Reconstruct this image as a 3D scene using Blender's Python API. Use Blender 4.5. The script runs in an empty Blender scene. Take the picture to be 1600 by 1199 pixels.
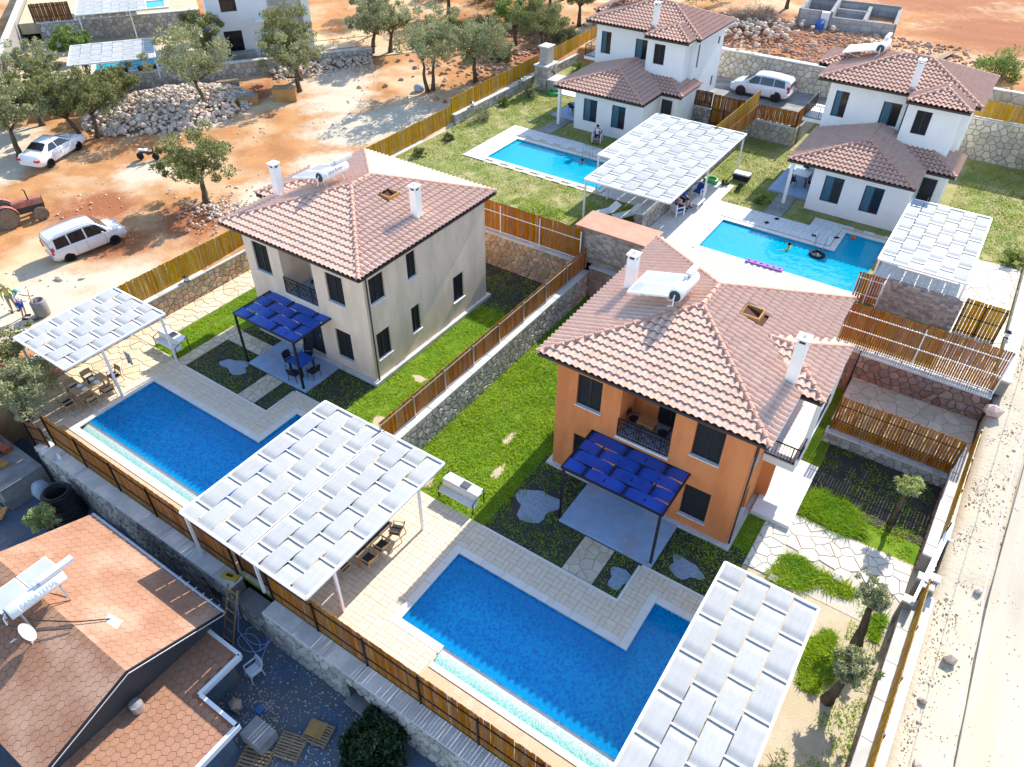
import bpy, bmesh, math, random
import numpy as np
from mathutils import Vector, Matrix
random.seed(7); rng = np.random.default_rng(7)
S = bpy.context.scene
COL = S.collection
PI = math.pi
# ---------------------------------------------------------------- camera, sky, sun, exposure
RX = (0.82912195, 0.55902372, 0.00701902)
RD = (0.3670944, -0.53490497, -0.76099827)
RF = (-0.42166158, 0.63353702, -0.64871593)
CAMP = Vector((3.10677706, -20.80462407, 25.0))
cam = bpy.data.objects.new('camera', bpy.data.cameras.new('camera')); COL.objects.link(cam)
cam.matrix_world = Matrix(((RX[0], -RD[0], -RF[0], CAMP.x), (RX[1], -RD[1], -RF[1], CAMP.y), (RX[2], -RD[2], -RF[2], CAMP.z), (0, 0, 0, 1)))
cam.data.sensor_width = 36.0; cam.data.lens = 1149.98/1600*36
cam.data.clip_start = .5; cam.data.clip_end = 2000
S.camera = cam
SUN = Vector((0.045, 1.388, 1.0)).normalized()
W = bpy.data.worlds.new('World'); S.world = W; W.use_nodes = True
nt = W.node_tree; nt.nodes.clear()
sky = nt.nodes.new('ShaderNodeTexSky'); sky.sky_type = 'NISHITA'; sky.sun_disc = False
sky.sun_elevation = math.asin(SUN.z); sky.sun_rotation = math.atan2(SUN.x, SUN.y)
sky.altitude = 100; sky.air_density = 1.0; sky.dust_density = .6; sky.ozone_density = 2.0
bg = nt.nodes.new('ShaderNodeBackground'); bg.inputs['Strength'].default_value = 0.15
wo = nt.nodes.new('ShaderNodeOutputWorld')
nt.links.new(sky.outputs[0], bg.inputs[0]); nt.links.new(bg.outputs[0], wo.inputs[0])
sl = bpy.data.lights.new('sun', 'SUN'); sl.energy = 3.4; sl.angle = math.radians(.5); sl.color = (1.0, .945, .86)
so = bpy.data.objects.new('sun', sl); COL.objects.link(so)
so.rotation_euler = (-SUN).to_track_quat('-Z', 'Y').to_euler(); so.location = (0, 60, 60)
S.view_settings.view_transform = 'Standard'; S.view_settings.look = 'None'
S.view_settings.exposure = 1.28; S.view_settings.gamma = 1.0; S.view_settings.use_curve_mapping = False
S.cycles.max_bounces = 6; S.cycles.diffuse_bounces = 3; S.cycles.transparent_max_bounces = 12
S.cycles.caustics_reflective = False; S.cycles.caustics_refractive = False

# ---------------------------------------------------------------- helpers
def tag(o, label=None, cat=None, group=None, kind=None):
    if label: o['label'] = label
    if cat: o['category'] = cat
    if group: o['group'] = group
    if kind: o['kind'] = kind
    return o
def link(o, parent=None):
    COL.objects.link(o)
    if parent is not None: o.parent = parent
    return o
def thing(name, label, cat, loc=(0, 0, 0), rz=0, group=None):
    o = bpy.data.objects.new(name, None); link(o)
    o.location = loc; o.rotation_euler = (0, 0, rz); o.empty_display_size = .2
    return tag(o, label, cat, group)
def inst(src, parent=None, loc=None, rot=None, scale=None, name=None):
    c = src.copy(); link(c, parent)
    if name: c.name = name
    if loc is not None: c.location = loc
    if rot is not None: c.rotation_euler = rot
    if scale is not None: c.scale = scale
    return c
KIDS = {}
def dup(root, loc=None, rz=None, label=None, group=None, parent=None):
    c = root.copy(); link(c, parent)
    if loc is not None: c.location = loc
    if rz is not None: c.rotation_euler = (0, 0, rz)
    if label: c['label'] = label
    if group: c['group'] = group
    for ch in root.children: dup(ch, parent=c)
    return c
class MB:
    def __init__(s): s.v = []; s.f = []; s.m = []
    def add(s, v, f, mi=0):
        n = len(s.v); s.v += [tuple(p) for p in v]; s.f += [tuple(i+n for i in q) for q in f]; s.m += [mi]*len(f); return s
    def box(s, x0, x1, y0, y1, z0, z1, mi=0):
        return s.add([(x0, y0, z0), (x1, y0, z0), (x1, y1, z0), (x0, y1, z0), (x0, y0, z1), (x1, y0, z1), (x1, y1, z1), (x0, y1, z1)],
                     [(0, 3, 2, 1), (4, 5, 6, 7), (0, 1, 5, 4), (1, 2, 6, 5), (2, 3, 7, 6), (3, 0, 4, 7)], mi)
    def bbox(s, x0, x1, y0, y1, z0, z1, b=.02, mi=0):      # box with a chamfered top
        b = min(b, (x1-x0)*.45, (y1-y0)*.45, (z1-z0)*.9)
        v = [(x0, y0, z0), (x1, y0, z0), (x1, y1, z0), (x0, y1, z0), (x0, y0, z1-b), (x1, y0, z1-b), (x1, y1, z1-b), (x0, y1, z1-b),
             (x0+b, y0+b, z1), (x1-b, y0+b, z1), (x1-b, y1-b, z1), (x0+b, y1-b, z1)]
        f = [(0, 3, 2, 1), (8, 9, 10, 11)]
        for a in (0, 4):
            for i in range(4): f.append((a+i, a+(i+1) % 4, a+4+(i+1) % 4, a+4+i))
        return s.add(v, f, mi)
    def obox(s, c, ax, ay, az, mi=0):
        c, ax, ay, az = map(Vector, (c, ax, ay, az)); v = []
        for sz in (-1, 1):
            for sx, sy in ((-1, -1), (1, -1), (1, 1), (-1, 1)): v.append(c+ax*sx+ay*sy+az*sz)
        return s.add(v, [(0, 3, 2, 1), (4, 5, 6, 7), (0, 1, 5, 4), (1, 2, 6, 5), (2, 3, 7, 6), (3, 0, 4, 7)], mi)
    def beam(s, p0, p1, w, h, mi=0):                        # square bar between two points
        p0, p1 = Vector(p0), Vector(p1); d = (p1-p0); L = d.length; d.normalize()
        up = Vector((0, 0, 1)) if abs(d.z) < .9 else Vector((1, 0, 0))
        a = d.cross(up).normalized(); b = a.cross(d)
        return s.obox((p0+p1)/2, d*L/2, a*w/2, b*h/2, mi)
    def tube(s, p0, p1, r0, r1=None, n=8, mi=0, caps=True):
        return s.path([p0, p1], [r0, r0 if r1 is None else r1], n, mi, caps)
    def path(s, pts, r, n=6, mi=0, caps=True):
        pts = [Vector(p) for p in pts]
        if not hasattr(r, '__len__'): r = [r]*len(pts)
        v = []; f = []; a = None
        for i, p in enumerate(pts):
            d = (pts[min(i+1, len(pts)-1)]-pts[max(i-1, 0)]).normalized()
            if a is None: a = d.cross(Vector((0, 0, 1)) if abs(d.z) < .9 else Vector((1, 0, 0))).normalized()
            else: a = (a-d*a.dot(d)).normalized()
            b = d.cross(a)
            for k in range(n):
                t = 2*PI*k/n; v.append(p+(a*math.cos(t)+b*math.sin(t))*r[i])
        for i in range(len(pts)-1):
            for k in range(n): f.append((i*n+k, i*n+(k+1) % n, (i+1)*n+(k+1) % n, (i+1)*n+k))
        if caps: f.append(tuple(range(n-1, -1, -1))); f.append(tuple((len(pts)-1)*n+k for k in range(n)))
        return s.add(v, f, mi)
    def lathe(s, prof, c=(0, 0, 0), n=16, mi=0, axis='z'):
        v = []; f = []
        for (r, z) in prof:
            for k in range(n):
                t = 2*PI*k/n; p = (r*math.cos(t), r*math.sin(t), z)
                if axis == 'x': p = (p[2], p[0], p[1])
                if axis == 'y': p = (p[0], p[2], p[1])
                v.append((p[0]+c[0], p[1]+c[1], p[2]+c[2]))
        for i in range(len(prof)-1):
            for k in range(n): f.append((i*n+k, i*n+(k+1) % n, (i+1)*n+(k+1) % n, (i+1)*n+k))
        if prof[0][0] > 1e-4: f.append(tuple(range(n-1, -1, -1)))
        if prof[-1][0] > 1e-4: f.append(tuple((len(prof)-1)*n+k for k in range(n)))
        return s.add(v, f, mi)
    def quad(s, *p, mi=0): return s.add(p, [tuple(range(len(p)))], mi)
    def prism(s, poly, z0, z1, mi=0, b=0):
        n = len(poly); v = [(x, y, z0) for x, y in poly]+[(x, y, z1-b) for x, y in poly]
        f = [(i, (i+1) % n, n+(i+1) % n, n+i) for i in range(n)]
        if b:
            cx = sum(p[0] for p in poly)/n; cy = sum(p[1] for p in poly)/n; rr = sum(math.hypot(p[0]-cx, p[1]-cy) for p in poly)/n
            k = max(.3, 1-b*1.4/rr)
            v += [(cx+(x-cx)*k, cy+(y-cy)*k, z1) for x, y in poly]
            f += [(n+i, n+(i+1) % n, 2*n+(i+1) % n, 2*n+i) for i in range(n)]+[tuple(range(2*n, 3*n))]
        else: f.append(tuple(range(n, 2*n)))
        return s.add(v, f, mi)
    def mesh(s, name, mats, smooth=False):
        me = bpy.data.meshes.new(name); me.from_pydata(s.v, [], s.f)
        if not isinstance(mats, (list, tuple)): mats = [mats]
        for m in mats: me.materials.append(m)
        if len(mats) > 1: me.polygons.foreach_set('material_index', s.m)
        if smooth: me.polygons.foreach_set('use_smooth', [True]*len(s.f))
        return me
    def build(s, name, mats, parent=None, smooth=False, loc=None, rot=None):
        o = bpy.data.objects.new(name, s.mesh(name, mats, smooth)); link(o, parent)
        if loc is not None: o.location = loc
        if rot is not None: o.rotation_euler = rot
        return o
def autosmooth(o, ang=40):
    bm = bmesh.new(); bm.from_mesh(o.data)
    bmesh.ops.recalc_face_normals(bm, faces=bm.faces)
    for fc in bm.faces: fc.smooth = True
    for e in bm.edges:
        if len(e.link_faces) == 2 and e.calc_face_angle(0) > math.radians(ang): e.smooth = False
    bm.to_mesh(o.data); bm.free(); return o
def npmesh(name, verts, faces_tri_or_quad, mats, parent=None):
    verts = np.asarray(verts, np.float32); F = np.asarray(faces_tri_or_quad, np.int32); k = F.shape[1]
    me = bpy.data.meshes.new(name); me.vertices.add(len(verts)); me.vertices.foreach_set('co', verts.ravel())
    me.loops.add(F.size); me.loops.foreach_set('vertex_index', F.ravel())
    me.polygons.add(len(F)); me.polygons.foreach_set('loop_start', np.arange(0, F.size, k, dtype=np.int32))
    me.update(calc_edges=True); me.validate()
    if not isinstance(mats, (list, tuple)): mats = [mats]
    for m in mats: me.materials.append(m)
    o = bpy.data.objects.new(name, me); link(o, parent); return o

# ---------------------------------------------------------------- materials
def M(name, c1, c2=None, scale=3., rough=.8, bump=0., bscale=None, rnd=0., isl=0., metal=0., stretch=(1, 1, 1), c3=None, s3=.3, world=False, spec=None, hue=0., emit=None, pos=(.35, .65), alpha=None, coat=0, trans=0.):
    m = bpy.data.materials.new(name); m.use_nodes = True; N = m.node_tree.nodes; L = m.node_tree.links
    p = N['Principled BSDF']; p.inputs['Roughness'].default_value = rough; p.inputs['Metallic'].default_value = metal
    if spec is None and rough >= .7: spec = .12
    if spec is not None: p.inputs['Specular IOR Level'].default_value = spec
    if coat: p.inputs['Coat Weight'].default_value = coat; p.inputs['Coat Roughness'].default_value = .06
    c1 = tuple(c1)+(1,)
    if c2 is None and not rnd and not isl and not bump:
        p.inputs['Base Color'].default_value = c1; return m
    if world: src = N.new('ShaderNodeNewGeometry').outputs['Position']
    else: src = N.new('ShaderNodeTexCoord').outputs['Object']
    oi = N.new('ShaderNodeObjectInfo'); ge = N.new('ShaderNodeNewGeometry')
    mp = N.new('ShaderNodeMapping'); mp.inputs['Scale'].default_value = stretch; L.new(src, mp.inputs['Vector'])
    vec = mp.outputs[0]
    if not world:
        ad = N.new('ShaderNodeVectorMath'); ad.operation = 'ADD'; L.new(vec, ad.inputs[0])
        mu = N.new('ShaderNodeMath'); mu.operation = 'MULTIPLY'; mu.inputs[1].default_value = 57.; L.new(oi.outputs['Random'], mu.inputs[0])
        L.new(mu.outputs[0], ad.inputs[1]); vec = ad.outputs[0]
    def noise(sc, det=5., r=.6):
        n = N.new('ShaderNodeTexNoise'); n.inputs['Scale'].default_value = sc; n.inputs['Detail'].default_value = det; n.inputs['Roughness'].default_value = r
        L.new(vec, n.inputs['Vector']); return n.outputs['Fac']
    def mixc(f, a, b):
        x = N.new('ShaderNodeMix'); x.data_type = 'RGBA'; L.new(f, x.inputs[0])
        for k, c in ((6, a), (7, b)):
            if isinstance(c, tuple): x.inputs[k].default_value = c
            else: L.new(c, x.inputs[k])
        return x.outputs[2]
    def ramp(f, a, b):
        r = N.new('ShaderNodeMapRange'); r.inputs[1].default_value = a; r.inputs[2].default_value = b; L.new(f, r.inputs[0]); return r.outputs[0]
    col = None
    if c2 is not None: col = mixc(ramp(noise(scale), *pos), c1, tuple(c2)+(1,))
    if c3 is not None: col = mixc(ramp(noise(s3, 3.), .45, .62), col, tuple(c3)+(1,))
    if rnd or isl:
        h = N.new('ShaderNodeHueSaturation')
        if col is None: h.inputs['Color'].default_value = c1
        else: L.new(col, h.inputs['Color'])
        amt = rnd or isl; sr = oi.outputs['Random'] if rnd else ge.outputs['Random Per Island']
        r = N.new('ShaderNodeMapRange'); r.inputs[3].default_value = 1-amt; r.inputs[4].default_value = 1+amt*.8; L.new(sr, r.inputs[0]); L.new(r.outputs[0], h.inputs['Value'])
        if hue:
            m2 = N.new('ShaderNodeMath'); m2.operation = 'MULTIPLY'; m2.inputs[1].default_value = 7.31; L.new(sr, m2.inputs[0])
            fr = N.new('ShaderNodeMath'); fr.operation = 'FRACT'; L.new(m2.outputs[0], fr.inputs[0])
            r2 = N.new('ShaderNodeMapRange'); r2.inputs[3].default_value = .5-hue; r2.inputs[4].default_value = .5+hue; L.new(fr.outputs[0], r2.inputs[0]); L.new(r2.outputs[0], h.inputs['Hue'])
            m3 = N.new('ShaderNodeMath'); m3.operation = 'MULTIPLY'; m3.inputs[1].default_value = 13.7; L.new(sr, m3.inputs[0])
            f3 = N.new('ShaderNodeMath'); f3.operation = 'FRACT'; L.new(m3.outputs[0], f3.inputs[0])
            r3 = N.new('ShaderNodeMapRange'); r3.inputs[3].default_value = max(.6, 1-14*hue); r3.inputs[4].default_value = min(1.25, 1+9*hue); L.new(f3.outputs[0], r3.inputs[0]); L.new(r3.outputs[0], h.inputs['Saturation'])
        col = h.outputs[0]
    if col is not None: L.new(col, p.inputs['Base Color'])
    else: p.inputs['Base Color'].default_value = c1
    if bump:
        b = N.new('ShaderNodeBump'); b.inputs['Strength'].default_value = min(1, bump); b.inputs['Distance'].default_value = .03*max(1, bump)
        L.new(noise(bscale or scale*6, 6.), b.inputs['Height']); L.new(b.outputs[0], p.inputs['Normal'])
    if trans:
        out = N['Material Output']; tl = N.new('ShaderNodeBsdfTranslucent'); ms = N.new('ShaderNodeMixShader'); ms.inputs[0].default_value = trans
        if col is not None: L.new(col, tl.inputs[0])
        else: tl.inputs[0].default_value = c1
        L.new(p.outputs[0], ms.inputs[1]); L.new(tl.outputs[0], ms.inputs[2]); L.new(ms.outputs[0], out.inputs[0])
    return m
def water_mat(name, tint, bump=.12, sc=2.5, scat=None, k=.0):
    m = bpy.data.materials.new(name); m.use_nodes = True; N = m.node_tree.nodes; L = m.node_tree.links; N.clear()
    o = N.new('ShaderNodeOutputMaterial'); t = N.new('ShaderNodeBsdfTransparent'); t.inputs[0].default_value = tuple(tint)+(1,)
    g = N.new('ShaderNodeBsdfGlossy'); g.inputs['Roughness'].default_value = .04
    fr = N.new('ShaderNodeFresnel'); fr.inputs[0].default_value = 1.33; mx = N.new('ShaderNodeMixShader')
    no = N.new('ShaderNodeTexNoise'); no.inputs['Scale'].default_value = sc; no.inputs['Detail'].default_value = 3
    tc = N.new('ShaderNodeTexCoord'); L.new(tc.outputs['Object'], no.inputs[0]); b = N.new('ShaderNodeBump'); b.inputs['Strength'].default_value = bump; b.inputs['Distance'].default_value = .15
    L.new(no.outputs[0], b.inputs['Height'])
    for n in (g, fr): L.new(b.outputs[0], n.inputs['Normal'])
    body = t.outputs[0]
    if scat:
        df = N.new('ShaderNodeBsdfDiffuse'); df.inputs[0].default_value = tuple(scat)+(1,); m2 = N.new('ShaderNodeMixShader'); m2.inputs[0].default_value = k
        L.new(t.outputs[0], m2.inputs[1]); L.new(df.outputs[0], m2.inputs[2]); body = m2.outputs[0]
    L.new(fr.outputs[0], mx.inputs[0]); L.new(body, mx.inputs[1]); L.new(g.outputs[0], mx.inputs[2]); L.new(mx.outputs[0], o.inputs[0])
    return m
def mosaic_mat(name, cols, cell=.045, grad=None, rip=.5):
    """small glass tiles, each of its own colour; grad=(axis,lo,hi,colour): share of white tiles grows along the axis"""
    m = bpy.data.materials.new(name); m.use_nodes = True; N = m.node_tree.nodes; L = m.node_tree.links
    p = N['Principled BSDF']; p.inputs['Roughness'].default_value = .25
    ge = N.new('ShaderNodeNewGeometry'); sc = N.new('ShaderNodeVectorMath'); sc.operation = 'SCALE'; sc.inputs['Scale'].default_value = 1/cell
    # slow wobble of the view through the water
    nz = N.new('ShaderNodeTexNoise'); nz.inputs['Scale'].default_value = 3.0; nz.inputs['Detail'].default_value = 2
    L.new(ge.outputs['Position'], nz.inputs[0]); ws = N.new('ShaderNodeVectorMath'); ws.operation = 'SCALE'; ws.inputs['Scale'].default_value = .12*rip
    L.new(nz.outputs['Color'], ws.inputs[0]); ad = N.new('ShaderNodeVectorMath'); L.new(ge.outputs['Position'], ad.inputs[0]); L.new(ws.outputs[0], ad.inputs[1])
    L.new(ad.outputs[0], sc.inputs[0]); fl = N.new('ShaderNodeVectorMath'); fl.operation = 'FLOOR'; L.new(sc.outputs[0], fl.inputs[0])
    wn = N.new('ShaderNodeTexWhiteNoise'); L.new(fl.outputs[0], wn.inputs[0])
    cr = N.new('ShaderNodeValToRGB'); cr.color_ramp.interpolation = 'CONSTANT'
    while len(cr.color_ramp.elements) < len(cols): cr.color_ramp.elements.new(.5)
    for i, c in enumerate(cols): cr.color_ramp.elements[i].position = i/len(cols); cr.color_ramp.elements[i].color = tuple(c)+(1,)
    L.new(wn.outputs[0], cr.inputs[0]); col = cr.outputs[0]
    if grad:
        ax, lo, hi, c = grad; sx = N.new('ShaderNodeSeparateXYZ'); L.new(ge.outputs['Position'], sx.inputs[0])
        mr = N.new('ShaderNodeMapRange'); mr.inputs[1].default_value = lo; mr.inputs[2].default_value = hi; L.new(sx.outputs[ax], mr.inputs[0])
        w2 = N.new('ShaderNodeTexWhiteNoise'); o2 = N.new('ShaderNodeVectorMath'); o2.inputs[1].default_value = (31, 7, 3); L.new(fl.outputs[0], o2.inputs[0]); L.new(o2.outputs[0], w2.inputs[0])
        sp = N.new('ShaderNodeMath'); sp.operation = 'MULTIPLY_ADD'; sp.inputs[1].default_value = .5; sp.inputs[2].default_value = -.25; L.new(w2.outputs[0], sp.inputs[0])
        gt = N.new('ShaderNodeMath'); gt.use_clamp = True; L.new(mr.outputs[0], gt.inputs[0]); L.new(sp.outputs[0], gt.inputs[1])
        mx = N.new('ShaderNodeMix'); mx.data_type = 'RGBA'; L.new(gt.outputs[0], mx.inputs[0]); L.new(col, mx.inputs[6]); mx.inputs[7].default_value = tuple(c)+(1,); col = mx.outputs[2]
    L.new(col, p.inputs['Base Color']); return m
MAT = dict(
    orange=M('orange plaster', (.72, .26, .095), (.67, .23, .085), 1.2, .85, .25, 60, c3=(.60, .20, .07), s3=1.1, stretch=(1, 1, .3)),
    beige=M('beige plaster', (.80, .62, .47), (.76, .58, .435), 1.1, .85, .3, 50, c3=(.68, .53, .40), s3=1.1, stretch=(1, 1, .3)),
    white=M('white plaster', (.82, .81, .79), (.77, .76, .74), 1.0, .8, .15, 60),
    stonefacade=M('thin ledge stone facing', (.55, .50, .44), (.36, .33, .30), 6, .9, .8, 10, stretch=(1, 1, 3)),
    tile=M('terracotta roof tile', (.76, .53, .41), (.70, .455, .34), 3, .75, .15, 25, rnd=.07, hue=.005),
    tilei=M('terracotta roof tiles', (.76, .53, .41), (.70, .455, .34), 3, .75, .15, 25, isl=.02, hue=.002),
    ridge=M('ridge tile', (.58, .325, .24), (.51, .265, .185), 4, .75, .15, 25, rnd=.10, spec=.3),
    tilepale=M('paler roof tiles', (.62, .39, .29), (.55, .32, .23), 3, .75, .15, 25, isl=.02, hue=.002, spec=.3),
    under=M('roof boarding and tile edge shade', (.10, .04, .03)),
    gutter=M('dark gutter', (.03, .028, .03), rough=.45),
    fascia=M('white fascia', (.75, .74, .72), rough=.5),
    pane=M('dark window glass', (.012, .014, .017), rough=.12, spec=.6),
    blind=M('dark insect screen', (.02, .02, .022), (.03, .03, .032), 40, .7),
    curtain=M('curtain behind glass', (.05, .16, .22), (.03, .10, .15), 8, .25, stretch=(6, 6, .3)),
    frame=M('dark window frame', (.025, .025, .03), rough=.4),
    sill=M('white sill', (.78, .77, .75), (.7, .69, .67), 4, .5),
    black=M('black metal', (.012, .012, .014), rough=.4),
    steel=M('galvanised steel', (.55, .56, .58), rough=.35, metal=.7),
    whitem=M('white painted metal', (.82, .82, .82), rough=.4),
    fabric=M('white shade cloth', (.44, .44, .43), (.40, .40, .39), 1.4, .75, .18, 5, rnd=.08, trans=.06, stretch=(6, 1, 1)),
    navy=M('shade cloth tinted sky blue', (.012, .095, .48), (.010, .07, .38), 1.5, .42, .15, 30, rnd=.15),  # reflected sky is put into the blue of the cloth
    wood=M('brown fence board', (.42, .17, .035), (.28, .095, .018), 2.2, .75, .3, 30, rnd=.22, hue=.012, stretch=(6, 6, .8)),
    woodg=M('honey fence board', (.54, .30, .022), (.42, .20, .014), 2.2, .75, .3, 30, rnd=.16, hue=.012, stretch=(6, 6, .8)),
    woodd=M('dark brown board', (.24, .10, .04), (.13, .055, .02), 2.2, .75, .3, 30, rnd=.2, hue=.01, stretch=(6, 6, .8)),
    teak=M('pale teak', (.52, .36, .19), (.42, .27, .13), 3, .6, .1, 30, rnd=.08, stretch=(1, 5, 5)),
    pallet=M('weathered pallet wood', (.40, .28, .17), (.27, .18, .105), 3, .85, .3, 30, rnd=.18, stretch=(1, 8, 8)),
    crate=M('plywood crate', (.48, .27, .10), (.38, .20, .07), 2, .8),
    rubber=M('rubber', (.02, .02, .02), rough=.85), darkg=M('dark grey plastic', (.05, .05, .055), rough=.6),
    mortar=M('grey mortar', (.33, .31, .29), (.25, .235, .22), 5, .95, .6, 30),
    mortarw=M('pale mortar', (.30, .28, .25), (.24, .22, .20), 5, .95, .6, 30),
    mortard=M('dark mortar', (.20, .185, .175), (.14, .13, .125), 5, .95, .6, 30),
    stone=M('grey beige wall stone', (.54, .485, .42), (.41, .37, .32), 5, .9, .6, 22, rnd=.3, hue=.02),
    stonei=M('grey beige wall stones', (.54, .485, .42), (.41, .37, .32), 5, .9, .6, 22, isl=.3, hue=.02),
    stoner=M('reddish wall stone', (.40, .255, .19), (.28, .19, .15), 5, .9, .6, 22, rnd=.3, hue=.02),
    stoneri=M('reddish wall stones', (.40, .255, .19), (.28, .19, .15), 5, .9, .6, 22, isl=.3, hue=.02),
    stonew=M('warm honey wall stone', (.60, .42, .26), (.47, .32, .20), 5, .9, .6, 22, rnd=.25, hue=.02),
    stonewi=M('warm honey wall stones', (.60, .42, .26), (.47, .32, .20), 5, .9, .6, 22, isl=.25, hue=.02),
    stonep=M('pale cream wall stone', (.60, .54, .43), (.47, .42, .33), 5, .9, .6, 22, rnd=.22, hue=.02),
    stonepi=M('pale cream wall stones', (.60, .54, .43), (.47, .42, .33), 5, .9, .6, 22, isl=.22, hue=.02),
    coping=M('white concrete coping', (.68, .66, .62), (.58, .56, .52), 3, .8, .25, 25, c3=(.5, .485, .45), s3=.8, rnd=.05),
    concrete=M('grey concrete', (.36, .35, .33), (.27, .26, .245), 2, .9, .4, 25, c3=(.22, .21, .2), s3=.6),
    marble=M('white marble coping', (.74, .70, .62), (.67, .63, .56), 2, .45, rnd=.04),
    paver=M('travertine pavers', (.76, .63, .47), (.70, .57, .41), 4, .7, .15, 30, isl=.035, hue=.003),
    paverw=M('white stone pavers', (.74, .71, .65), (.68, .65, .60), 4, .7, .1, 30, isl=.05),
    joint=M('paver joint', (.62, .52, .38), rough=.95),
    flag=M('crazy paving stone', (.70, .60, .43), (.60, .49, .33), 2.5, .8, .2, 20, rnd=.12, hue=.01),
    flagw=M('white crazy paving stone', (.74, .70, .60), (.68, .62, .50), 2.5, .8, .2, 20, rnd=.08, hue=.01),
    flagj=M('crazy paving joint', (.56, .50, .40), (.48, .43, .35), 8, .95),
    patio=M('worn patio concrete tinted shade blue', (.36, .50, .66), (.30, .43, .58), 2.5, .75, .15, 20, c3=(.36, .38, .46), s3=.7),  # blue cast of the shade is put into the concrete colour
    slab=M('white concrete slab', (.80, .78, .74), (.74, .72, .68), 2, .7),
    sand=M('dry sandy soil', (.56, .47, .33), (.48, .39, .26), 3, .95, .7, 18, world=True, c3=(.50, .41, .26), s3=.5),
    soil=M('lawn soil', (.13, .22, .010), (.20, .28, .03), 2.2, .95, .8, 14, world=True, c3=(.10, .20, .01), s3=.7),
    soildry=M('dry lawn soil', (.40, .34, .17), (.28, .27, .10), 2.2, .95, .8, 14, world=True, c3=(.22, .25, .07), s3=.7),
    shadetinted=M('damp dark soil', (.075, .07, .06), (.05, .048, .042), 2.5, .95, .8, 16, world=True),  # near-black brown that stands for shade on the lawns
    yard=M('damp yard soil', (.11, .16, .23), (.08, .11, .155), 2, .9, .9, 12, world=True, c3=(.15, .155, .16), s3=.5),  # the blue of the shade is mixed into this soil colour
    rock=M('limestone rubble', (.66, .53, .42), (.54, .40, .30), 4, .95, .5, 15, rnd=.25, hue=.02),
    rocki=M('limestone rubble bits', (.64, .53, .42), (.52, .40, .30), 4, .95, .5, 15, isl=.22, hue=.02),
    redrock=M('red earth clods', (.42, .20, .11), (.50, .33, .22), 3, .95, .5, 15, isl=.3, hue=.02),
    bark=M('olive bark', (.16, .115, .075), (.085, .06, .04), 5, .95, .9, 14, stretch=(1, 1, .3)),
    leafo=M('olive leaves', (.31, .31, .115), (.22, .23, .08), .9, .7, isl=.3, hue=.015, trans=.2),
    leafs=M('silver olive leaves', (.40, .41, .20), (.28, .29, .14), .9, .7, isl=.3, hue=.015, trans=.2),
    leafg=M('fresh green leaves', (.24, .32, .05), (.16, .24, .04), .9, .65, isl=.3, hue=.02, trans=.25),
    leafd=M('dark fig leaves', (.045, .09, .03), (.03, .065, .022), .9, .5, isl=.3, hue=.015, trans=.15),
    leafy=M('pale lime leaves', (.50, .55, .20), (.40, .45, .15), .9, .7, isl=.3, hue=.02, trans=.3),
    leaft=M('dry thorny twigs', (.30, .26, .20), (.22, .19, .15), .9, .9, isl=.3),
    grass=M('lush grass blades', (.21, .40, .005), (.31, .46, .008), .8, .6, isl=.28, hue=.015, trans=.35, world=True, c3=(.38, .50, .012), s3=.35, spec=.05),
    grassd=M('dry grass blades', (.34, .42, .03), (.46, .46, .07), .7, .7, isl=.3, hue=.03, trans=.3, world=True, c3=(.24, .40, .012), s3=.3),
    carw=M('white car paint', (.80, .80, .81), rough=.25, coat=.6), carg=M('silver grey car paint', (.60, .60, .61), rough=.3, metal=.15, coat=.6),
    glass=M('car glass', (.014, .016, .02), rough=.05, spec=.8), red=M('red lamp', (.45, .015, .02), rough=.2), lamp=M('clear lamp', (.65, .67, .7), rough=.1),
    alloy=M('wheel rim', (.5, .5, .52), rough=.35, metal=.6), plate=M('number plate', (.75, .75, .75), rough=.4),
    tractor=M('faded red tractor paint', (.30, .07, .035), (.44, .2, .14), 3, .55), rim=M('cream wheel rim', (.6, .5, .36), (.5, .38, .25), 4, .7),
    mud=M('muddy tyre', (.16, .125, .095), (.26, .20, .14), 5, .95, .4, 20),
    skin=M('skin', (.46, .25, .16), (.42, .22, .14), 6, .6), hair=M('dark hair', (.02, .014, .01), rough=.7),
    shirtw=M('white shirt', (.75, .75, .76), (.66, .67, .7), 6, .85), shirtg=M('pale grey shirt', (.55, .55, .58), (.47, .47, .5), 6, .85),
    shirty=M('yellow green shirt', (.55, .60, .10), (.45, .5, .08), 6, .85), blue=M('blue cloth', (.03, .10, .42), (.02, .07, .32), 5, .85), teal=M('teal cap', (.03, .30, .27)),
    khaki=M('khaki cloth', (.36, .31, .22), (.3, .26, .18), 5, .9), dark=M('dark cloth', (.03, .03, .04), rough=.9), straw=M('straw hat', (.62, .5, .28), (.5, .4, .2), 20, .9),
    bluep=M('blue plastic', (.02, .12, .48), rough=.4), greenp=M('green plastic', (.02, .36, .07), rough=.4), purple=M('purple foam', (.32, .16, .5), rough=.7),
    yellowp=M('yellow metal', (.55, .38, .04), rough=.5), redp=M('red brick', (.46, .13, .07), (.36, .10, .05), 5, .9, rnd=.2), plasticw=M('white plastic', (.72, .74, .77), rough=.4),
    cushion=M('charcoal cushion', (.06, .062, .07), (.045, .047, .055), 9, .9), tabletop=M('dark slatted tabletop', (.035, .035, .038), rough=.35),
    grill=M('grill steel', (.2, .2, .21), rough=.4, metal=.6), counter=M('pale counter', (.78, .75, .68), (.72, .69, .62), 3, .5),
    shingle=M('brown hexagon shingle', (.40, .215, .135), (.35, .18, .11), 2.5, .9, .3, 40, rnd=.05, hue=.002),
    shinglei=M('brown hexagon shingles', (.40, .215, .135), (.34, .175, .105), .7, .9, .3, 40, isl=.04, c3=(.47, .285, .19), s3=.5),
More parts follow.
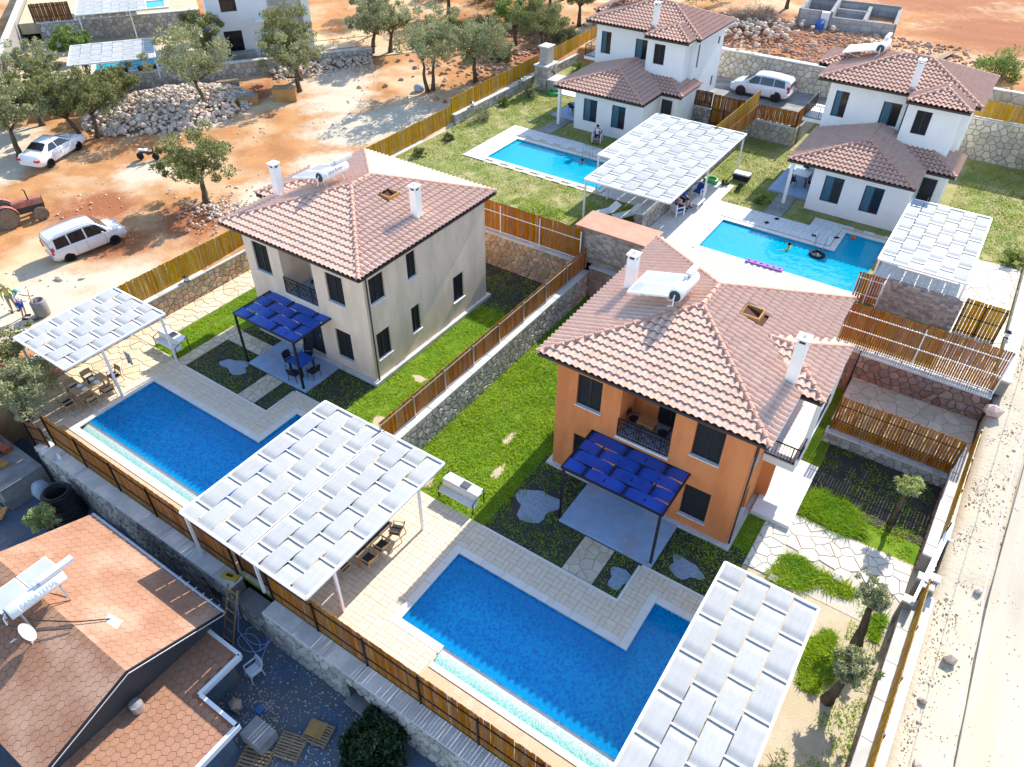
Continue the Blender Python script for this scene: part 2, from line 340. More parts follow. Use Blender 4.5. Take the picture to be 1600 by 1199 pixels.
    tankw=M('white enamel', (.72, .72, .72), rough=.3), panel=M('solar glass', (.46, .47, .49), (.40, .41, .43), 1, .1, spec=.9), tankend=M('dark tank end', (.035, .04, .045), rough=.5),
    ink=M('blue grey lettering', (.36, .46, .54), rough=.6), inkb=M('black lettering', (.03, .03, .04), rough=.6), paper=M('white sheet', (.82, .82, .8)),
    hose=M('pale blue hose', (.35, .45, .75), rough=.5), cable=M('black pipe', (.018, .018, .02), rough=.5), bag=M('cement bag', (.42, .45, .5), (.33, .36, .42), 4, .8),
    orangep=M('orange plastic', (.62, .10, .02), rough=.5), foil=M('blue sheeting', (.05, .16, .45), (.04, .12, .36), 3, .4),
)
# ---------------------------------------------------------------- land
def sstep(a, b, x): t = min(1, max(0, (x-a)/(b-a))); return t*t*(3-2*t)
def zleft(x, y): return 1.3+.05*min(60, max(0, y+2))+.02*max(0, -36-x)
def zroad(y):
    if y < 2: return .85
    if y < 18: return .85+(y-2)/16*1.75
    return 2.6+min(3.4, (y-18)*.13)
def hsh(x, y): return math.sin(x*1.7+y*2.3)*.5+math.sin(x*3.1-y*1.3+1.7)*.3+math.sin(x*.7+y*5.1+.5)*.2
def zland(x, y):
    if x < -33.2 or y > 44.8:
        z = zleft(x, y)
        if x > -36: z += (6.0+.02*max(0, y-45)-z)*sstep(-33, -21, x)*sstep(36, 46, y)
        if x > 7.3 and y > 40: z = max(z, zroad(y))
        return z
    if y < -12.6 and x < 7.2: return -2.2
    if x > 7.5: return zroad(y)
    return -2.4
def clip_poly(P, a, b, c):      # keep a*x+b*y<=c
    out = []
    for i in range(len(P)):
        p, q = P[i], P[(i+1) % len(P)]; dp = a*p[0]+b*p[1]-c; dq = a*q[0]+b*q[1]-c
        if dp <= 0: out.append(p)
        if (dp < 0) != (dq < 0) and dp != dq:
            t = dp/(dp-dq); out.append(tuple(p[k]+(q[k]-p[k])*t for k in range(len(p))))
    return out
def voronoi(x0, x1, y0, y1, s, jit=.42, sx=1.0, rnd=random):
    nx = max(1, round((x1-x0)/(s*sx))); ny = max(1, round((y1-y0)/s)); dx = (x1-x0)/nx; dy = (y1-y0)/ny
    P = {}
    for j in range(-2, ny+2):
        for i in range(-2, nx+2):
            P[i, j] = (x0+(i+.5+(.25 if j % 2 else -.25)+rnd.uniform(-jit, jit))*dx, y0+(j+.5+rnd.uniform(-jit, jit))*dy)
    out = []
    for j in range(-1, ny+1):
        for i in range(-1, nx+1):
            px, py = P[i, j]; poly = [(x0, y0), (x1, y0), (x1, y1), (x0, y1)]
            for dj in (-2, -1, 0, 1, 2):
                for di in (-2, -1, 0, 1, 2):
                    if (di or dj) and (i+di, j+dj) in P:
                        qx, qy = P[i+di, j+dj]; a, b = qx-px, qy-py
                        poly = clip_poly(poly, a, b, (qx*qx+qy*qy-px*px-py*py)/2)
                        if len(poly) < 3: break
                if len(poly) < 3: break
            if len(poly) >= 3:
                # drop tiny edges
                q = [p for k, p in enumerate(poly) if math.hypot(p[0]-poly[k-1][0], p[1]-poly[k-1][1]) > .02]
                if len(q) >= 3: out.append(q)
    return out
def inset(poly, g):
    n = len(poly); A = sum(poly[i][0]*poly[(i+1) % n][1]-poly[(i+1) % n][0]*poly[i][1] for i in range(n))/2
    if abs(A) < .004: return None
    sg = 1 if A > 0 else -1; P = list(poly)
    for i in range(n):
        (ax, ay), (bx, by) = poly[i], poly[(i+1) % n]; L = math.hypot(bx-ax, by-ay)
        if L < 1e-6: continue
        nx, ny = sg*(by-ay)/L, -sg*(bx-ax)/L
        P = clip_poly(P, nx, ny, nx*ax+ny*ay-g)
        if len(P) < 3: return None
    return P
def stone_mb(poly, d, rnd=random, back=.0):
    """a rounded stone on the plane y=0 sticking out to -y; poly in (x,z)"""
    n = len(poly); cx = sum(p[0] for p in poly)/n; cz = sum(p[1] for p in poly)/n
    v = []; 
    for k, yy in ((1.0, back), (.96, -d*.55), (.74, -d)):
        jy = rnd.uniform(-.12, .12)*d
        for (x, z) in poly: v.append((cx+(x-cx)*k, yy+(jy+rnd.uniform(-.12, .12)*d if yy < back else 0), cz+(z-cz)*k))
    f = []
    for a in (0, n):
        for i in range(n): f.append((a+i, a+(i+1) % n, a+n+(i+1) % n, a+n+i))
    f.append(tuple(range(2*n, 3*n)))
    return v, f
def stone_face(root, W_, H_, s, key, y0=0., flip=False, nmax=300, z0=0., d=.055, x0=0., gap=.021, holes=(), topf=None):
    """cover the plane y=y0 of root (x 0..W, z z0..z0+H) with separate stones; the rest beyond nmax is one part"""
    polys = []
    for p in voronoi(x0, x0+W_, z0, z0+H_, s, .40, 1.15):
        cx = sum(q[0] for q in p)/len(p); cz = sum(q[1] for q in p)/len(p)
        if any(h[0] < cx < h[1] and h[2] < cz < h[3] for h in holes): continue
        q = inset(p, gap)
        if q and len(q) >= 3: polys.append((cx, cz, q))
    mw = Matrix.Translation(root.location) @ root.rotation_euler.to_matrix().to_4x4()
    polys.sort(key=lambda t: (mw @ Vector((t[0], y0, t[1]))-CAMP).length)
    rest = MB()
    for i, (cx, cz, q) in enumerate(polys):
        v, f = stone_mb(q, random.uniform(.6, 1.3)*d)
        if flip: v = [(x, y0-y, z) for x, y, z in v]
        else: v = [(x, y0+y, z) for x, y, z in v]
        if i < nmax:
            o = MB().add([(x-cx, y-y0, z-cz) for x, y, z in v], f).build('stone', MAT[key], root, loc=(cx, y0, cz))
        else: rest.add(v, f)
    if rest.v: tag(rest.build('stones', MAT[key+'i'], root), kind='stuff')
def seg(p0, p1):
    d = Vector((p1[0]-p0[0], p1[1]-p0[1])); return d.length, math.atan2(d.y, d.x)
def copings(root, L, y0, y1, z, t=.09, step=1.6, mat='coping', z1=None):
    x = 0.
    while x < L-.01:
        e = min(L, x+step)
        if L-e < .3: e = L
        za = z+((z1-z)*(x+e)/2/L if z1 is not None else 0)
        MB().bbox(x+.004, e-.004, y0, y1, za, za+t, .012).build('coping_slab', MAT[mat], root); x = e
def wall(label, p0, p1, zb, zt, key='stone', mortar='mortar', th=.45, s=.32, over=.06, faces='f', nmax=300, cop='coping', name='stone_wall', d=.05, ct=.09, holes=(), group=None):
    """stone wall from p0 to p1; its front (stones) is on the right of that direction"""
    L, a = seg(p0, p1); r = thing(name, label, 'wall', (p0[0], p0[1], zb), a, group); H = zt-zb-ct
    b = MB()
    if holes:
        xs = sorted({0., L}|{h[0] for h in holes}|{h[1] for h in holes}); zs = sorted({0., H}|{h[2] for h in holes}|{h[3] for h in holes})
        for i in range(len(xs)-1):
            for j in range(len(zs)-1):
                cx, cz = (xs[i]+xs[i+1])/2, (zs[j]+zs[j+1])/2
                if not any(h[0] < cx < h[1] and h[2] < cz < h[3] for h in holes): b.box(xs[i], xs[i+1], 0, th, zs[j], zs[j+1])
        b.box(.01, L-.01, th+.9, th+1.0, .01, H-.01)
    else: b.box(0, L, 0, th, 0, H)
    b.build('mortar_core', MAT[mortar], r)
    if 'f' in faces: stone_face(r, L, H, s, key, 0., False, nmax, d=d, holes=holes)
    if 'b' in faces: stone_face(r, L, H, s, key, th, True, max(0, nmax//3), d=d)
    if cop: copings(r, L, -over, th+over, H, ct, mat=cop)
    return r
SLATS = {}
def slat_meshes(key, w, h):
    k = (key, round(w, 3), round(h, 2))
    if k not in SLATS:
        L = []
        for i in range(4):
            rr = random.Random(i*17+int(h*100)); v = []; n = 4
            for j in range(n+1):
                z = h*j/n; o = rr.uniform(-.006, .006); ww = w/2*(1+rr.uniform(-.05, .05)); t = rr.uniform(-.004, .004)
                top = 0
                for (sx, sy) in ((-1, -1), (1, -1), (1, 1), (-1, 1)):
                    if j == n: top = rr.uniform(-.015, .015)
                    v.append((o+sx*ww, sy*.011+t, z+top))
            f = [(3, 2, 1, 0), tuple(range(4*n, 4*n+4))]
            for j in range(n):
                for c in range(4): f.append((4*j+c, 4*j+(c+1) % 4, 4*j+4+(c+1) % 4, 4*j+4+c))
            L.append(MB().add(v, f).mesh('slat', MAT[key]))
        SLATS[k] = L
    return SLATS[k]
def fence(label, p0, p1, z0, h, key='wood', pitch=.13, gap=.01, rails='f', railmat='black', posts=2.4, z1=None, group='board fences around the gardens', nmax=300, rz=(.28, .82), lip=0.):
    """vertical boards from p0 to p1; rails on the right-hand side ('f') or left ('b')"""
    L, a = seg(p0, p1); r = thing('board_fence', label, 'fence', (p0[0], p0[1], z0), a, group); n = max(2, int(L/pitch)); p = L/n
    slope = 0 if z1 is None else (z1-z0)/L
    ms = slat_meshes(key, p-gap, h); rest = MB()
    # boards nearest the camera stay single
    for i in range(n):
        x = (i+.5)*p
        if i < nmax:
            o = bpy.data.objects.new('slat', random.choice(ms)); link(o, r)
            o.location = (x, random.uniform(-.004, .004), slope*x+random.uniform(-.02, .02)); o.rotation_euler = (0, random.uniform(-.008, .008), random.uniform(-.03, .03))
        else: rest.box(x-(p-gap)/2, x+(p-gap)/2, -.011, .011, slope*x, slope*x+h+random.uniform(-.02, .02))
    if rest.v: tag(rest.build('slats', MAT[key], r), kind='stuff')
    sg = -1 if rails == 'f' else 1
    for q in rz: MB().beam((0, sg*.032, h*q), (L, sg*.032, h*q+slope*L), .035, .045).build('rail', MAT[railmat], r)
    k = max(1, round(L/posts))
    for i in range(k+1):
        x = min(L-.03, max(.03, L*i/k)); MB().box(x-.03, x+.03, sg*.052-.03 if sg < 0 else .022, sg*.052+.03 if sg > 0 else -.022, slope*x-.05-lip, slope*x+h*.93).build('post', MAT[railmat], r)
    return r
def sheet(name, xs, ys, keep, z, mat, kind='structure', parent=None, th=0.):
    xs = sorted(set(xs)); ys = sorted(set(ys)); b = MB(); zf = z if callable(z) else (lambda x, y: z)
    for i in range(len(xs)-1):
        for j in range(len(ys)-1):
            if keep((xs[i]+xs[i+1])/2, (ys[j]+ys[j+1])/2):
                q = [(xs[i], ys[j]), (xs[i+1], ys[j]), (xs[i+1], ys[j+1]), (xs[i], ys[j+1])]; b.quad(*[(x, y, zf(x, y)) for x, y in q])
    o = b.build(name, MAT[mat] if isinstance(mat, str) else mat, parent)
    return tag(o, kind=kind) if kind else o
def inrect(x, y, rects): return any(a < x < b and c < y < d for a, b, c, d in rects)
def pavers(parent, rects, holes, z, mat, bw=.42, bh=.21, th=.04, gap=.005, basket=True):
    b = MB(); u = bw
    for (xa, xb, ya, yb) in rects:
        nx = max(1, round((xb-xa)/u)); ny = max(1, round((yb-ya)/u)); dx = (xb-xa)/nx; dy = (yb-ya)/ny
        for i in range(nx):
            for j in range(ny):
                x, y = xa+i*dx, ya+j*dy
                for k in (0, 1):
                    if basket and (i+j) % 2: q = (x+k*dx/2, x+(k+1)*dx/2, y, y+dy)
                    else: q = (x, x+dx, y+k*dy/2, y+(k+1)*dy/2)
                    if any(q[0] < h[1]-.02 and q[1] > h[0]+.02 and q[2] < h[3]-.02 and q[3] > h[2]+.02 for h in holes): continue
                    b.bbox(q[0]+gap, q[1]-gap, q[2]+gap, q[3]-gap, z, z+th+random.uniform(-.003, .003), .006)
    return tag(b.build('pavers', MAT[mat], parent), kind='stuff')
def flagstones(name, x0, x1, y0, y1, z, s=.55, key='flag', nmax=300, poly=None, mat_joint='flagj', th=.035, inside=None):
    base = sheet(name, [x0, x1], [y0, y1], lambda x, y: True, z, mat_joint)
    n = 0; rest = MB()
    cells = voronoi(x0, x1, y0, y1, s*.92, .56)
    cells.sort(key=lambda p: (Vector((p[0][0], p[0][1], z))-CAMP).length)
    for p in cells:
        cx = sum(q[0] for q in p)/len(p); cy = sum(q[1] for q in p)/len(p)
        if inside and not inside(cx, cy): continue
        q = inset(p, .018)
        if not q: continue
        mb = MB().prism([(a-cx, b-cy) for a, b in q], 0, th+random.uniform(-.006, .006), b=.012)
        if n < nmax: mb.build('flagstone', MAT[key], base, loc=(cx, cy, z)); n += 1
        else: rest.add([(x+cx, y+cy, zz+z) for x, y, zz in mb.v], mb.f)
    if rest.v: tag(rest.build('flagstones', MAT[key], base), kind='stuff')
    return base
def lawn(name, area, dens, h, mat, keep=None, zf=0., w=.022, parent=None, clump=1.5, thr=-2.):
    """grass blades on the rectangles of area"""
    V = []; tot = 0
    for (xa, xb, ya, yb) in area:
        n = int((xb-xa)*(yb-ya)*dens); x = rng.uniform(xa, xb, n); y = rng.uniform(ya, yb, n)
        c = np.sin(x*clump+1.3*np.sin(y*clump*.8))*np.sin(y*clump*1.1+1.7*np.sin(x*clump*.6))+.45*np.sin(x*clump*3.1+y*2.3)*np.sin(y*clump*2.7-x)
        k = c > thr+rng.uniform(-.3, .3, n)
        if keep is not None: k &= keep(x, y)
        x, y, c = x[k], y[k], c[k]; n = len(x)
        hh = h*(.55+.45*np.clip(c+.6, 0, 1.4))*rng.uniform(.6, 1.25, n); a = rng.uniform(0, 2*PI, n); b = rng.uniform(0, 2*PI, n); hh *= .62; ln = hh*rng.uniform(.7, 2.2, n)
        ww = w*rng.uniform(.7, 1.4, n)
        z = zf(x, y) if callable(zf) else np.full(n, zf)
        p0 = np.stack([x-np.cos(a)*ww, y-np.sin(a)*ww, z], 1); p1 = np.stack([x+np.cos(a)*ww, y+np.sin(a)*ww, z], 1)
        p2 = np.stack([x+np.cos(b)*ln, y+np.sin(b)*ln, z+hh], 1)
        V.append(np.stack([p0, p1, p2], 1).reshape(-1, 3))
    V = np.concatenate(V); F = np.arange(len(V)).reshape(-1, 3)
    return tag(npmesh(name, V, F, MAT[mat], parent), kind='stuff')
def ricos(k):
    out = []
    for i in range(k):
        bm = bmesh.new(); bmesh.ops.create_icosphere(bm, subdivisions=1, radius=1); rr = random.Random(i+3)
        sx = rr.uniform(.75, 1.2), rr.uniform(.65, 1.1), rr.uniform(.5, .85)
        for v in bm.verts: v.co = Vector((v.co.x*sx[0], v.co.y*sx[1], v.co.z*sx[2]))*rr.uniform(.78, 1.18)
        out.append(([tuple(v.co) for v in bm.verts], [tuple(v.index for v in f.verts) for f in bm.faces])); bm.free()
    return out
ROCKS = ricos(10); ROCKME = [MB().add(*r).mesh('rock', MAT['rock']) for r in ROCKS]
def rockmass(name, pts, mat, kind='stuff', parent=None):
    VV = []; FF = []; n0 = 0
    for (x, y, z, r) in pts:
        v, f = random.choice(ROCKS); v = np.array(v)*r; a = random.uniform(0, 6.3); t = random.uniform(-.6, .6)
        R = np.array(Matrix.Rotation(a, 3, 'Z') @ Matrix.Rotation(t, 3, 'X')); v = v @ R.T+np.array((x, y, z))
        VV.append(v); FF.append(np.array(f)+n0); n0 += len(v)
    return tag(npmesh(name, np.concatenate(VV), np.concatenate(FF), MAT[mat], parent), kind=kind)
# ---------------------------------------------------------------- trees
def leaves(centres, n, lw, ll, up=.3):
    """n leaves round each centre (x,y,z,r): small rhombs"""
    V = []
    for (x, y, z, r) in centres:
        k = int(n*rng.uniform(.6, 1.3)); d = rng.normal(0, 1, (k, 3)); d /= np.linalg.norm(d, axis=1)[:, None]
        c = np.array((x, y, z))+d*(r*rng.uniform(.25, 1.0, k)**.6)[:, None]*np.array((1, 1, .8))
        t = d*.8+rng.normal(0, .6, (k, 3)); t[:, 2] += up; t /= np.linalg.norm(t, axis=1)[:, None]
        s = np.cross(t, rng.normal(0, 1, (k, 3))); s /= np.linalg.norm(s, axis=1)[:, None]
        L = (ll*rng.uniform(.6, 1.3, k))[:, None]; Wd = (lw*rng.uniform(.7, 1.3, k))[:, None]
        V.append(np.stack([c-t*L*.5, c+s*Wd*.5, c+t*L*.5, c-s*Wd*.5], 1).reshape(-1, 3))
    V = np.concatenate(V); return V, np.arange(len(V)).reshape(-1, 4)
def tree(name, label, loc, H, R, seed, leaf='leafo', trunk_h=.35, stems=1, lean=(0, 0), nl=70, nc=60, tr=.16, cat='tree', group=None, ll=.2, lw=.075, flat=.75, crown_off=(0, 0)):
    rr = random.Random(seed); r = thing(name, label, cat, loc, 0, group); tb = MB(); ends = []
    for s_ in range(stems):
        ang = rr.uniform(0, 6.3); off = .0 if stems == 1 else .28
        bx, by = off*math.cos(s_*2.4+ang), off*math.sin(s_*2.4+ang); th = H*trunk_h
        pts = [(bx, by, -.12)]; n = 5
        for i in range(1, n+1):
            t = i/n; pts.append((bx+lean[0]*t*th+(bx*1.2 if stems > 1 else 0)*t+rr.uniform(-.06, .06)*th*.5, by+lean[1]*t*th+(by*1.2 if stems > 1 else 0)*t+rr.uniform(-.06, .06)*th*.5, th*t))
        k = tr*(1 if stems == 1 else .75)
        tb.path(pts, [k*(1.45-.75*i/n) if i else k*1.8 for i in range(n+1)], 8)
        top = Vector(pts[-1])
        for b in range(5 if stems == 1 else 3):
            a = ang+b*2*PI/(5 if stems == 1 else 3)+rr.uniform(-.4, .4); el = rr.uniform(.5, 1.1); l = R*rr.uniform(.65, .95)
            p1 = top+Vector((math.cos(a)*math.cos(el), math.sin(a)*math.cos(el), math.sin(el)))*l*.5
            p2 = p1+Vector((math.cos(a+rr.uniform(-.5, .5))*.8, math.sin(a+rr.uniform(-.5, .5))*.8, rr.uniform(.3, .9)))*l*.45
            tb.path([top-Vector((0, 0, .1)), p1, p2], [k*.6, k*.38, k*.12], 6); ends += [p1, p2]
            for c in range(2):
                q = p1+Vector((rr.uniform(-1, 1), rr.uniform(-1, 1), rr.uniform(.1, .9)))*l*.4; tb.path([p1, q], [k*.25, k*.07], 5); ends.append(q)
    tb.build('trunk', MAT['bark'], r, True)
    cz = H-R*flat; cx = lean[0]*H*trunk_h*1.3+crown_off[0]; cy = lean[1]*H*trunk_h*1.3+crown_off[1]
    C = []
    for i in range(nc):
        d = Vector((rr.gauss(0, 1), rr.gauss(0, 1), rr.gauss(0, 1))).normalized()*(rr.uniform(.3, 1)**.55)
        k = 1+.22*math.sin(d.x*4+seed)*math.cos(d.y*5+seed*2)
        if d.z < -.55: continue
        C.append((cx+d.x*R*k, cy+d.y*R*k, cz+d.z*R*flat*k, R*rr.uniform(.11, .27)))
    for e in ends: C.append((e.x, e.y, e.z+.1, R*.2))
    V, F = leaves(C, nl, lw, ll); npmesh('crown', V, F, MAT[leaf], r); return r
def shrub(name, label, loc, R, H, leaf, seed, nl=60, nc=30, ll=.12, lw=.05, cat='shrub', stem=True, group=None):
    rr = random.Random(seed); r = thing(name, label, cat, loc, 0, group); C = []; tb = MB()
    for i in range(nc):
        d = Vector((rr.gauss(0, 1), rr.gauss(0, 1), abs(rr.gauss(0, 1)))).normalized()*rr.uniform(.35, 1)
        C.append((d.x*R, d.y*R, .1*H+d.z*H*.8, R*rr.uniform(.2, .35)))
    for i in range(5): tb.path([(0, 0, -.05), (rr.uniform(-.3, .3)*R, rr.uniform(-.3, .3)*R, H*.35), (rr.uniform(-.8, .8)*R, rr.uniform(-.8, .8)*R, H*.7)], [.03, .022, .01], 5)
    tb.build('stem', MAT['bark'], r); V, F = leaves(C, nl, lw, ll, .6); npmesh('foliage', V, F, MAT[leaf], r); return r
# ---------------------------------------------------------------- roofs and houses
TW, TH = .30, .37
def tile_quads():
    ts = [0, .12, .3, .5, .7, .88, 1.]; ws = [.0, .012, .078, .112, .078, .012, .0]; Q = []
    for i in range(6):
        a, b = ts[i]*TW, ts[i+1]*TW
        Q.append([(a, -.03, ws[i]+.05), (b, -.03, ws[i+1]+.05), (b, TH+.01, ws[i+1]), (a, TH+.01, ws[i])])
        Q.append([(a, -.03, ws[i]-.012), (b, -.03, ws[i+1]-.012), (b, -.03, ws[i+1]+.05), (a, -.03, ws[i]+.05)])
    return Q
TQ = tile_quads(); TILEME = {}
def tileme(key):
    if key not in TILEME:
        b = MB()
        for k, q in enumerate(TQ): b.quad(*q, mi=k % 2)
        TILEME[key] = b.mesh('roof_tile', [MAT[key], MAT['under']])  # lower tile edges coloured dark to stand for the shade under them
    return TILEME[key]
def slope(roof, P, nmax, key, keyi, skip=None):
    """tile one plane of a roof; P: convex polygon, first edge is the eave, seen from above counter-clockwise"""
    P = [Vector(p) for p in P]; O = P[0]; U = (P[1]-P[0]).normalized(); Nn = None
    for k in range(2, len(P)):
        n = (P[1]-P[0]).cross(P[k]-P[0])
        if n.length > 1e-3: Nn = n.normalized(); break
    if Nn.z < 0: Nn = -Nn
    V = Nn.cross(U); R2 = [((p-O).dot(U), (p-O).dot(V)) for p in P]
    A = sum(R2[i][0]*R2[(i+1) % len(R2)][1]-R2[(i+1) % len(R2)][0]*R2[i][1] for i in range(len(R2)))
    if A < 0: R2 = R2[::-1]
    hp = []
    for i in range(len(R2)):
        (ax, ay), (bx, by) = R2[i], R2[(i+1) % len(R2)]; L = math.hypot(bx-ax, by-ay)
        if L > 1e-6:
            nx, ny = (by-ay)/L, -(bx-ax)/L; c = nx*ax+ny*ay
            if abs(ny+1) < 1e-3 and abs(c) < .01: c += .05     # tiles overhang the eave a little
            hp.append((nx, ny, c))
    us = [p[0] for p in R2]; vs = [p[1] for p in R2]; whole = []; cut = MB()
    def w3(u, v, w): return O+U*u+V*v+Nn*(w+.03)
    for j in range(int(math.floor(min(vs)/TH)), int(math.ceil(max(vs)/TH))+1):
        for i in range(int(math.floor(min(us)/TW)), int(math.ceil(max(us)/TW))+1):
            u0, v0 = i*TW, j*TH; cs = [(u0, v0-.03), (u0+TW, v0-.03), (u0+TW, v0+TH), (u0, v0+TH)]
            ins = [all(a*x+b*y <= c+1e-6 for a, b, c in hp) for x, y in cs]
            if skip and skip(w3(u0+TW/2, v0+TH/2, 0)): continue
            if all(ins): whole.append((u0, v0))
            else:
                for kq, q in enumerate(TQ):
                    qq = [(x+u0, y+v0, w) for x, y, w in q]
                    for a, b, c in hp:
                        qq = clip_poly(qq, a, b, c)
                        if len(qq) < 3: break
                    if len(qq) >= 3: cut.quad(*[w3(*t) for t in qq], mi=kq % 2)
    mw = WORLD[roof]
    whole.sort(key=lambda t: (mw @ w3(t[0], t[1], 0)-CAMP).length)
    return whole, cut, (O, U, V, Nn, w3)
WORLD = {}
def rest_add(a, b):
    n = len(a.v); a.v += b.v; a.f += [tuple(i+n for i in q) for q in b.f]; a.m += b.m
def tile_roof(house, root_mw, planes, base, hips, nmax, key='tile', keyi='tilei', rkey='ridge', skips=None, single_hips=True):
    roof = base.build('roof', MAT['under'], house); WORLD[roof] = root_mw
    allw = []; rest = MB()
    for k, P in enumerate(planes):
        whole, cut, fr = slope(roof, P, nmax, key, keyi, (skips or {}).get(k)); rest_add(rest, cut)
        for (u, v) in whole: allw.append(((root_mw @ fr[4](u, v, 0)-CAMP).length, u, v, fr))
    allw.sort(key=lambda t: t[0])
    for n, (d, u, v, (O, U, V, Nn, w3)) in enumerate(allw):
        if n < nmax:
            o = bpy.data.objects.new('roof_tile', tileme(key)); link(o, roof); p = w3(u, v, random.uniform(-.004, .006))
            o.matrix_basis = Matrix(((U.x, V.x, Nn.x, p.x), (U.y, V.y, Nn.y, p.y), (U.z, V.z, Nn.z, p.z), (0, 0, 0, 1)))
        else:
            for kq, q in enumerate(TQ): rest.quad(*[w3(x+u, y+v, w) for x, y, w in q], mi=kq % 2)
    if rest.v: tag(rest.build('roof_tiles', [MAT[keyi], MAT['under']], roof), kind='stuff')
    # ridge and hip caps
    cap = MB(); n = 7
    for z_, r_, l_ in ((0, .125, 0), (0, .10, .44)):
        pass
    v = []
    for (l, r) in ((0, .10), (.46, .132)):
        for i in range(n): t = PI*i/(n-1); v.append((l, r*math.cos(t), r*math.sin(t)-.02))
    for i in range(n): t = PI*i/(n-1); v.append((.46, .105*math.cos(t), .105*math.sin(t)-.02))
    f = [(i, i+1, n+i+1, n+i) for i in range(n-1)]+[(n+i, n+i+1, 2*n+i+1, 2*n+i) for i in range(n-1)]
    cme = MB().add(v, f).mesh('ridge_tile', MAT[rkey])
    for (a, b) in hips:
        a, b = Vector(a), Vector(b); d = b-a; L = d.length; d.normalize(); k = max(1, round(L/.42)); st = L/k
        s = Vector((0, 0, 1)).cross(d).normalized(); upv = d.cross(s)
        d = -d; s = -s
        for i in range(k):
            p = a-d*((i+1)*st)+upv*.075
            if single_hips:
                o = bpy.data.objects.new('ridge_tile', cme); link(o, roof)
                o.matrix_basis = Matrix(((d.x, s.x, upv.x, p.x), (d.y, s.y, upv.y, p.y), (d.z, s.z, upv.z, p.z), (0, 0, 0, 1)))
            else: HB.add([p+d*x+s*y+upv*z for x, y, z in v], f)
    if not single_hips and HB.v:
        tag(HB.build('ridge_tiles', MAT[rkey], roof), kind='stuff'); HB.v.clear(); HB.f.clear(); HB.m.clear()
    return roof
HB = MB()
def panel(mb, O, U, L, H, holes, depth=.14, N=None):
    """wall plane with openings; O lower left seen from outside, U along, N outwards"""
    O, U = Vector(O), Vector(U); N = Vector(N); Z = Vector((0, 0, 1))
    xs = sorted({0., L}|{h[0] for h in holes}|{h[1] for h in holes}); zs = sorted({0., H}|{h[2] for h in holes}|{h[3] for h in holes})
    for i in range(len(xs)-1):
        for j in range(len(zs)-1):
            cx, cz = (xs[i]+xs[i+1])/2, (zs[j]+zs[j+1])/2
            if any(h[0] < cx < h[1] and h[2] < cz < h[3] for h in holes): continue
            mb.quad(*[O+U*x+Z*z for x, z in ((xs[i], zs[j]), (xs[i+1], zs[j]), (xs[i+1], zs[j+1]), (xs[i], zs[j+1]))])
    for (a, b, c, d) in holes:
        for (p, q) in (((a, c), (b, c)), ((b, c), (b, d)), ((b, d), (a, d)), ((a, d), (a, c))):
            A = O+U*p[0]+Z*p[1]; B = O+U*q[0]+Z*q[1]; mb.quad(A, B, B-N*depth, A-N*depth)
def window(parent, O, U, N, hole, style='screen', depth=.12, sill=True, name='window', mull=True):
    O, U, N = Vector(O), Vector(U), Vector(N); Z = Vector((0, 0, 1)); a, b, c, d = hole; w = .055
    C = O+U*(a+b)/2+Z*(c+d)/2-N*depth; fr = MB(); hw, hh = (b-a)/2, (d-c)/2
    for s in (-1, 1):
        fr.obox(C+U*s*(hw-w/2), U*w/2, N*.035, Z*hh); fr.obox(C+Z*s*(hh-w/2), U*(hw-w), N*.033, Z*w/2)
    if mull: fr.obox(C, U*w/2, N*.03, Z*(hh-w))
    wi = fr.build(name, MAT['frame'], parent)
    pm = {'screen': 'blind', 'curtain': 'pane', 'glass': 'pane', 'door': 'pane'}[style]
    for s in ((-1, 1) if mull else (0,)):
        MB().obox(C+U*s*hw/2-N*.01, U*(hw/2 if mull else hw), N*.006, Z*(hh-w/2)).build('pane', MAT[pm], wi)
    if style == 'curtain':
        cb = MB(); k = 12; v = []
        for i in range(k+1):
            x = -hw*.92+hw*.95*i/k; v += [C+U*x+N*(.008+.012*math.sin(i*2.1))-Z*hh*.95, C+U*x+N*(.008+.012*math.sin(i*2.1))+Z*hh*.95]
        cb.add(v, [(2*i, 2*i+2, 2*i+3, 2*i+1) for i in range(k)]).build('curtain', MAT['curtain'], wi)
    if style == 'door': MB().beam(C+U*hw*.7+N*.07-Z*.12, C+U*hw*.7+N*.07+Z*.12, .03, .03).build('handle', MAT['steel'], wi)
    if sill: MB().obox(O+U*(a+b)/2+Z*(c-.02)-N*(depth/2-.04), U*(hw+.05), N*(depth/2+.035), Z*.022).build('sill', MAT['sill'], wi)
    return wi
def hipbase(ex0, ex1, ey0, ey1, z, rx0, rx1, ry0, ry1, zr, th=.14):
    b = MB(); e = [(ex0, ey0), (ex1, ey0), (ex1, ey1), (ex0, ey1)]; r = [(rx0, ry0), (rx1, ry0), (rx1, ry1), (rx0, ry1)]
    v = [(x, y, z-th) for x, y in e]+[(x, y, z) for x, y in e]+[(x, y, zr) for x, y in r]
    f = [(3, 2, 1, 0)]+[(i, (i+1) % 4, 4+(i+1) % 4, 4+i) for i in range(4)]+[(4+i, 4+(i+1) % 4, 8+(i+1) % 4, 8+i) for i in range(4)]+[(8, 9, 10, 11)]
    return b.add(v, f)
def gutters(parent, segs, z, mat='gutter'):
    for (x0, y0, x1, y1) in segs: MB().beam((x0, y0, z-.06), (x1, y1, z-.06), .11, .12).build('gutter', MAT[mat], parent)
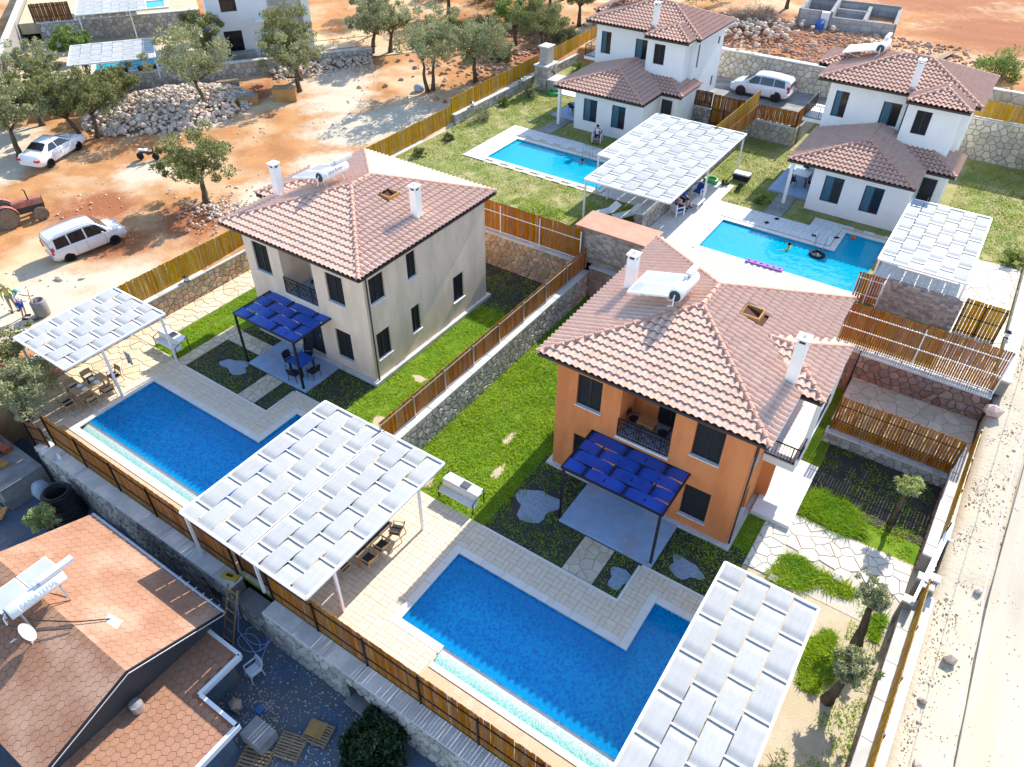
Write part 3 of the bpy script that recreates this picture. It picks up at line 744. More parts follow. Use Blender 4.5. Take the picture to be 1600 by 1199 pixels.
def chimney(parent, x, y, z0, z1, w=.42):
    c = MB().box(x-w/2, x+w/2, y-w/2, y+w/2, z0, z1).build('chimney', MAT['white'], parent)
    b = MB().box(x-w/2-.05, x+w/2+.05, y-w/2-.05, y+w/2+.05, z1+.15, z1+.22)
    for sx in (-1, 1):
        for sy in (-1, 1): b.box(x+sx*(w/2-.05)-.04, x+sx*(w/2-.05)+.04, y+sy*(w/2-.05)-.04, y+sy*(w/2-.05)+.04, z1, z1+.15)
    b.lathe([(.1, z1+.22), (.0, z1+.34)], (x, y, 0), 8); b.build('chimney_cap', MAT['white'], c)
    MB().box(x-w/2+.03, x+w/2-.03, y-w/2+.03, y+w/2-.03, z1, z1+.01).build('flue', MAT['black'], c)
    return c
def railing(parent, p0, p1, z, h, name='railing', ornate=False, step=.12):
    b = MB(); p0, p1 = Vector((*p0, 0)), Vector((*p1, 0)); L = (p1-p0).length; d = (p1-p0)/L
    for zz in (.06, h): b.beam(p0+Vector((0, 0, z+zz)), p1+Vector((0, 0, z+zz)), .045, .04)
    if ornate: b.beam(p0+Vector((0, 0, z+h*.78)), p1+Vector((0, 0, z+h*.78)), .03, .03)
    n = int(L/step)
    for i in range(n+1):
        q = p0+d*(L*i/n); b.beam(q+Vector((0, 0, z+.06)), q+Vector((0, 0, z+h)), .018 if i % 8 else .045, .018 if i % 8 else .045)
    if ornate:
        m = max(2, int(L/.42))
        for i in range(m):
            a, c = p0+d*(L*i/m), p0+d*(L*(i+1)/m)
            b.beam(a+Vector((0, 0, z+.25)), c+Vector((0, 0, z+h*.75)), .022, .022); b.beam(c+Vector((0, 0, z+.25)), a+Vector((0, 0, z+h*.75)), .022, .022)
    return b.build(name, MAT['black'], parent)
def big_villa(label, loc, mir, wallmat, Wd=8.45, D=9.8, ex=(-9.15, .52), ey=(-.5, 10.75), EZ=6.5, sidewins=()):
    t = thing('villa', label, 'house', loc); mw = Matrix.Translation(loc)
    X = (lambda x: -Wd-x) if mir else (lambda x: x)
    def rng_(a, b): a, b = X(a), X(b); return min(a, b), max(a, b)
    HZ = EZ-.12; wm = MAT[wallmat]
    front = [(-7.48, -6.33, 4.17, 5.82), (-5.45, -3.15, 3.42, 5.98), (-2.28, -1.11, 4.14, 5.86), (-2.2, -1.07, .67, 2.46), (-7.46, -6.4, .12, 2.44), (-5.3, -3.5, .12, 2.5)]
    hs = .45 if mir else 0; front = [(a+hs, b_+hs, c, d) for a, b_, c, d in front]
    if mir: front[3] = (-1.75, -.62, .12, 2.44); front[4] = (-7.01, -5.9, .67, 2.46)
    doors = (3, 5) if mir else (4, 5)
    fh = [(rng_(h[0], h[1])[0]+Wd, rng_(h[0], h[1])[1]+Wd, h[2], h[3]) for h in front]
    b = MB(); panel(b, (-Wd, 0, 0), (1, 0, 0), Wd, HZ, fh, .15, (0, -1, 0)); b.build('front_wall', wm, t)
    plain = [(.35, 1.4, 4.6, 6.05), (3.1, 3.8, 4.6, 6.08), (.4, 1.4, 1.2, 2.8), (3.1, 3.8, 1.25, 2.85), (6.7, 7.65, 1.2, 2.85)]
    entry = [(.6, 1.7, .75, 2.35), (.35, 1.25, 4.3, 5.8), (3.6, 4.7, 3.5, 5.6), (3.9, 4.9, .3, 2.5)]
    rgt, lft = (plain, entry) if mir else (entry, plain)
    b = MB(); panel(b, (0, 0, 0), (0, 1, 0), D, HZ, rgt, .15, (1, 0, 0)); b.build('side_wall', wm, t)
    lh = [(D-h[1], D-h[0], h[2], h[3]) for h in lft]
    b = MB(); panel(b, (-Wd, D, 0), (0, -1, 0), D, HZ, lh, .15, (-1, 0, 0)); b.build('side_wall', wm, t)
    b = MB(); panel(b, (0, D, 0), (-1, 0, 0), Wd, HZ, [], .15, (0, 1, 0)); b.build('rear_wall', wm, t)
    for i, h in enumerate(fh):
        if i != 1: window(t, (-Wd, 0, 0), (1, 0, 0), (0, -1, 0), h, 'door' if i in doors else 'screen', sill=i not in doors)
    for h in rgt: window(t, (0, 0, 0), (0, 1, 0), (1, 0, 0), h, 'screen')
    for h in lh: window(t, (-Wd, D, 0), (0, -1, 0), (-1, 0, 0), h, 'screen')
    MB().box(-Wd-.22, .22, -.22, D+.22, -.1, .11).build('plinth', MAT['coping'], t)
    # recessed balcony
    x0, x1 = rng_(-5.45+hs, -3.15+hs); b = MB()
    b.quad((x0, 1.7, 3.42), (x1, 1.7, 3.42), (x1, 1.7, 6), (x0, 1.7, 6)); b.quad((x0, .15, 3.42), (x0, 1.7, 3.42), (x0, 1.7, 6), (x0, .15, 6)); b.quad((x1, .15, 3.42), (x1, 1.7, 3.42), (x1, 1.7, 6), (x1, .15, 6))
    b.quad((x0, .15, 6), (x1, .15, 6), (x1, 1.7, 6), (x0, 1.7, 6)); bal = b.build('balcony', wm, t)
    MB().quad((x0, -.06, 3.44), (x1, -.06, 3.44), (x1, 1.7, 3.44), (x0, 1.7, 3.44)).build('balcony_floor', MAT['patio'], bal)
    MB().obox(((x0+x1)/2, .02, 3.4), ((x1-x0)/2+.05, 0, 0), (0, .12, 0), (0, 0, .05)).build('balcony_sill', MAT['sill'], bal)
    da, db = rng_(-4.4+hs, -3.25+hs) if not mir else (x1-1.2, x1-.1); window(bal, (0, 1.7, 0), (1, 0, 0), (0, -1, 0), (da, db, 3.47, 5.6), 'door', -.03, False, 'balcony_door')
    railing(bal, (x0, -.02), (x1, -.02), 3.44, .95, ornate=True)
    # entrance side: slab balcony, wing roof
    exs = rng_(*ex); ex0, ex1 = exs; ey0, ey1 = ey; m = (ex0+ex1)/2; run = (ex1-ex0)/2; RZ = EZ+1.42; ry0, ry1 = ey0+run+.05, ey1-run+.25
    base = hipbase(ex0, ex1, ey0, ey1, EZ, m, m, ry0, ry1, RZ)
    A, B_, C_, D_ = (ex0, ey0, EZ), (ex1, ey0, EZ), (ex1, ey1, EZ), (ex0, ey1, EZ); R0, R1 = (m, ry0, RZ), (m, ry1, RZ)
    planes = [[A, B_, R0], [B_, C_, R1, R0], [C_, D_, R1], [D_, A, R0, R1]]
    hips = [(A, R0), (B_, R0), (C_, R1), (D_, R1), (R0, R1)]
    # wing
    k = 1.42/run; wy0, wy1 = 2.9, 7.0; wm_ = (wy0+wy1)/2; rise = (wy1-wy0)/2*k; xe, xo = ex[1], ex[1]+.88; sg = -1 if mir else 1
    def wx(x): return X(x)
    a1 = (wx(xe), wy0, EZ+.015); a2 = (wx(xo), wy0, EZ+.015); a3 = (wx(xo), wy1, EZ+.015); a4 = (wx(xe), wy1, EZ+.015)
    c1 = (wx(xo-(wy1-wy0)/2), wm_, EZ+rise+.015); c2 = (wx(xe-rise/k), wm_, EZ+rise+.015)
    if not mir: planes += [[a1, a2, c1, c2], [a2, a3, c1], [a3, a4, c2, c1]]
    else: planes += [[a2, a1, c2, c1], [a3, a2, c1], [a4, a3, c1, c2]]
    hips += [(a2, c1), (a3, c1), (c1, c2)]
    n0 = len(base.v); base.add([a1, a2, a3, a4, (a1[0], a1[1], EZ-.12), (a2[0], a2[1], EZ-.12), (a3[0], a3[1], EZ-.12), (a4[0], a4[1], EZ-.12), c1, c2],
        [(0, 1, 8, 9), (1, 2, 8), (2, 3, 9, 8), (0, 1, 5, 4), (1, 2, 6, 5), (2, 3, 7, 6), (4, 5, 6, 7)])
    side = 3 if mir else 1; hx0, hx1 = rng_(-2.92, -2.22); hy0, hy1 = 5.35, 6.05
    skips = {(3 if mir else 1): (lambda p: (hx0-.1 < p.x < hx1+.1 and hy0-.12 < p.y < hy1+.12))}
    if mir: hx0, hx1 = m+1.3, m+2.0; hy0, hy1 = 5.2, 5.85; skips = {1: (lambda p: (hx0-.1 < p.x < hx1+.1 and hy0-.12 < p.y < hy1+.12))}
    roof = tile_roof(t, mw, planes, base, hips, 300, skips=skips)
    hb = MB(); zr = EZ+(ex1-(hx0+hx1)/2)*k
    for (q0, q1, q2, q3) in ((hx0-.07, hx0, hy0-.07, hy1+.07), (hx1, hx1+.07, hy0-.07, hy1+.07), (hx0, hx1, hy0-.07, hy0), (hx0, hx1, hy1, hy1+.07)): hb.box(q0, q1, q2, q3, zr-.3, zr+.16)
    ht = hb.build('roof_hatch', MAT['crate'], roof); MB().box(hx0, hx1, hy0, hy1, zr-.3, zr-.28).build('hatch_opening', MAT['black'], ht)
    gutters(t, [(ex0, ey0, ex1, ey0)], EZ)
    gutters(t, [(ex1, ey0, ex1, ey1 if mir else wy0), (ex0, wy0 if mir else ey1, ex0, ey0)], EZ, 'fascia' if not mir else 'gutter')
    gutters(t, [(wx(xe), wy0, wx(xo), wy0)], EZ); gutters(t, [(wx(xo), wy0, wx(xo), wy1)], EZ, 'fascia')
    MB().path([(.1, .12, EZ-.2), (.1, .12, .1)], .045, 6).build('downpipe', MAT['gutter'], t)
    # balcony slab on the entrance side with posts under the wing roof
    q0, q1 = rng_(0.01, 1.3); sb = MB().box(q0, q1, 2.45, 7.0, 3.05, 3.4).build('side_balcony', MAT['slab'], t)
    xo_ = q0 if mir else q1
    MB().box(xo_-.06, xo_+.06, 2.45, 7.0, 3.4, 3.75).build('parapet', MAT['white'], sb)
    railing(sb, (q0, 2.5), (q1, 2.5), 3.4, .85); railing(sb, (xo_, 2.5), (xo_, 6.9), 3.75, .5)
    for yy in (3.4, 6.7): MB().box(xo_-.1, xo_+.1, yy-.1, yy+.1, 3.75, EZ-.12).build('column', MAT['white'], t)
    f0, f1 = rng_(.0, .5); MB().box(f0, f1, 3.35, 3.6, .1, 3.05).build('entrance_fin', wm, t)
    return t, roof
def white_villa(label, loc):
    t = thing('white_villa', label, 'house', loc); mw = Matrix.Translation(loc); wm = MAT['white']; EZ, UZ = 3.1, 6.5
    def blk(nm, x0, x1, y0, y1, z0, z1, fh=(), rh=(), st='curtain', lh=()):
        b = MB(); panel(b, (x0, y0, z0), (1, 0, 0), x1-x0, z1-z0, [(h[0]-x0, h[1]-x0, h[2]-z0, h[3]-z0) for h in fh], .12, (0, -1, 0))
        panel(b, (x1, y0, z0), (0, 1, 0), y1-y0, z1-z0, [(h[0]-y0, h[1]-y0, h[2]-z0, h[3]-z0) for h in rh], .12, (1, 0, 0))
        panel(b, (x1, y1, z0), (-1, 0, 0), x1-x0, z1-z0, [], .12, (0, 1, 0)); panel(b, (x0, y1, z0), (0, -1, 0), y1-y0, z1-z0, [], .12, (-1, 0, 0))
        w = b.build(nm, wm, t)
        for h in fh: window(t, (0, y0, 0), (1, 0, 0), (0, -1, 0), h, st, .1, False)
        for h in rh: window(t, (x1, 0, 0), (0, 1, 0), (1, 0, 0), h, 'screen', .1, False, mull=False)
    blk('lower_wall', -5.65, .15, 26.8, 33.0, 0, EZ-.1, [(-4.87, -3.70, .80, 2.5), (-2.42, -1.28, .78, 2.49)])
    blk('porch_wall', .15, 1.6, 29.8, 33.2, 0, EZ-.1)
    window(t, (0, 29.8, 0), (1, 0, 0), (0, -1, 0), (.3, 1.15, .05, 2.6), 'door', -.03, False, 'entrance_door', False)
    blk('upper_wall', -7.2, 1.3, 32.5, 38.4, 0, UZ-.1, [(-6.74, -5.87, 4.15, 5.82), (-3.69, -2.55, 4.25, 5.72)], [(33.1, 33.45, 4.2, 5.9), (37.2, 37.6, 5.0, 5.6), (37.0, 37.4, 1.8, 2.6)], 'curtain')
    blk('bay_wall', -2.1, 1.0, 31.2, 32.6, 3.0, UZ-.1, [(-1.5, -.6, 4.55, 6.0)], (), 'screen')
    # lower roof
    A, B_ = (-7.3, 26.3, EZ), (.3, 26.3, EZ); R0 = (-3.35, 29.3, EZ+1.15); R1 = (-3.35, 32.6, EZ+1.15)
    planes = [[A, B_, R0], [(-7.3, 32.6, EZ), A, R0, R1], [B_, (.3, 31.2, EZ), (-3.35, 32.5, EZ+1.15), R0]]
    e1, e2, e3, e4 = (.3, 29.4, EZ+.02), (2.01, 29.4, EZ+.02), (-.95, 32.4, EZ+.92), (-2.7, 32.4, EZ+.92)
    planes += [[e1, e2, e3, e4], [e2, (2.01, 33.1, EZ+.02), (-.95, 33.1, EZ+.92), e3]]
    base = MB(); z = EZ-.12
    for P in planes: base.add([(p[0], p[1], p[2]-.01) for p in P], [tuple(range(len(P)))])
    base.add([(-7.3, 26.3, z), (.3, 26.3, z), (.3, 33, z), (-7.3, 33, z)], [(0, 1, 2, 3)]); base.add([(.2, 29.4, z), (2.01, 29.4, z), (2.01, 33.1, z), (.2, 33.1, z)], [(0, 1, 2, 3)])
    tile_roof(t, mw, planes, base, [(A, R0), (B_, R0), (R0, R1), (e2, e3), (e1, e4)], 0, 'tile', 'tilepale', single_hips=False, rkey='ridge')
    gutters(t, [(-7.3, 26.3, .3, 26.3), (.3, 26.3, .3, 29.4), (.3, 29.4, 2.01, 29.4), (-7.3, 26.3, -7.3, 32.6)], EZ); gutters(t, [(2.01, 29.4, 2.01, 33.1)], EZ, 'fascia')
    # upper roof
    ex0, ex1, ey0, ey1 = -8.0, 1.8, 32.05, 38.9; RZ = UZ+1.35; rx0, rx1, rm = -3.75, -2.1, 35.45
    A, B_, C_, D_ = (ex0, ey0, UZ), (ex1, ey0, UZ), (ex1, ey1, UZ), (ex0, ey1, UZ); R0, R1 = (rx0, rm, RZ), (rx1, rm, RZ)
    planes = [[A, B_, R1, R0], [B_, C_, R1], [C_, D_, R0, R1], [D_, A, R0]]
    b1, b2, ap, bk = (-2.2, 30.75, UZ+.03), (1.4, 30.75, UZ+.03), (-.4, 32.55, UZ+.62), (-.4, 33.6, UZ+.62)
    planes += [[b1, b2, ap], [(-2.2, 32.1, UZ+.03), b1, ap, bk], [b2, (1.4, 32.1, UZ+.03), bk, ap]]
    l1, l2, l3, l4, l5 = (-8.9, 35.0, UZ+.03), (-8.9, 38.9, UZ+.03), (-7.0, 36.95, UZ+.6), (-5.8, 36.95, UZ+.6), (-8.0, 35.0, UZ+.03)
    planes += [[l1, l5, l4, l3], [l2, l1, l3]]
    base = MB(); z = UZ-.12
    for P in planes: base.add([(p[0], p[1], p[2]-.01) for p in P], [tuple(range(len(P)))])
    base.add([(ex0, ey0, z), (ex1, ey0, z), (ex1, ey1, z), (ex0, ey1, z)], [(0, 1, 2, 3)]); base.add([(-2.2, 30.75, z), (1.4, 30.75, z), (1.4, 32.2, z), (-2.2, 32.2, z)], [(0, 1, 2, 3)]); base.add([(-8.9, 35, z), (-7.9, 35, z), (-7.9, 38.9, z), (-8.9, 38.9, z)], [(0, 1, 2, 3)])
    tile_roof(t, mw, planes, base, [(A, R0), (B_, R1), (C_, R1), (D_, R0), (R0, R1), (b1, ap), (b2, ap), (ap, bk), (l1, l3), (l3, l4)], 0, 'tile', 'tilepale', single_hips=False, rkey='ridge')
    gutters(t, [(ex0, ey0, -2.2, ey0), (-2.2, 30.75, 1.4, 30.75), (-2.2, 30.75, -2.2, 32), (1.4, ey0, ex1, ey0)], UZ); gutters(t, [(ex1, ey0, ex1, ey1), (1.4, 30.75, 1.4, 32.05)], UZ, 'fascia')
    MB().path([(-2.25, 32.38, UZ-.2), (-2.25, 32.38, 3.6)], .05, 6).build('downpipe', MAT['gutter'], t)
    chimney(t, -2.35, 32.75, UZ+.05, UZ+1.75, .38)
    sb = MB().box(-8.6, -7.2, 33.2, 36.4, 3.2, 3.42).build('side_balcony', MAT['slab'], t); railing(sb, (-8.55, 33.25), (-8.55, 36.3), 3.42, .9); railing(sb, (-8.55, 33.25), (-7.2, 33.25), 3.42, .9)
    for (x, y) in ((-7.0, 26.7), (-7.0, 31.8)): MB().box(x-.1, x+.1, y-.1, y+.1, 0, EZ-.12).build('porch_column', MAT['white'], t)
    return t
# ---------------------------------------------------------------- pergolas
def pergola(label, loc, Wx, Ly, H, nstrip, nbar, posts, key='fabric', mm='whitem', group='woven shade pergolas', amp=.055, along='y', beamw=.09, name='pergola', gapx=.02):
    """frame Wx by Ly with its corner at loc; strips of cloth woven over and under the cross bars"""
    t = thing(name, label, 'pergola', loc, 0, group); m = MAT[mm]
    if along == 'x': Wd, Ld = Ly, Wx
    else: Wd, Ld = Wx, Ly
    def P(u, v, z): return (u, v, z) if along == 'y' else (v, u, z)
    for (a, b) in ((P(0, 0, H), P(Wd, 0, H)), (P(Wd, 0, H), P(Wd, Ld, H)), (P(Wd, Ld, H), P(0, Ld, H)), (P(0, Ld, H), P(0, 0, H))): MB().beam(a, b, beamw, beamw*1.2).build('beam', m, t)
    for i in range(1, nbar): v = Ld*i/nbar; MB().beam(P(.04, v, H), P(Wd-.04, v, H), .06, .05).build('cross_bar', m, t)
    for (x, y) in posts: MB().box(x-.05, x+.05, y-.05, y+.05, .0, H-.03).build('post', m, t)
    for s in range(nstrip):
        u0, u1 = Wd*s/nstrip+gapx, Wd*(s+1)/nstrip-gapx; n = nbar*8; v = []; f = []
        for k in range(n+1):
            ph = k/8*PI+(PI if s % 2 else 0)
            y = Ld*k/n; za = (.035 if amp > .052 else .02)-(amp*1.7)*(.5-.5*math.cos(ph))**6+random.uniform(-.004, .004); yy = min(Ld-.03, max(.03, y))
            for q in (u0, (u0+u1)/2, u1): v.append(P(q, yy, H+za+.015-(.012 if q not in (u0, u1) else 0)))
        for k in range(n):
            for c in (0, 1): f.append((3*k+c, 3*k+c+1, 3*k+4+c, 3*k+3+c))
        MB().add(v, f).build('fabric_strip', MAT[key], t, True)
    return t
# ---------------------------------------------------------------- solar heaters
def text_mesh(txt, size, mat, name, parent, fn):
    cu = bpy.data.curves.new('lettering', 'FONT'); cu.body = txt; cu.size = size; cu.align_x = 'CENTER'; cu.align_y = 'CENTER'; cu.resolution_u = 2
    o = bpy.data.objects.new('lettering', cu); me = bpy.data.meshes.new_from_object(o); bpy.data.objects.remove(o)
    bm = bmesh.new(); bm.from_mesh(me); bmesh.ops.triangulate(bm, faces=bm.faces); bmesh.ops.subdivide_edges(bm, edges=[e for e in bm.edges if e.calc_length() > size*.3], cuts=1)
    for v in bm.verts: v.co = Vector(fn(v.co.x, v.co.y))
    bm.to_mesh(me); bm.free(); me.materials.clear(); me.materials.append(MAT[mat]); r = bpy.data.objects.new(name, me); link(r, parent); return r
def heater(label, loc, rz, text=None, tl=1.9, tr=.29, pl=1.9, pw=1.0, tilt=14, legs=True, drop=0., stand=.75, panels=2, inkm='inkb', group='solar water heaters on the roofs'):
    """tank lies along local y at the origin; panels run down towards -x"""
    t = thing('solar_water_heater', label, 'water heater', loc, rz, group); a = math.radians(tilt)
    tk = MB().lathe([(0, -tl/2), (tr*.86, -tl/2), (tr, -tl/2+.05), (tr, tl/2-.05), (tr*.86, tl/2), (0, tl/2)], (0, 0, stand), 24, axis='y').build('tank', MAT['tankw'], t); autosmooth(tk)
    MB().lathe([(0, -tl/2-.012), (tr*.84, -tl/2-.012), (tr*.84, -tl/2+.01)], (0, 0, stand), 20, axis='y').build('tank_end', MAT['tankend'], tk)
    for yy in (-.33*tl, .33*tl): MB().lathe([(tr+.006, yy-.02), (tr+.006, yy+.02)], (0, 0, stand), 24, axis='y').build('band', MAT['whitem'], tk)
    for i in range(panels):
        y0 = -pw*panels/2+i*pw+.02; y1 = y0+pw-.04; x0 = -.25; z0 = stand-.05; x1 = x0-pl*math.cos(a); z1 = z0-pl*math.sin(a)
        pb = MB(); pb.add([(x0, y0, z0), (x1, y0, z1), (x1, y1, z1), (x0, y1, z0), (x0, y0, z0-.09), (x1, y0, z1-.09), (x1, y1, z1-.09), (x0, y1, z0-.09)], [(0, 1, 2, 3), (4, 7, 6, 5), (0, 4, 5, 1), (1, 5, 6, 2), (2, 6, 7, 3), (3, 7, 4, 0)])
        p = pb.build('panel', MAT['whitem'], t); e = .05
        MB().quad((x0-e, y0+e, z0+.004-e*math.tan(a)), (x1+e, y0+e, z1+.004+e*math.tan(a)), (x1+e, y1-e, z1+.004+e*math.tan(a)), (x0-e, y1-e, z0+.004-e*math.tan(a))).build('panel_glass', MAT['panel'], p)
    fb = MB()
    for yy in (-tl*.35, tl*.35):
        fb.beam((.12, yy, stand-tr), (.3, yy, drop-.35), .04, .04); fb.beam((-.1, yy, stand-tr), (.3, yy, drop-.3), .035, .035); fb.beam((-.25-pl*math.cos(a)*.95, yy, stand-pl*math.sin(a)-.1), (.3, yy, drop-.33), .04, .04)
        fb.beam((.15, yy, stand-tr-.02), (-.2, yy, stand-tr-.02), .05, .05)
    fb.beam((.3, -tl*.4, drop-.3), (.3, tl*.4, drop-.3), .035, .035); fb.build('frame', MAT['steel'], t)
    pp = MB(); pp.path([(0, -tl/2-.03, stand+.08), (.02, -tl/2-.16, stand-.02), (.03, -tl/2-.18, stand-.35), (-.2, -tl/2-.1, stand-.5)], .028, 6); pp.path([(-.3, -tl/2, stand-.25), (-.1, -tl/2-.1, stand-.2), (-.05, -tl/2-.04, stand-.12)], .02, 6)
    pp.build('pipe', MAT['whitem'], t)
    MB().lathe([(.08, 0), (.08, .16), (.0, .2)], (-.05, tl*.05, stand+tr-.03), 10).build('vent_cap', MAT['tankw'], tk)
    ft = MB().box(-.12, .12, tl*.12, tl*.75, stand+tr+.03, stand+tr+.19).build('feed_tank', MAT['tankw'], t)
    if text:
        def fn(x, y): ang = math.radians(28)+y/tr; return ((tr+.008)*math.cos(ang), x, stand+(tr+.008)*math.sin(ang))
        text_mesh(text, .25, inkm, 'lettering', tk, fn)
    return t
# ---------------------------------------------------------------- vehicles
def wheel(parent, x, y, r, w, rimm='alloy', tyrem='rubber', spokes=7):
    sg = 1 if y > 0 else -1
    t = MB().lathe([(r*.62, -w/2), (r*.93, -w/2), (r, -w/3), (r, w/3), (r*.93, w/2), (r*.62, w/2), (r*.62, -w/2)], (0, 0, 0), 20, axis='y').build('wheel', MAT[tyrem], parent, loc=(x, y, r)); autosmooth(t)
    b = MB().lathe([(r*.62, -.02), (r*.6, .0), (r*.6, .012)], (0, sg*w*.3, 0), 20, axis='y')
    b.lathe([(0, -.01), (r*.62, -.01)], (0, sg*w*.15, 0), 20, 1, axis='y')
    for k in range(spokes):
        a = 2*PI*k/spokes; b.beam((math.cos(a)*r*.08, sg*w*.36, math.sin(a)*r*.08), (math.cos(a)*r*.6, sg*w*.36, math.sin(a)*r*.6), .05*r/.32, .03)
    b.lathe([(r*.16, -.02), (r*.16, .025), (0, .03)], (0, sg*w*.36, 0), 10, axis='y'); b.build('rim', [MAT[rimm], MAT['black']], t); return t
def car(label, loc, rz, st, wheels, r, paint='carw', panes=(), ws=None, rg=None, rails=False, scale=1., tail='red', rear_low=False, cat='car', name='parked_car', rot=None):
    t = thing(name, label, cat, loc, rz); t.scale = (scale,)*3
    if rot: t.rotation_euler = (rot[0], rot[1], rz)
    def at(x):
        for i in range(len(st)-1):
            if st[i][0] <= x <= st[i+1][0]:
                k = (x-st[i][0])/(st[i+1][0]-st[i][0]); return [a+(b-a)*k for a, b in zip(st[i], st[i+1])]
        return list(st[0] if x < st[0][0] else st[-1])
    xs = [s[0] for s in st]; fx = []
    for i in range(len(xs)-1):
        for k in range(3): fx.append(xs[i]+(xs[i+1]-xs[i])*k/3)
    fx.append(xs[-1]); b = MB(); v = []
    for x in fx:
        _, zb, zl, zt, hb, hl, ht = at(x)
        half = [(hb*.86, zb), (hb*.97, zb+.1), (hb, zb+(zl-zb)*.5), (hl+.01, zl-.03), (hl-.02, zl+.02), (ht+.015, zt-.07), (ht-.06, zt-.012), (ht*.5, zt+.012)]
        v += [(x, y, z) for y, z in half]+[(x, -y, z) for y, z in reversed(half)]
    n = 16; f = [(i*n+k, i*n+(k+1) % n, (i+1)*n+(k+1) % n, (i+1)*n+k) for i in range(len(fx)-1) for k in range(n)]+[tuple(range(n)), tuple((len(fx)-1)*n+k for k in range(n-1, -1, -1))]
    bd = b.add(v, f).build('body', MAT[paint], t); autosmooth(bd, 38)
    def sp(x, s, k, off=.014):
        _, zb, zl, zt, hb, hl, ht = at(x); return (x, s*(hl-.02+(ht+.015-hl+.02)*k+off), zl+.02+(zt-.07-zl-.02)*k+off*.3)
    for s in (1, -1):
        for (xa0, xa1, xb0, xb1) in panes:       # lower x range, upper x range
            q = []; m = 4
            for i in range(m+1): q.append(sp(xa0+(xa1-xa0)*i/m, s, .06))
            for i in range(m+1): q.append(sp(xb0+(xb1-xb0)*i/m, s, .93))
            MB().add(q, [(i, i+1, m+2+i, m+1+i) for i in range(m)]).build('side_window', MAT['glass'], t)
        for x in wheels: MB().lathe([(0, 0), (r*1.17, 0), (r*1.17, .05)], (x, s*(at(x)[4]-.045), r*1.02), 18, axis='y').build('wheel_arch', MAT['black'], t)
        _, zb, zl, zt, hb, hl, ht = at(wheels[1]-.55)
        m_ = MB().obox((wheels[1]-.5, s*(hl+.1), zl+.1), (.05, 0, 0), (0, .09, 0), (0, 0, .065)).build('mirror', MAT[paint], t)
        for xx in (wheels[1]-.95, wheels[1]-2.0): MB().obox((xx, s*(at(xx)[4]+.005), at(xx)[2]-.16), (.09, 0, 0), (0, .012, 0), (0, 0, .014)).build('door_handle', MAT[paint], t)
        for xx in (wheels[1]-.45, wheels[1]-1.55, wheels[1]-2.25):
            MB().path([(xx, s*(at(xx)[4]+.002), at(xx)[1]+.12), (xx, s*(at(xx)[4]+.006), (at(xx)[1]+at(xx)[2])/2), (xx, s*(at(xx)[5]+.011), at(xx)[2]-.03)], .006, 4).build('door_gap', MAT['darkg'], t)
        # lamps
        x0 = st[0][0]; zl0, zt0 = st[0][2], st[0][3]
        if rear_low: z0, z1 = zl0-.12, zl0+.02
        else: z0, z1 = zl0-.18, zl0+.25
        MB().obox((x0+.06, s*(st[0][5]-.05), (z0+z1)/2), (.1, 0, 0), (0, .075 if not rear_low else .17, 0), (0, 0, (z1-z0)/2)).build('tail_lamp', MAT['red'], t)
        e = at(st[-1][0]-.12); MB().obox((st[-1][0]-.14, s*(e[5]-.1), e[2]-.03), (.14, 0, 0), (0, .12, 0), (0, 0, .07)).build('headlight', MAT['lamp'], t)
        if rails:
            MB().path([(-1.7, s*(at(-1.7)[6]-.02), at(-1.7)[3]+.05), (0, s*(at(0)[6]-.02), at(0)[3]+.07), (.7, s*(at(.7)[6]-.02), at(.7)[3]+.03)], .02, 5).build('roof_rail', MAT['steel'], t)
    def glassq(xa, xb, ka, kb, nm):
        A, B = at(xa), at(xb); off = .016; d = 1 if xb > xa else -1
        q = [(xa, A[6]-.05, A[3]-.01), (xa, -A[6]+.05, A[3]-.01), (xb, -B[6]+.03, B[3]+.01), (xb, B[6]-.03, B[3]+.01)]
        m = 4; v = []
        for i in range(m+1):
            k = ka+(kb-ka)*i/m; x = xa+(xb-xa)*k; C = at(x); w = C[6]-.04
            for y in (-1, -.5, 0, .5, 1): v.append((x+d*off, y*w, C[3]+(.012 if abs(y) < .9 else -.01)+off))
        MB().add(v, [(i*5+j, i*5+j+1, i*5+j+6, i*5+j+5) for i in range(m) for j in range(4)]).build(nm, MAT['glass'], t, True)
    if ws: glassq(ws[0], ws[1], .08, .92, 'windscreen')
    if rg: glassq(rg[0], rg[1], .08, .92, 'rear_window')
    else:
        s0 = st[0]; MB().obox((s0[0]-.008, 0, (s0[2]+s0[3])/2+.0), (.012, 0, 0), (0, (s0[5]+s0[6])/2-.12, 0), (0, 0, (s0[3]-s0[2])/2-.1)).build('rear_window', MAT['glass'], t)
    s0 = st[0]; MB().obox((s0[0]-.01, 0, s0[2]-.22), (.012, 0, 0), (0, .26, 0), (0, 0, .06)).build('number_plate', MAT['plate'], t)
    MB().obox((s0[0]-.0, 0, s0[1]+.1), (.05, 0, 0), (0, s0[4]*.9, 0), (0, 0, .08)).build('bumper', MAT[paint], t)
    s1 = st[-1]; MB().obox((s1[0]-.01, 0, s1[1]+.16), (.03, 0, 0), (0, s1[4]*.7, 0), (0, 0, .09)).build('grille', MAT['black'], t)
    for x in wheels:
        for s in (1, -1): wheel(t, x, s*(at(x)[4]-.1), r, .2)
    return t
ST_VAN = [(-2.14, .38, .98, 1.62, .80, .83, .66), (-2.02, .28, 1.0, 1.76, .85, .86, .69), (-1.0, .22, 1.02, 1.82, .9, .88, .71), (0, .22, 1.0, 1.83, .9, .88, .71), (.72, .22, .98, 1.74, .9, .88, .68), (1.45, .22, .98, 1.07, .9, .87, .78), (2.0, .24, .88, .93, .88, .82, .68), (2.28, .3, .66, .72, .8, .74, .58)]
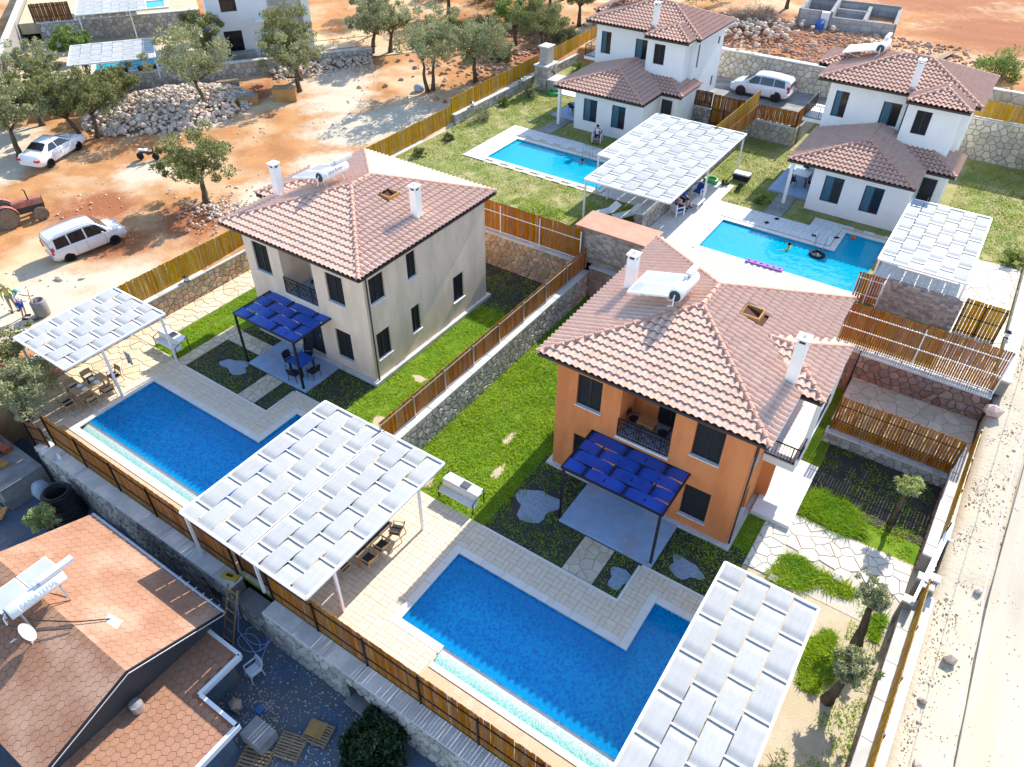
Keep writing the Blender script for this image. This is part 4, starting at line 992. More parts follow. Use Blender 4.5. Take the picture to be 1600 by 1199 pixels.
ST_SEDAN = [(-2.25, .4, .82, .88, .78, .76, .6), (-2.02, .28, .95, 1.02, .86, .82, .7), (-1.5, .22, .97, 1.07, .89, .86, .74), (-.8, .2, .95, 1.43, .9, .87, .58), (.2, .2, .93, 1.46, .9, .87, .6), (1.05, .2, .93, .99, .9, .86, .74), (1.8, .22, .83, .88, .87, .8, .64), (2.25, .3, .62, .68, .78, .7, .52)]
ST_MPV = [(-2.16, .4, .92, 1.38, .8, .82, .62), (-2.0, .28, .98, 1.56, .86, .86, .66), (-1.0, .2, .99, 1.66, .91, .89, .68), (-.1, .2, .97, 1.67, .91, .89, .68), (.5, .2, .95, 1.6, .91, .89, .65), (1.4, .2, .94, 1.02, .9, .87, .76), (1.95, .22, .84, .89, .88, .82, .66), (2.25, .3, .64, .7, .8, .74, .56)]
def tractor(label, loc, rz):
    t = thing('tractor', label, 'tractor', loc, rz)
    def tyre(x, y, r, w):
        o = MB().lathe([(r*.55, -w/2), (r*.9, -w/2), (r, -w*.35), (r, w*.35), (r*.9, w/2), (r*.55, w/2)], (0, 0, 0), 24, axis='y'); n = 18
        for k in range(n):
            a = 2*PI*k/n
            for s in (-1, 1): a2 = a+(PI/n if s > 0 else 0); o.obox((math.cos(a2)*r, s*w*.25, math.sin(a2)*r), (math.cos(a2)*.03, 0, math.sin(a2)*.03), (-math.sin(a2)*s*.1, w*.26, math.cos(a2)*s*.1), (-math.sin(a2)*.03, 0, math.cos(a2)*.03))
        wh = o.build('wheel', MAT['mud'], t, loc=(x, y, r)); sg = 1 if y > 0 else -1
        MB().lathe([(r*.56, -.03), (r*.5, .02), (r*.3, .02), (r*.2, -.04), (r*.14, .03), (0, .03)], (0, sg*w*.3, 0), 18, axis='y').build('rim', MAT['rim'], wh)
    for s in (-1, 1): tyre(0, s*.72, .7, .36); tyre(1.95, s*.62, .42, .2)
    b = MB(); b.bbox(.55, 2.35, -.26, .26, .95, 1.38, .08); bn = b.build('bonnet', MAT['tractor'], t)
    MB().box(2.35, 2.39, -.22, .22, .8, 1.32).build('grille', MAT['black'], t)
    e = MB(); e.box(.5, 2.3, -.18, .18, .5, .95); e.box(-.25, .6, -.3, .3, .45, .85); e.beam((1.95, -.55, .45), (1.95, .55, .45), .12, .12); e.beam((0, -.6, .7), (0, .6, .7), .16, .16); e.build('engine', MAT['darkg'], t)
    MB().path([(1.6, -.2, 1.35), (1.6, -.2, 2.0), (1.5, -.2, 2.1)], .04, 8).build('exhaust_pipe', MAT['black'], t)
    for s in (-1, 1):
        v = []; k = 8
        for i in range(k+1): a = math.radians(-10+150*i/k); v += [(math.cos(a)*.8, s*.5, .7+math.sin(a)*.8), (math.cos(a)*.8, s*.86, .7+math.sin(a)*.8)]
        MB().add(v, [(2*i, 2*i+1, 2*i+3, 2*i+2) for i in range(k)]).build('mudguard', MAT['tractor'], t)
    st = MB(); st.bbox(-.35, .1, -.22, .22, .95, 1.05, .03); st.obox((-.36, 0, 1.22), (.04, 0, 0), (0, .22, 0), (0, 0, .2)); st.build('seat', MAT['black'], t)
    sw = MB(); sw.tube((.55, 0, 1.3), (.32, 0, 1.5), .02)
    for k in range(14):
        a, c = 2*PI*k/14, 2*PI*(k+1)/14; sw.tube((.32-.1*math.sin(a), .2*math.cos(a), 1.5+.17*math.sin(a)), (.32-.1*math.sin(c), .2*math.cos(c), 1.5+.17*math.sin(c)), .016, n=5)
    sw.build('steering_wheel', MAT['black'], t); return t
# ---------------------------------------------------------------- people
def skinmesh(name, pts, edges, rad, mat, parent, sub=1):
    me = bpy.data.meshes.new(name); me.from_pydata([tuple(p) for p in pts], edges, []); o = bpy.data.objects.new(name, me); COL.objects.link(o)
    sk = o.modifiers.new('s', 'SKIN'); sk.use_smooth_shade = True; sk.branch_smoothing = .3; d = me.skin_vertices[0].data
    for i, r in enumerate(rad): d[i].radius = (r, r) if not hasattr(r, '__len__') else r; d[i].use_root = (i == 0)
    if sub: o.modifiers.new('u', 'SUBSURF').levels = sub
    ev = o.evaluated_get(bpy.context.evaluated_depsgraph_get()); m2 = bpy.data.meshes.new_from_object(ev)
    bpy.data.objects.remove(o); m2.materials.clear(); m2.materials.append(MAT[mat]); m2.name = name
    m2.polygons.foreach_set('use_smooth', [True]*len(m2.polygons)); r = bpy.data.objects.new(name, m2); link(r, parent); return r
POSE = dict(
    stand=dict(pel=(0, 0, .95), sp=(.01, 0, 1.15), ch=(0, 0, 1.36), nk=(.01, 0, 1.5), hd=(.03, 0, 1.60), ht=(.03, 0, 1.70), sh=(0, .19, 1.43), el=(.0, .27, 1.15), wr=(.09, .27, .92), hn=(.12, .27, .85), hp=(0, .1, .92), kn=(.03, .12, .5), an=(-.01, .13, .09), to=(.16, .16, .045)),
    reach=dict(pel=(0, 0, .95), sp=(.02, 0, 1.15), ch=(.05, 0, 1.36), nk=(.07, 0, 1.5), hd=(.1, 0, 1.60), ht=(.1, 0, 1.70), sh=(.05, .19, 1.43), el=(.22, .3, 1.2), wr=(.45, .25, 1.18), hn=(.53, .24, 1.17), hp=(0, .1, .92), kn=(.03, .14, .5), an=(-.05, .17, .09), to=(.12, .2, .045)),
    sit=dict(pel=(0, 0, .5), sp=(-.05, 0, .68), ch=(-.08, 0, .9), nk=(-.06, 0, 1.04), hd=(-.02, 0, 1.14), ht=(-.02, 0, 1.24), sh=(-.08, .19, .97), el=(.02, .27, .72), wr=(.24, .2, .68), hn=(.31, .17, .67), hp=(.02, .1, .48), kn=(.43, .16, .5), an=(.42, .15, .09), to=(.58, .17, .045)),
    swim=dict(pel=(0, 0, .7), sp=(0, 0, .9), ch=(0, 0, 1.1), nk=(.01, 0, 1.25), hd=(.03, 0, 1.36), ht=(.03, 0, 1.46), sh=(0, .19, 1.17), el=(.12, .42, 1.12), wr=(.32, .5, 1.14), hn=(.39, .52, 1.14), hp=(0, .1, .68), kn=(.1, .12, .35), an=(-.1, .12, .05), to=(-.02, .13, .02)))
def person(label, loc, rz, pose='stand', top='shirtw', bottom='blue', cap=None, long=False, scale=1., bare=False, hairm='hair', fem=False, group=None):
    t = thing('person', label, 'person', loc, rz, group); t.scale = (scale,)*3; P = POSE[pose]
    pts = [P['pel'], P['sp'], P['ch'], P['nk'], P['hd'], P['ht']]; rad = [.115, .105, .125, .052, .088, .075]; ed = [(0, 1), (1, 2), (2, 3), (3, 4), (4, 5)]
    for s in (1, -1):
        def q(k): x, y, z = P[k]; return (x, y*s, z)
        n = len(pts); pts += [q('sh'), q('el'), q('wr'), q('hn')]; rad += [.058, .042, .03, .03]; ed += [(2, n), (n, n+1), (n+1, n+2), (n+2, n+3)]
        h = Vector(q('hn')); d = (h-Vector(q('wr'))).normalized(); sd = Vector((0, 0, 1)).cross(d) if abs(d.z) < .8 else Vector((1, 0, 0)); sd = sd.normalized(); hv = n+3
        for i, (o, l) in enumerate(((-.028, .055), (-.01, .07), (.01, .065), (.028, .05))):
            k = len(pts); a = h+sd*o+d*l*.6; pts += [tuple(a), tuple(a+d*l*.45+d.cross(sd)*.012*s)]; rad += [.0095, .008]; ed += [(hv, k), (k, k+1)]
        k = len(pts); a = h-d*.02+sd*.035*(-1 if s > 0 else 1); pts += [tuple(a), tuple(a+d*.035+sd*.01)]; rad += [.011, .009]; ed += [(n+2, k), (k, k+1)]
        n = len(pts); pts += [q('hp'), q('kn'), q('an'), q('to')]; rad += [.088, .056, .036, .032]; ed += [(0, n), (n, n+1), (n+1, n+2), (n+2, n+3)]
    body = skinmesh('body', pts, ed, rad, 'skin', t, 1)
    hd, ht = Vector(P['hd']), Vector(P['ht'])
    MB().add([(hd.x+.07, -.016, hd.z+.0), (hd.x+.07, .016, hd.z), (hd.x+.112, 0, hd.z+.005), (hd.x+.085, 0, hd.z+.05)], [(0, 1, 2), (1, 3, 2), (3, 0, 2)]).build('nose', MAT['skin'], t)
    for s in (-1, 1): MB().obox((hd.x+.083, s*.034, hd.z+.045), (.006, 0, 0), (0, .012, 0), (0, 0, .006)).build('eye', MAT['hair'], t); MB().obox((hd.x, s*.092, hd.z+.02), (.02, 0, 0), (0, .01, 0), (0, 0, .03)).build('ear', MAT['skin'], t)
    MB().obox((hd.x+.08, 0, hd.z-.03), (.006, 0, 0), (0, .022, 0), (0, 0, .005)).build('mouth', MAT['redp'], t)
    prof = [(.105, -.02), (.108, .03), (.095, .075), (.06, .105), (0, .118)]
    MB().lathe(prof, (hd.x-.015, 0, hd.z+.04), 14).build('hair', MAT[hairm], t, True)
    if fem: MB().path([(hd.x-.08, 0, hd.z+.08), (hd.x-.12, 0, hd.z-.05), (hd.x-.12, 0, hd.z-.22)], [.07, .08, .04], 8).build('hair', MAT[hairm], t, True)
    if cap == 'straw': MB().lathe([(.23, 0), (.12, .03), (.11, .1), (.06, .13), (0, .135)], (hd.x-.01, 0, hd.z+.06), 18).build('hat', MAT['straw'], t, True)
    elif cap: MB().lathe([(.118, 0), (.115, .06), (.07, .11), (0, .12)], (hd.x-.01, 0, hd.z+.045), 14).box(hd.x+.08, hd.x+.2, -.07, .07, hd.z+.045, hd.z+.06).build('cap', MAT[cap], t)
    def clothes(nm, idx_pts, e, r, mat): skinmesh(nm, idx_pts, e, r, mat, t, 1)
    if not bare:
        cp = [P['sp'], P['ch'], tuple(Vector(P['ch']).lerp(Vector(P['nk']), .55)), tuple(Vector(P['sp']).lerp(Vector(P['pel']), .75))]; ce = [(0, 1), (1, 2), (0, 3)]; cr = [.125, .142, .08, .13]
        for s in (1, -1):
            sh, el, wr = [Vector((P[k][0], P[k][1]*s, P[k][2])) for k in ('sh', 'el', 'wr')]; n = len(cp)
            cp += [tuple(sh), tuple(sh.lerp(el, .75))]; ce += [(1, n), (n, n+1)]; cr += [.075, .06]
            if long: cp += [tuple(el), tuple(el.lerp(wr, .85))]; ce += [(n+1, n+2), (n+2, n+3)]; cr += [.055, .045]
        clothes('shirt', cp, ce, cr, top)
    if bottom:
        cp = [P['pel']]; ce = []; cr = [.135]; 
        for s in (1, -1):
            hp, kn, an = [Vector((P[k][0], P[k][1]*s, P[k][2])) for k in ('hp', 'kn', 'an')]; n = len(cp); cp += [tuple(hp), tuple(hp.lerp(kn, .85))]; ce += [(0, n), (n, n+1)]; cr += [.105, .078]
            if long: cp += [tuple(kn.lerp(an, .2)), tuple(kn.lerp(an, .9))]; ce += [(n+1, n+2), (n+2, n+3)]; cr += [.07, .055]
        clothes('shorts' if not long else 'trousers', cp, ce, cr, bottom)
    if pose in ('stand', 'reach', 'sit'):
        for s in (1, -1): an, to = P['an'], P['to']; MB().bbox(an[0]-.07, to[0]+.06, s*to[1]-.045, s*to[1]+.045, 0, .075, .03).build('shoe', MAT['dark'], t)
    return t
# ---------------------------------------------------------------- furniture
def chair(label, loc, rz, kind='teak', group=None):
    t = thing('chair', label, 'chair', loc, rz, group)        # faces +x
    if kind == 'teak':
        m = MAT['teak']
        for s in (-1, 1):
            MB().path([(.24, s*.26, 0), (.22, s*.26, .42), (.2, s*.26, .63)], [.022, .026, .022], 6).build('leg', m, t); MB().path([(-.3, s*.25, 0), (-.22, s*.25, .42), (-.3, s*.24, .8)], [.022, .028, .022], 6).build('leg', m, t)
            MB().beam((.24, s*.27, .64), (-.27, s*.27, .66), .05, .025).build('armrest', m, t)
        MB().box(-.22, .24, -.25, .25, .38, .42).build('seat_frame', m, t); MB().bbox(-.2, .24, -.24, .24, .42, .48, .02).build('seat', MAT['cushion'], t)
        v = []; 
        for i in range(7):
            y = -.27+.54*i/6; c = .05*math.cos(y*5.5); v += [(-.24-c*.6, y, .58), (-.3-c, y, .84)]
        b = MB().add(v, [(2*i, 2*i+2, 2*i+3, 2*i+1) for i in range(6)]); b.add([(x-.025, y, z) for x, y, z in v], [(2*i+1, 2*i+3, 2*i+2, 2*i) for i in range(6)]); b.build('backrest', m, t)
    elif kind == 'black':
        m = MAT['dark']
        for x in (-.22, .22):
            for s in (-1, 1): MB().tube((x*1.1, s*.25, 0), (x, s*.23, .42), .018, n=6).build('leg', MAT['black'], t)
        MB().bbox(-.24, .25, -.25, .25, .40, .46, .02).build('seat', m, t); v = []
        for i in range(7): y = -.25+.5*i/6; c = .05*math.cos(y*6); v += [(-.23-c*.6, y, .46), (-.32-c, y, .92-.06*abs(y)/.25)]
        b = MB().add(v, [(2*i, 2*i+2, 2*i+3, 2*i+1) for i in range(6)]); b.add([(x-.02, y, z) for x, y, z in v], [(2*i+1, 2*i+3, 2*i+2, 2*i) for i in range(6)]); b.build('backrest', m, t)
        for s in (-1, 1): MB().path([(.2, s*.26, .42), (.2, s*.27, .64), (-.27, s*.27, .66)], .018, 5).build('armrest', MAT['black'], t)
    elif kind == 'white':       # white slatted armchair with blue cushions
        m = MAT['whitem']
        for x in (-.3, .3):
            for s in (-1, 1): MB().box(x-.035, x+.035, s*.33-.035, s*.33+.035, 0, .62 if x > 0 else .85).build('leg', m, t)
        for s in (-1, 1): MB().box(-.33, .34, s*.33-.05, s*.33+.05, .6, .635).build('armrest', m, t)
        MB().box(-.3, .3, -.3, .3, .26, .31).build('seat_frame', m, t)
        for i in range(6): z = .36+i*.085; MB().box(-.34-.01*i, -.31-.01*i, -.3, .3, z, z+.055).build('back_slat', m, t)
        MB().bbox(-.26, .3, -.28, .28, .31, .44, .04).build('seat', MAT['blue'], t); MB().obox((-.24, 0, .6), (.05, 0, 0), (0, .27, 0), (-.04, 0, .2)).build('back_cushion', MAT['blue'], t)
    else:                       # light metal garden chair
        m = MAT['dark']
        for x in (-.2, .2):
            for s in (-1, 1): MB().tube((x*1.2, s*.22, 0), (x*.8, s*.2, .43), .014, n=5).build('leg', m, t)
        MB().lathe([(0, .43), (.23, .43), (.23, .46), (0, .46)], n=12).build('seat', m, t); MB().path([(-.2, -.2, .44), (-.28, -.18, .8), (-.3, 0, .88), (-.28, .18, .8), (-.2, .2, .44)], .016, 5).build('backrest', m, t); MB().box(-.28, -.26, -.17, .17, .58, .82).build('backrest', m, t)
    return t
def table(label, loc, rz, L, Wd, H=.75, top='teak', leg='teak', cat='table', group=None, slats=0):
    t = thing('table', label, cat, loc, rz, group)
    if slats:
        for i in range(slats): y = -Wd/2+.06+(Wd-.12)*i/slats; MB().box(-L/2+.06, L/2-.06, y+.006, y+(Wd-.12)/slats-.006, H-.035, H-.005).build('top_slat', MAT[top], t)
        for s in (-1, 1): MB().box(-L/2, L/2, s*(Wd/2-.03)-.03, s*(Wd/2-.03)+.03, H-.06, H).build('edge', MAT[leg], t); MB().box(s*(L/2-.03)-.03, s*(L/2-.03)+.03, -Wd/2+.06, Wd/2-.06, H-.06, H).build('edge', MAT[leg], t)
    else: MB().bbox(-L/2, L/2, -Wd/2, Wd/2, H-.04, H, .01).build('tabletop', MAT[top], t)
    for sx in (-1, 1):
        for sy in (-1, 1): MB().box(sx*(L/2-.08)-.035, sx*(L/2-.08)+.035, sy*(Wd/2-.08)-.035, sy*(Wd/2-.08)+.035, 0, H-.04).build('leg', MAT[leg], t)
    return t
def bbq(label, loc, rz, cm='counter'):
    t = thing('outdoor_kitchen', label, 'kitchen counter', loc, rz)      # long side along x, front at -y
    MB().bbox(-.95, .95, -.08, .42, .78, .86, .015).build('counter', MAT[cm], t); MB().bbox(-.95, .95, -.46, -.1, .38, .43, .015).build('shelf', MAT[cm], t)
    MB().obox((0, -.08, .6), (.95, 0, 0), (0, .02, 0), (0, 0, .18)).build('front_panel', MAT[cm], t)
    for x in (-.93, .93):
        for y in (-.43, .38): MB().box(x-.02, x+.02, y-.02, y+.02, 0, .9 if y > 0 else .62).build('frame_leg', MAT['black'], t)
        MB().beam((x, -.43, .62), (x, .38, .9), .03, .03).build('frame_bar', MAT['black'], t)
    g = MB().bbox(-.05, .35, -.02, .32, .86, .93, .01).build('grill', MAT['grill'], t); b = MB()
    for i in range(8): b.beam((-.02+i*.05, 0, .935), (-.02+i*.05, .3, .935), .012, .012)
    b.build('grate', MAT['black'], g); return t
def lantern(label, loc, group='wall lanterns on the copings'):
    t = thing('wall_lantern', label, 'lantern', loc, 0, group); MB().box(-.13, .13, -.13, .13, 0, .05).build('base', MAT['black'], t)
    MB().box(-.1, .1, -.1, .1, .05, .3).build('glass', MAT['lamp'], t); MB().add([(-.15, -.15, .3), (.15, -.15, .3), (.15, .15, .3), (-.15, .15, .3), (0, 0, .42)], [(3, 2, 1, 0), (0, 1, 4), (1, 2, 4), (2, 3, 4), (3, 0, 4)]).build('cap', MAT['black'], t); return t
# ---------------------------------------------------------------- pools
def pool(label, loc, rects, basin, water, depth=1.35, coping=(), copmat='marble', ladder=None, ledge=None, strip=None):
    """rects: list of (x0,x1,y0,y1) that together form the basin (local); coping: list of slab rects"""
    t = thing('swimming_pool', label, 'swimming pool', loc)
    xs = sorted({v for r in rects for v in r[:2]}); ys = sorted({v for r in rects for v in r[2:]}); b = MB(); wmb = MB()
    def ins(i, j): return 0 <= i < len(xs)-1 and 0 <= j < len(ys)-1 and inrect((xs[i]+xs[i+1])/2, (ys[j]+ys[j+1])/2, rects)
    dz = -depth
    for i in range(len(xs)-1):
        for j in range(len(ys)-1):
            if not ins(i, j): continue
            x0, x1, y0, y1 = xs[i], xs[i+1], ys[j], ys[j+1]; b.quad((x0, y0, dz), (x1, y0, dz), (x1, y1, dz), (x0, y1, dz)); wmb.quad((x0, y0, -.07), (x1, y0, -.07), (x1, y1, -.07), (x0, y1, -.07))
            if not ins(i-1, j): b.quad((x0, y0, dz), (x0, y1, dz), (x0, y1, 0), (x0, y0, 0))
            if not ins(i+1, j): b.quad((x1, y1, dz), (x1, y0, dz), (x1, y0, 0), (x1, y1, 0))
            if not ins(i, j-1): b.quad((x1, y0, dz), (x0, y0, dz), (x0, y0, 0), (x1, y0, 0))
            if not ins(i, j+1): b.quad((x0, y1, dz), (x1, y1, dz), (x1, y1, 0), (x0, y1, 0))
    b.build('basin', basin, t); wmb.build('water_surface', water, t)
    for (x0, x1, y0, y1) in coping:
        L = max(x1-x0, y1-y0); n = max(1, round(L/1.0))
        for i in range(n):
            if x1-x0 >= y1-y0: q = (x0+(x1-x0)*i/n+.003, x0+(x1-x0)*(i+1)/n-.003, y0, y1)
            else: q = (x0, x1, y0+(y1-y0)*i/n+.003, y0+(y1-y0)*(i+1)/n-.003)
            MB().bbox(*q, -.03, .055, .012).build('coping_slab', MAT[copmat], t)
    if ladder:
        x, y, dx, dy = ladder; lb = MB()
        for s in (-1, 1): px, py = x+s*.28*abs(dy), y+s*.28*abs(dx); lb.path([(px-dx*.35, py-dy*.35, .05), (px-dx*.33, py-dy*.33, .75), (px-dx*.1, py-dy*.1, .92), (px+dx*.12, py+dy*.12, .8), (px+dx*.14, py+dy*.14, -.9)], .025, 6)
        for z in (-.3, -.6): lb.beam((x-.28*abs(dy)+dx*.14, y-.28*abs(dx)+dy*.14, z), (x+.28*abs(dy)+dx*.14, y+.28*abs(dx)+dy*.14, z), .07, .03)
        lb.build('ladder', MAT['steel'], t)
    return t
# ================================================================ GROUND
def axis(parts):
    out = []
    for a, b, s in parts: n = max(1, round((b-a)/s)); out += [a+(b-a)*i/n for i in range(n)]
    out.append(parts[-1][1]); return np.array(out)
gx_ = axis([(-260, -90, 6), (-90, -66, 1.2), (-66, -33.24, .42), (-33.24, -33.16, .08), (-33.16, 7.45, 1.5), (7.45, 7.55, .1), (7.55, 14, .35), (14, 40, 3), (40, 200, 20)])
gy_ = axis([(-60, -14, 1.5), (-14, 44.75, .45), (44.75, 44.85, .1), (44.85, 70, .5), (70, 110, 1.5), (110, 300, 12)])
GX, GY = np.meshgrid(gx_, gy_, indexing='ij')
GZ = np.vectorize(zland)(GX, GY)
nz = (np.sin(GX*1.3+2*np.sin(GY*.9))*np.cos(GY*1.1+1.5*np.sin(GX*.7))*.05+np.sin(GX*3.7+GY*2.1)*np.sin(GY*4.3-GX*1.9)*.025+rng.normal(0, .012, GX.shape))
wild = ((GX < -33.3) | (GY > 45) | (GX > 7.6)); GZ = GZ+nz*wild
def blob(cx, cy, r, k=1.): d = np.hypot(GX-cx, (GY-cy)*k); return np.clip(1.25-d/r, 0, 1)
edge = .22*np.sin(GX*.9+1.7*np.sin(GY*.6))*np.sin(GY*.8+GX*.35)+.12*np.sin(GX*2.3-GY*1.7)
dust = np.zeros_like(GX)
for c in ((-38, -7.5, 5), (-36.5, -3, 3), (-36, 14, 4), (-39.5, 20, 4.5), (-44, 23, 4), (-36.5, 24, 4.5), (-47, 26, 4), (-37, 8.5, 3.2), (-43, -1, 2.2), (-60, 3, 4), (-56, 0, 3), (-47, 6, 2.5), (-52, 14, 4)): dust = np.maximum(dust, blob(*c)+edge*.6)
dust = np.clip(dust, 0, 1); dust[(GX > 7.5) & (GY < 56)] = .85
redd = np.zeros_like(GX)
for c in ((-13, 50, 9, 1.6), (-20, 53, 8), (-45, 1, 3.5), (-38.5, 3.5, 3), (-40, -.5, 2.6), (-44, 44, 6), (-36, 41, 4), (-4, 47, 3), (-52, 20, 3), (0, 62, 9), (-8, 74, 12), (6, 82, 14)): redd = np.maximum(redd, blob(*c)+edge*.5)
n1, n2 = GX.shape; idx = np.arange(n1*n2).reshape(n1, n2)
F = np.stack([idx[:-1, :-1], idx[1:, :-1], idx[1:, 1:], idx[:-1, 1:]], -1).reshape(-1, 4)
def soil_mat():
    m = M('red earth', (.50, .255, .105), (.40, .18, .07), .55, .95, 1., 5., world=True, c3=(.60, .42, .25), s3=.16)
    N = m.node_tree.nodes; L = m.node_tree.links; p = N['Principled BSDF']; src = p.inputs['Base Color'].links[0].from_socket
    def fac(nm, lo, hi):
        a = N.new('ShaderNodeAttribute'); a.attribute_name = nm; n = N.new('ShaderNodeTexNoise'); n.inputs['Scale'].default_value = 1.6; n.inputs['Detail'].default_value = 8; n.inputs['Roughness'].default_value = .7
        g = N.new('ShaderNodeNewGeometry'); L.new(g.outputs['Position'], n.inputs[0]); ad = N.new('ShaderNodeMath'); L.new(a.outputs['Fac'], ad.inputs[0]); L.new(n.outputs[0], ad.inputs[1])
        r = N.new('ShaderNodeMapRange'); r.inputs[1].default_value = lo; r.inputs[2].default_value = hi; L.new(ad.outputs[0], r.inputs[0]); return r.outputs[0]
    for nm, c in (('red', (.33, .125, .055, 1)), ('dust', (.58, .49, .36, 1))):
        x = N.new('ShaderNodeMix'); x.data_type = 'RGBA'; L.new(fac(nm, .75, 1.25), x.inputs[0]); L.new(src, x.inputs[6]); x.inputs[7].default_value = c; src = x.outputs[2]
    # pebble speckle
    v = N.new('ShaderNodeTexVoronoi'); v.inputs['Scale'].default_value = 4.5; g = N.new('ShaderNodeNewGeometry'); L.new(g.outputs['Position'], v.inputs['Vector'])
    r = N.new('ShaderNodeMapRange'); r.inputs[1].default_value = .16; r.inputs[2].default_value = .08; L.new(v.outputs['Distance'], r.inputs[0])
    s = N.new('ShaderNodeSeparateColor'); L.new(v.outputs['Color'], s.inputs[0]); gt = N.new('ShaderNodeMath'); gt.operation = 'GREATER_THAN'; gt.inputs[1].default_value = .6; L.new(s.outputs[0], gt.inputs[0])
    mu = N.new('ShaderNodeMath'); mu.operation = 'MULTIPLY'; L.new(r.outputs[0], mu.inputs[0]); L.new(gt.outputs[0], mu.inputs[1])
    x = N.new('ShaderNodeMix'); x.data_type = 'RGBA'; L.new(mu.outputs[0], x.inputs[0]); L.new(src, x.inputs[6]); x.inputs[7].default_value = (.6, .53, .45, 1); L.new(x.outputs[2], p.inputs['Base Color'])
    return m
g = npmesh('ground', np.stack([GX, GY, GZ], -1).reshape(-1, 3), F, soil_mat()); tag(g, kind='structure')
for nm, a in (('dust', dust), ('red', redd)): at_ = g.data.attributes.new(nm, 'FLOAT', 'POINT'); at_.data.foreach_set('value', a.astype(np.float32).ravel())
g.data.polygons.foreach_set('use_smooth', [True]*len(g.data.polygons))
# road along the right-hand side
rx_ = axis([(9.3, 15, .5), (15, 40, 5)]); ry_ = axis([(-40, 60, .8), (60, 120, 6)]); RXm, RYm = np.meshgrid(rx_, ry_, indexing='ij')
RZm = np.vectorize(zroad)(RYm)+.045+.02*np.sin(RYm*.9+RXm)+.015*np.sin(RXm*5)*np.sin(RYm*.3)
i2 = np.arange(RXm.size).reshape(RXm.shape)
MAT['road'] = M('dry dirt road', (.57, .50, .385), (.50, .43, .325), 1.1, .95, .6, 14, world=True, c3=(.52, .43, .31), s3=.5, stretch=(1.2, .12, 1))
rd = npmesh('dirt_road', np.stack([RXm, RYm, RZm], -1).reshape(-1, 3), np.stack([i2[:-1, :-1], i2[1:, :-1], i2[1:, 1:], i2[:-1, 1:]], -1).reshape(-1, 4), MAT['road']); tag(rd, kind='structure'); rd.data.polygons.foreach_set('use_smooth', [True]*len(rd.data.polygons))
rockmass('verge_gravel', [(7.7+abs(rng.normal(0, .75)), y, zroad(y)+.0, rng.uniform(.012, .04)*(2 if rng.random() < .04 else 1)) for y in rng.uniform(-14, 40, 4200)], 'rocki')
rockmass('road_stones', [(rng.uniform(9, 13), y, zroad(y)+.05, rng.uniform(.012, .03)) for y in rng.uniform(-14, 30, 900)], 'rocki')
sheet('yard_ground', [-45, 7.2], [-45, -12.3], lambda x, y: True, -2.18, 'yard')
P1 = [(-28.65, -18.8, -10.5, -6.85), (-20.65, -18.8, -6.85, -4.4)]; L1 = (-28.65, -18.8, -11.05, -10.5)
P2 = [(-8.9, .62, -10.2, -6.58), (-1.21, .62, -6.58, -4.15)]; L2 = (-6.85, .62, -10.9, -10.2)
HO = P1+P2+[L1, L2]
xs = [-33.2, 7.0]+[v for r in HO for v in r[:2]]; ys = [-12.35, 13.1]+[v for r in HO for v in r[2:]]
sheet('garden_soil', xs, ys, lambda x, y: not inrect(x, y, HO), -.03, 'soil')
sheet('garden_sand', [.95, 7.0], [-12.35, 3.4], lambda x, y: True, -.012, 'sand')
[sheet('shadetinted_soil', [a, b], [c_, d], lambda x, y: True, -.022, 'shadetinted') for a, b, c_, d in ((1.95, 6.95, 4.6, 8.6), (-8.9, -2.45, -4.85, .2), (-2.45, .95, -2.85, .2), (-28.4, -22.0, -5.1, -.3), (-22.0, -18.9, -3.2, -.3), (-31, -14.7, 8.6, 12.7))]; sheet('strip_sand', [-33, -6.9, .9], [-12.3, -11.42], lambda x, y: True, .03, 'sand'); sheet('strip_sand', [-6.85, .9], [-11.42, -11.18], lambda x, y: True, .03, 'sand')  # dark soil sheets put the garden shade into colour; the strips are plain sand
# decks of the two front pools
d1 = sheet('pool_deck', [-29.45, -14.6, -21.95]+[v for r in P1+[L1] for v in r[:2]], [-12.3, -5.1, -3.3, -11.42]+[v for r in P1+[L1] for v in r[2:]], lambda x, y: not inrect(x, y, P1+[L1]) and (y < -5.1 or x > -21.95) and y > -11.42, .0, 'joint')
pavers(d1, [(-29.45, -28.98, -11.4, -5.1), (-28.98, -20.98, -6.52, -5.1), (-21.95, -20.98, -5.1, -3.3), (-20.98, -14.6, -4.05, -3.3), (-18.45, -14.6, -11.4, -4.05)], [], .005, 'paver')
d2 = sheet('pool_deck', [-14.0, -2.4, .95]+[v for r in P2+[L2] for v in r[:2]], [-12.3, -4.85, -2.95, -11.18]+[v for r in P2+[L2] for v in r[2:]], lambda x, y: not inrect(x, y, P2+[L2]) and (y < -4.85 or x > -2.4) and (y > -11.18 or x < -6.85), .0, 'joint')
pavers(d2, [(-14.0, -9.24, -12.25, -4.85), (-9.24, -1.55, -6.24, -4.85), (-2.4, -1.55, -4.85, -2.95), (-1.55, .95, -3.81, -2.95), (-9.24, -6.9, -12.25, -10.55)], [], .005, 'paver')
for (x0, x1, y0, y1) in ((-8.9, -2.4, -4.97, -4.85), (-2.52, -2.4, -4.85, -2.95), (-28.4, -21.95, -5.22, -5.1), (-22.07, -21.95, -5.1, -3.3), (-2.4, .95, -2.95, -2.83), (-21.95, -17, -3.3, -3.18)): tag(MB().bbox(x0, x1, y0, y1, 0, .07, .01).build('kerb', MAT['marble']), kind='structure')
BAS = mosaic_mat('blue glass mosaic', [(.0, .42, .92), (.0, .66, .98), (.0, .18, .72), (.04, .80, .99), (.0, .52, .95)], .1, rip=1.0)
BAST = mosaic_mat('turquoise mosaic', [(.0, .58, .78), (.01, .66, .84), (.0, .50, .74), (.02, .72, .86)], .085)
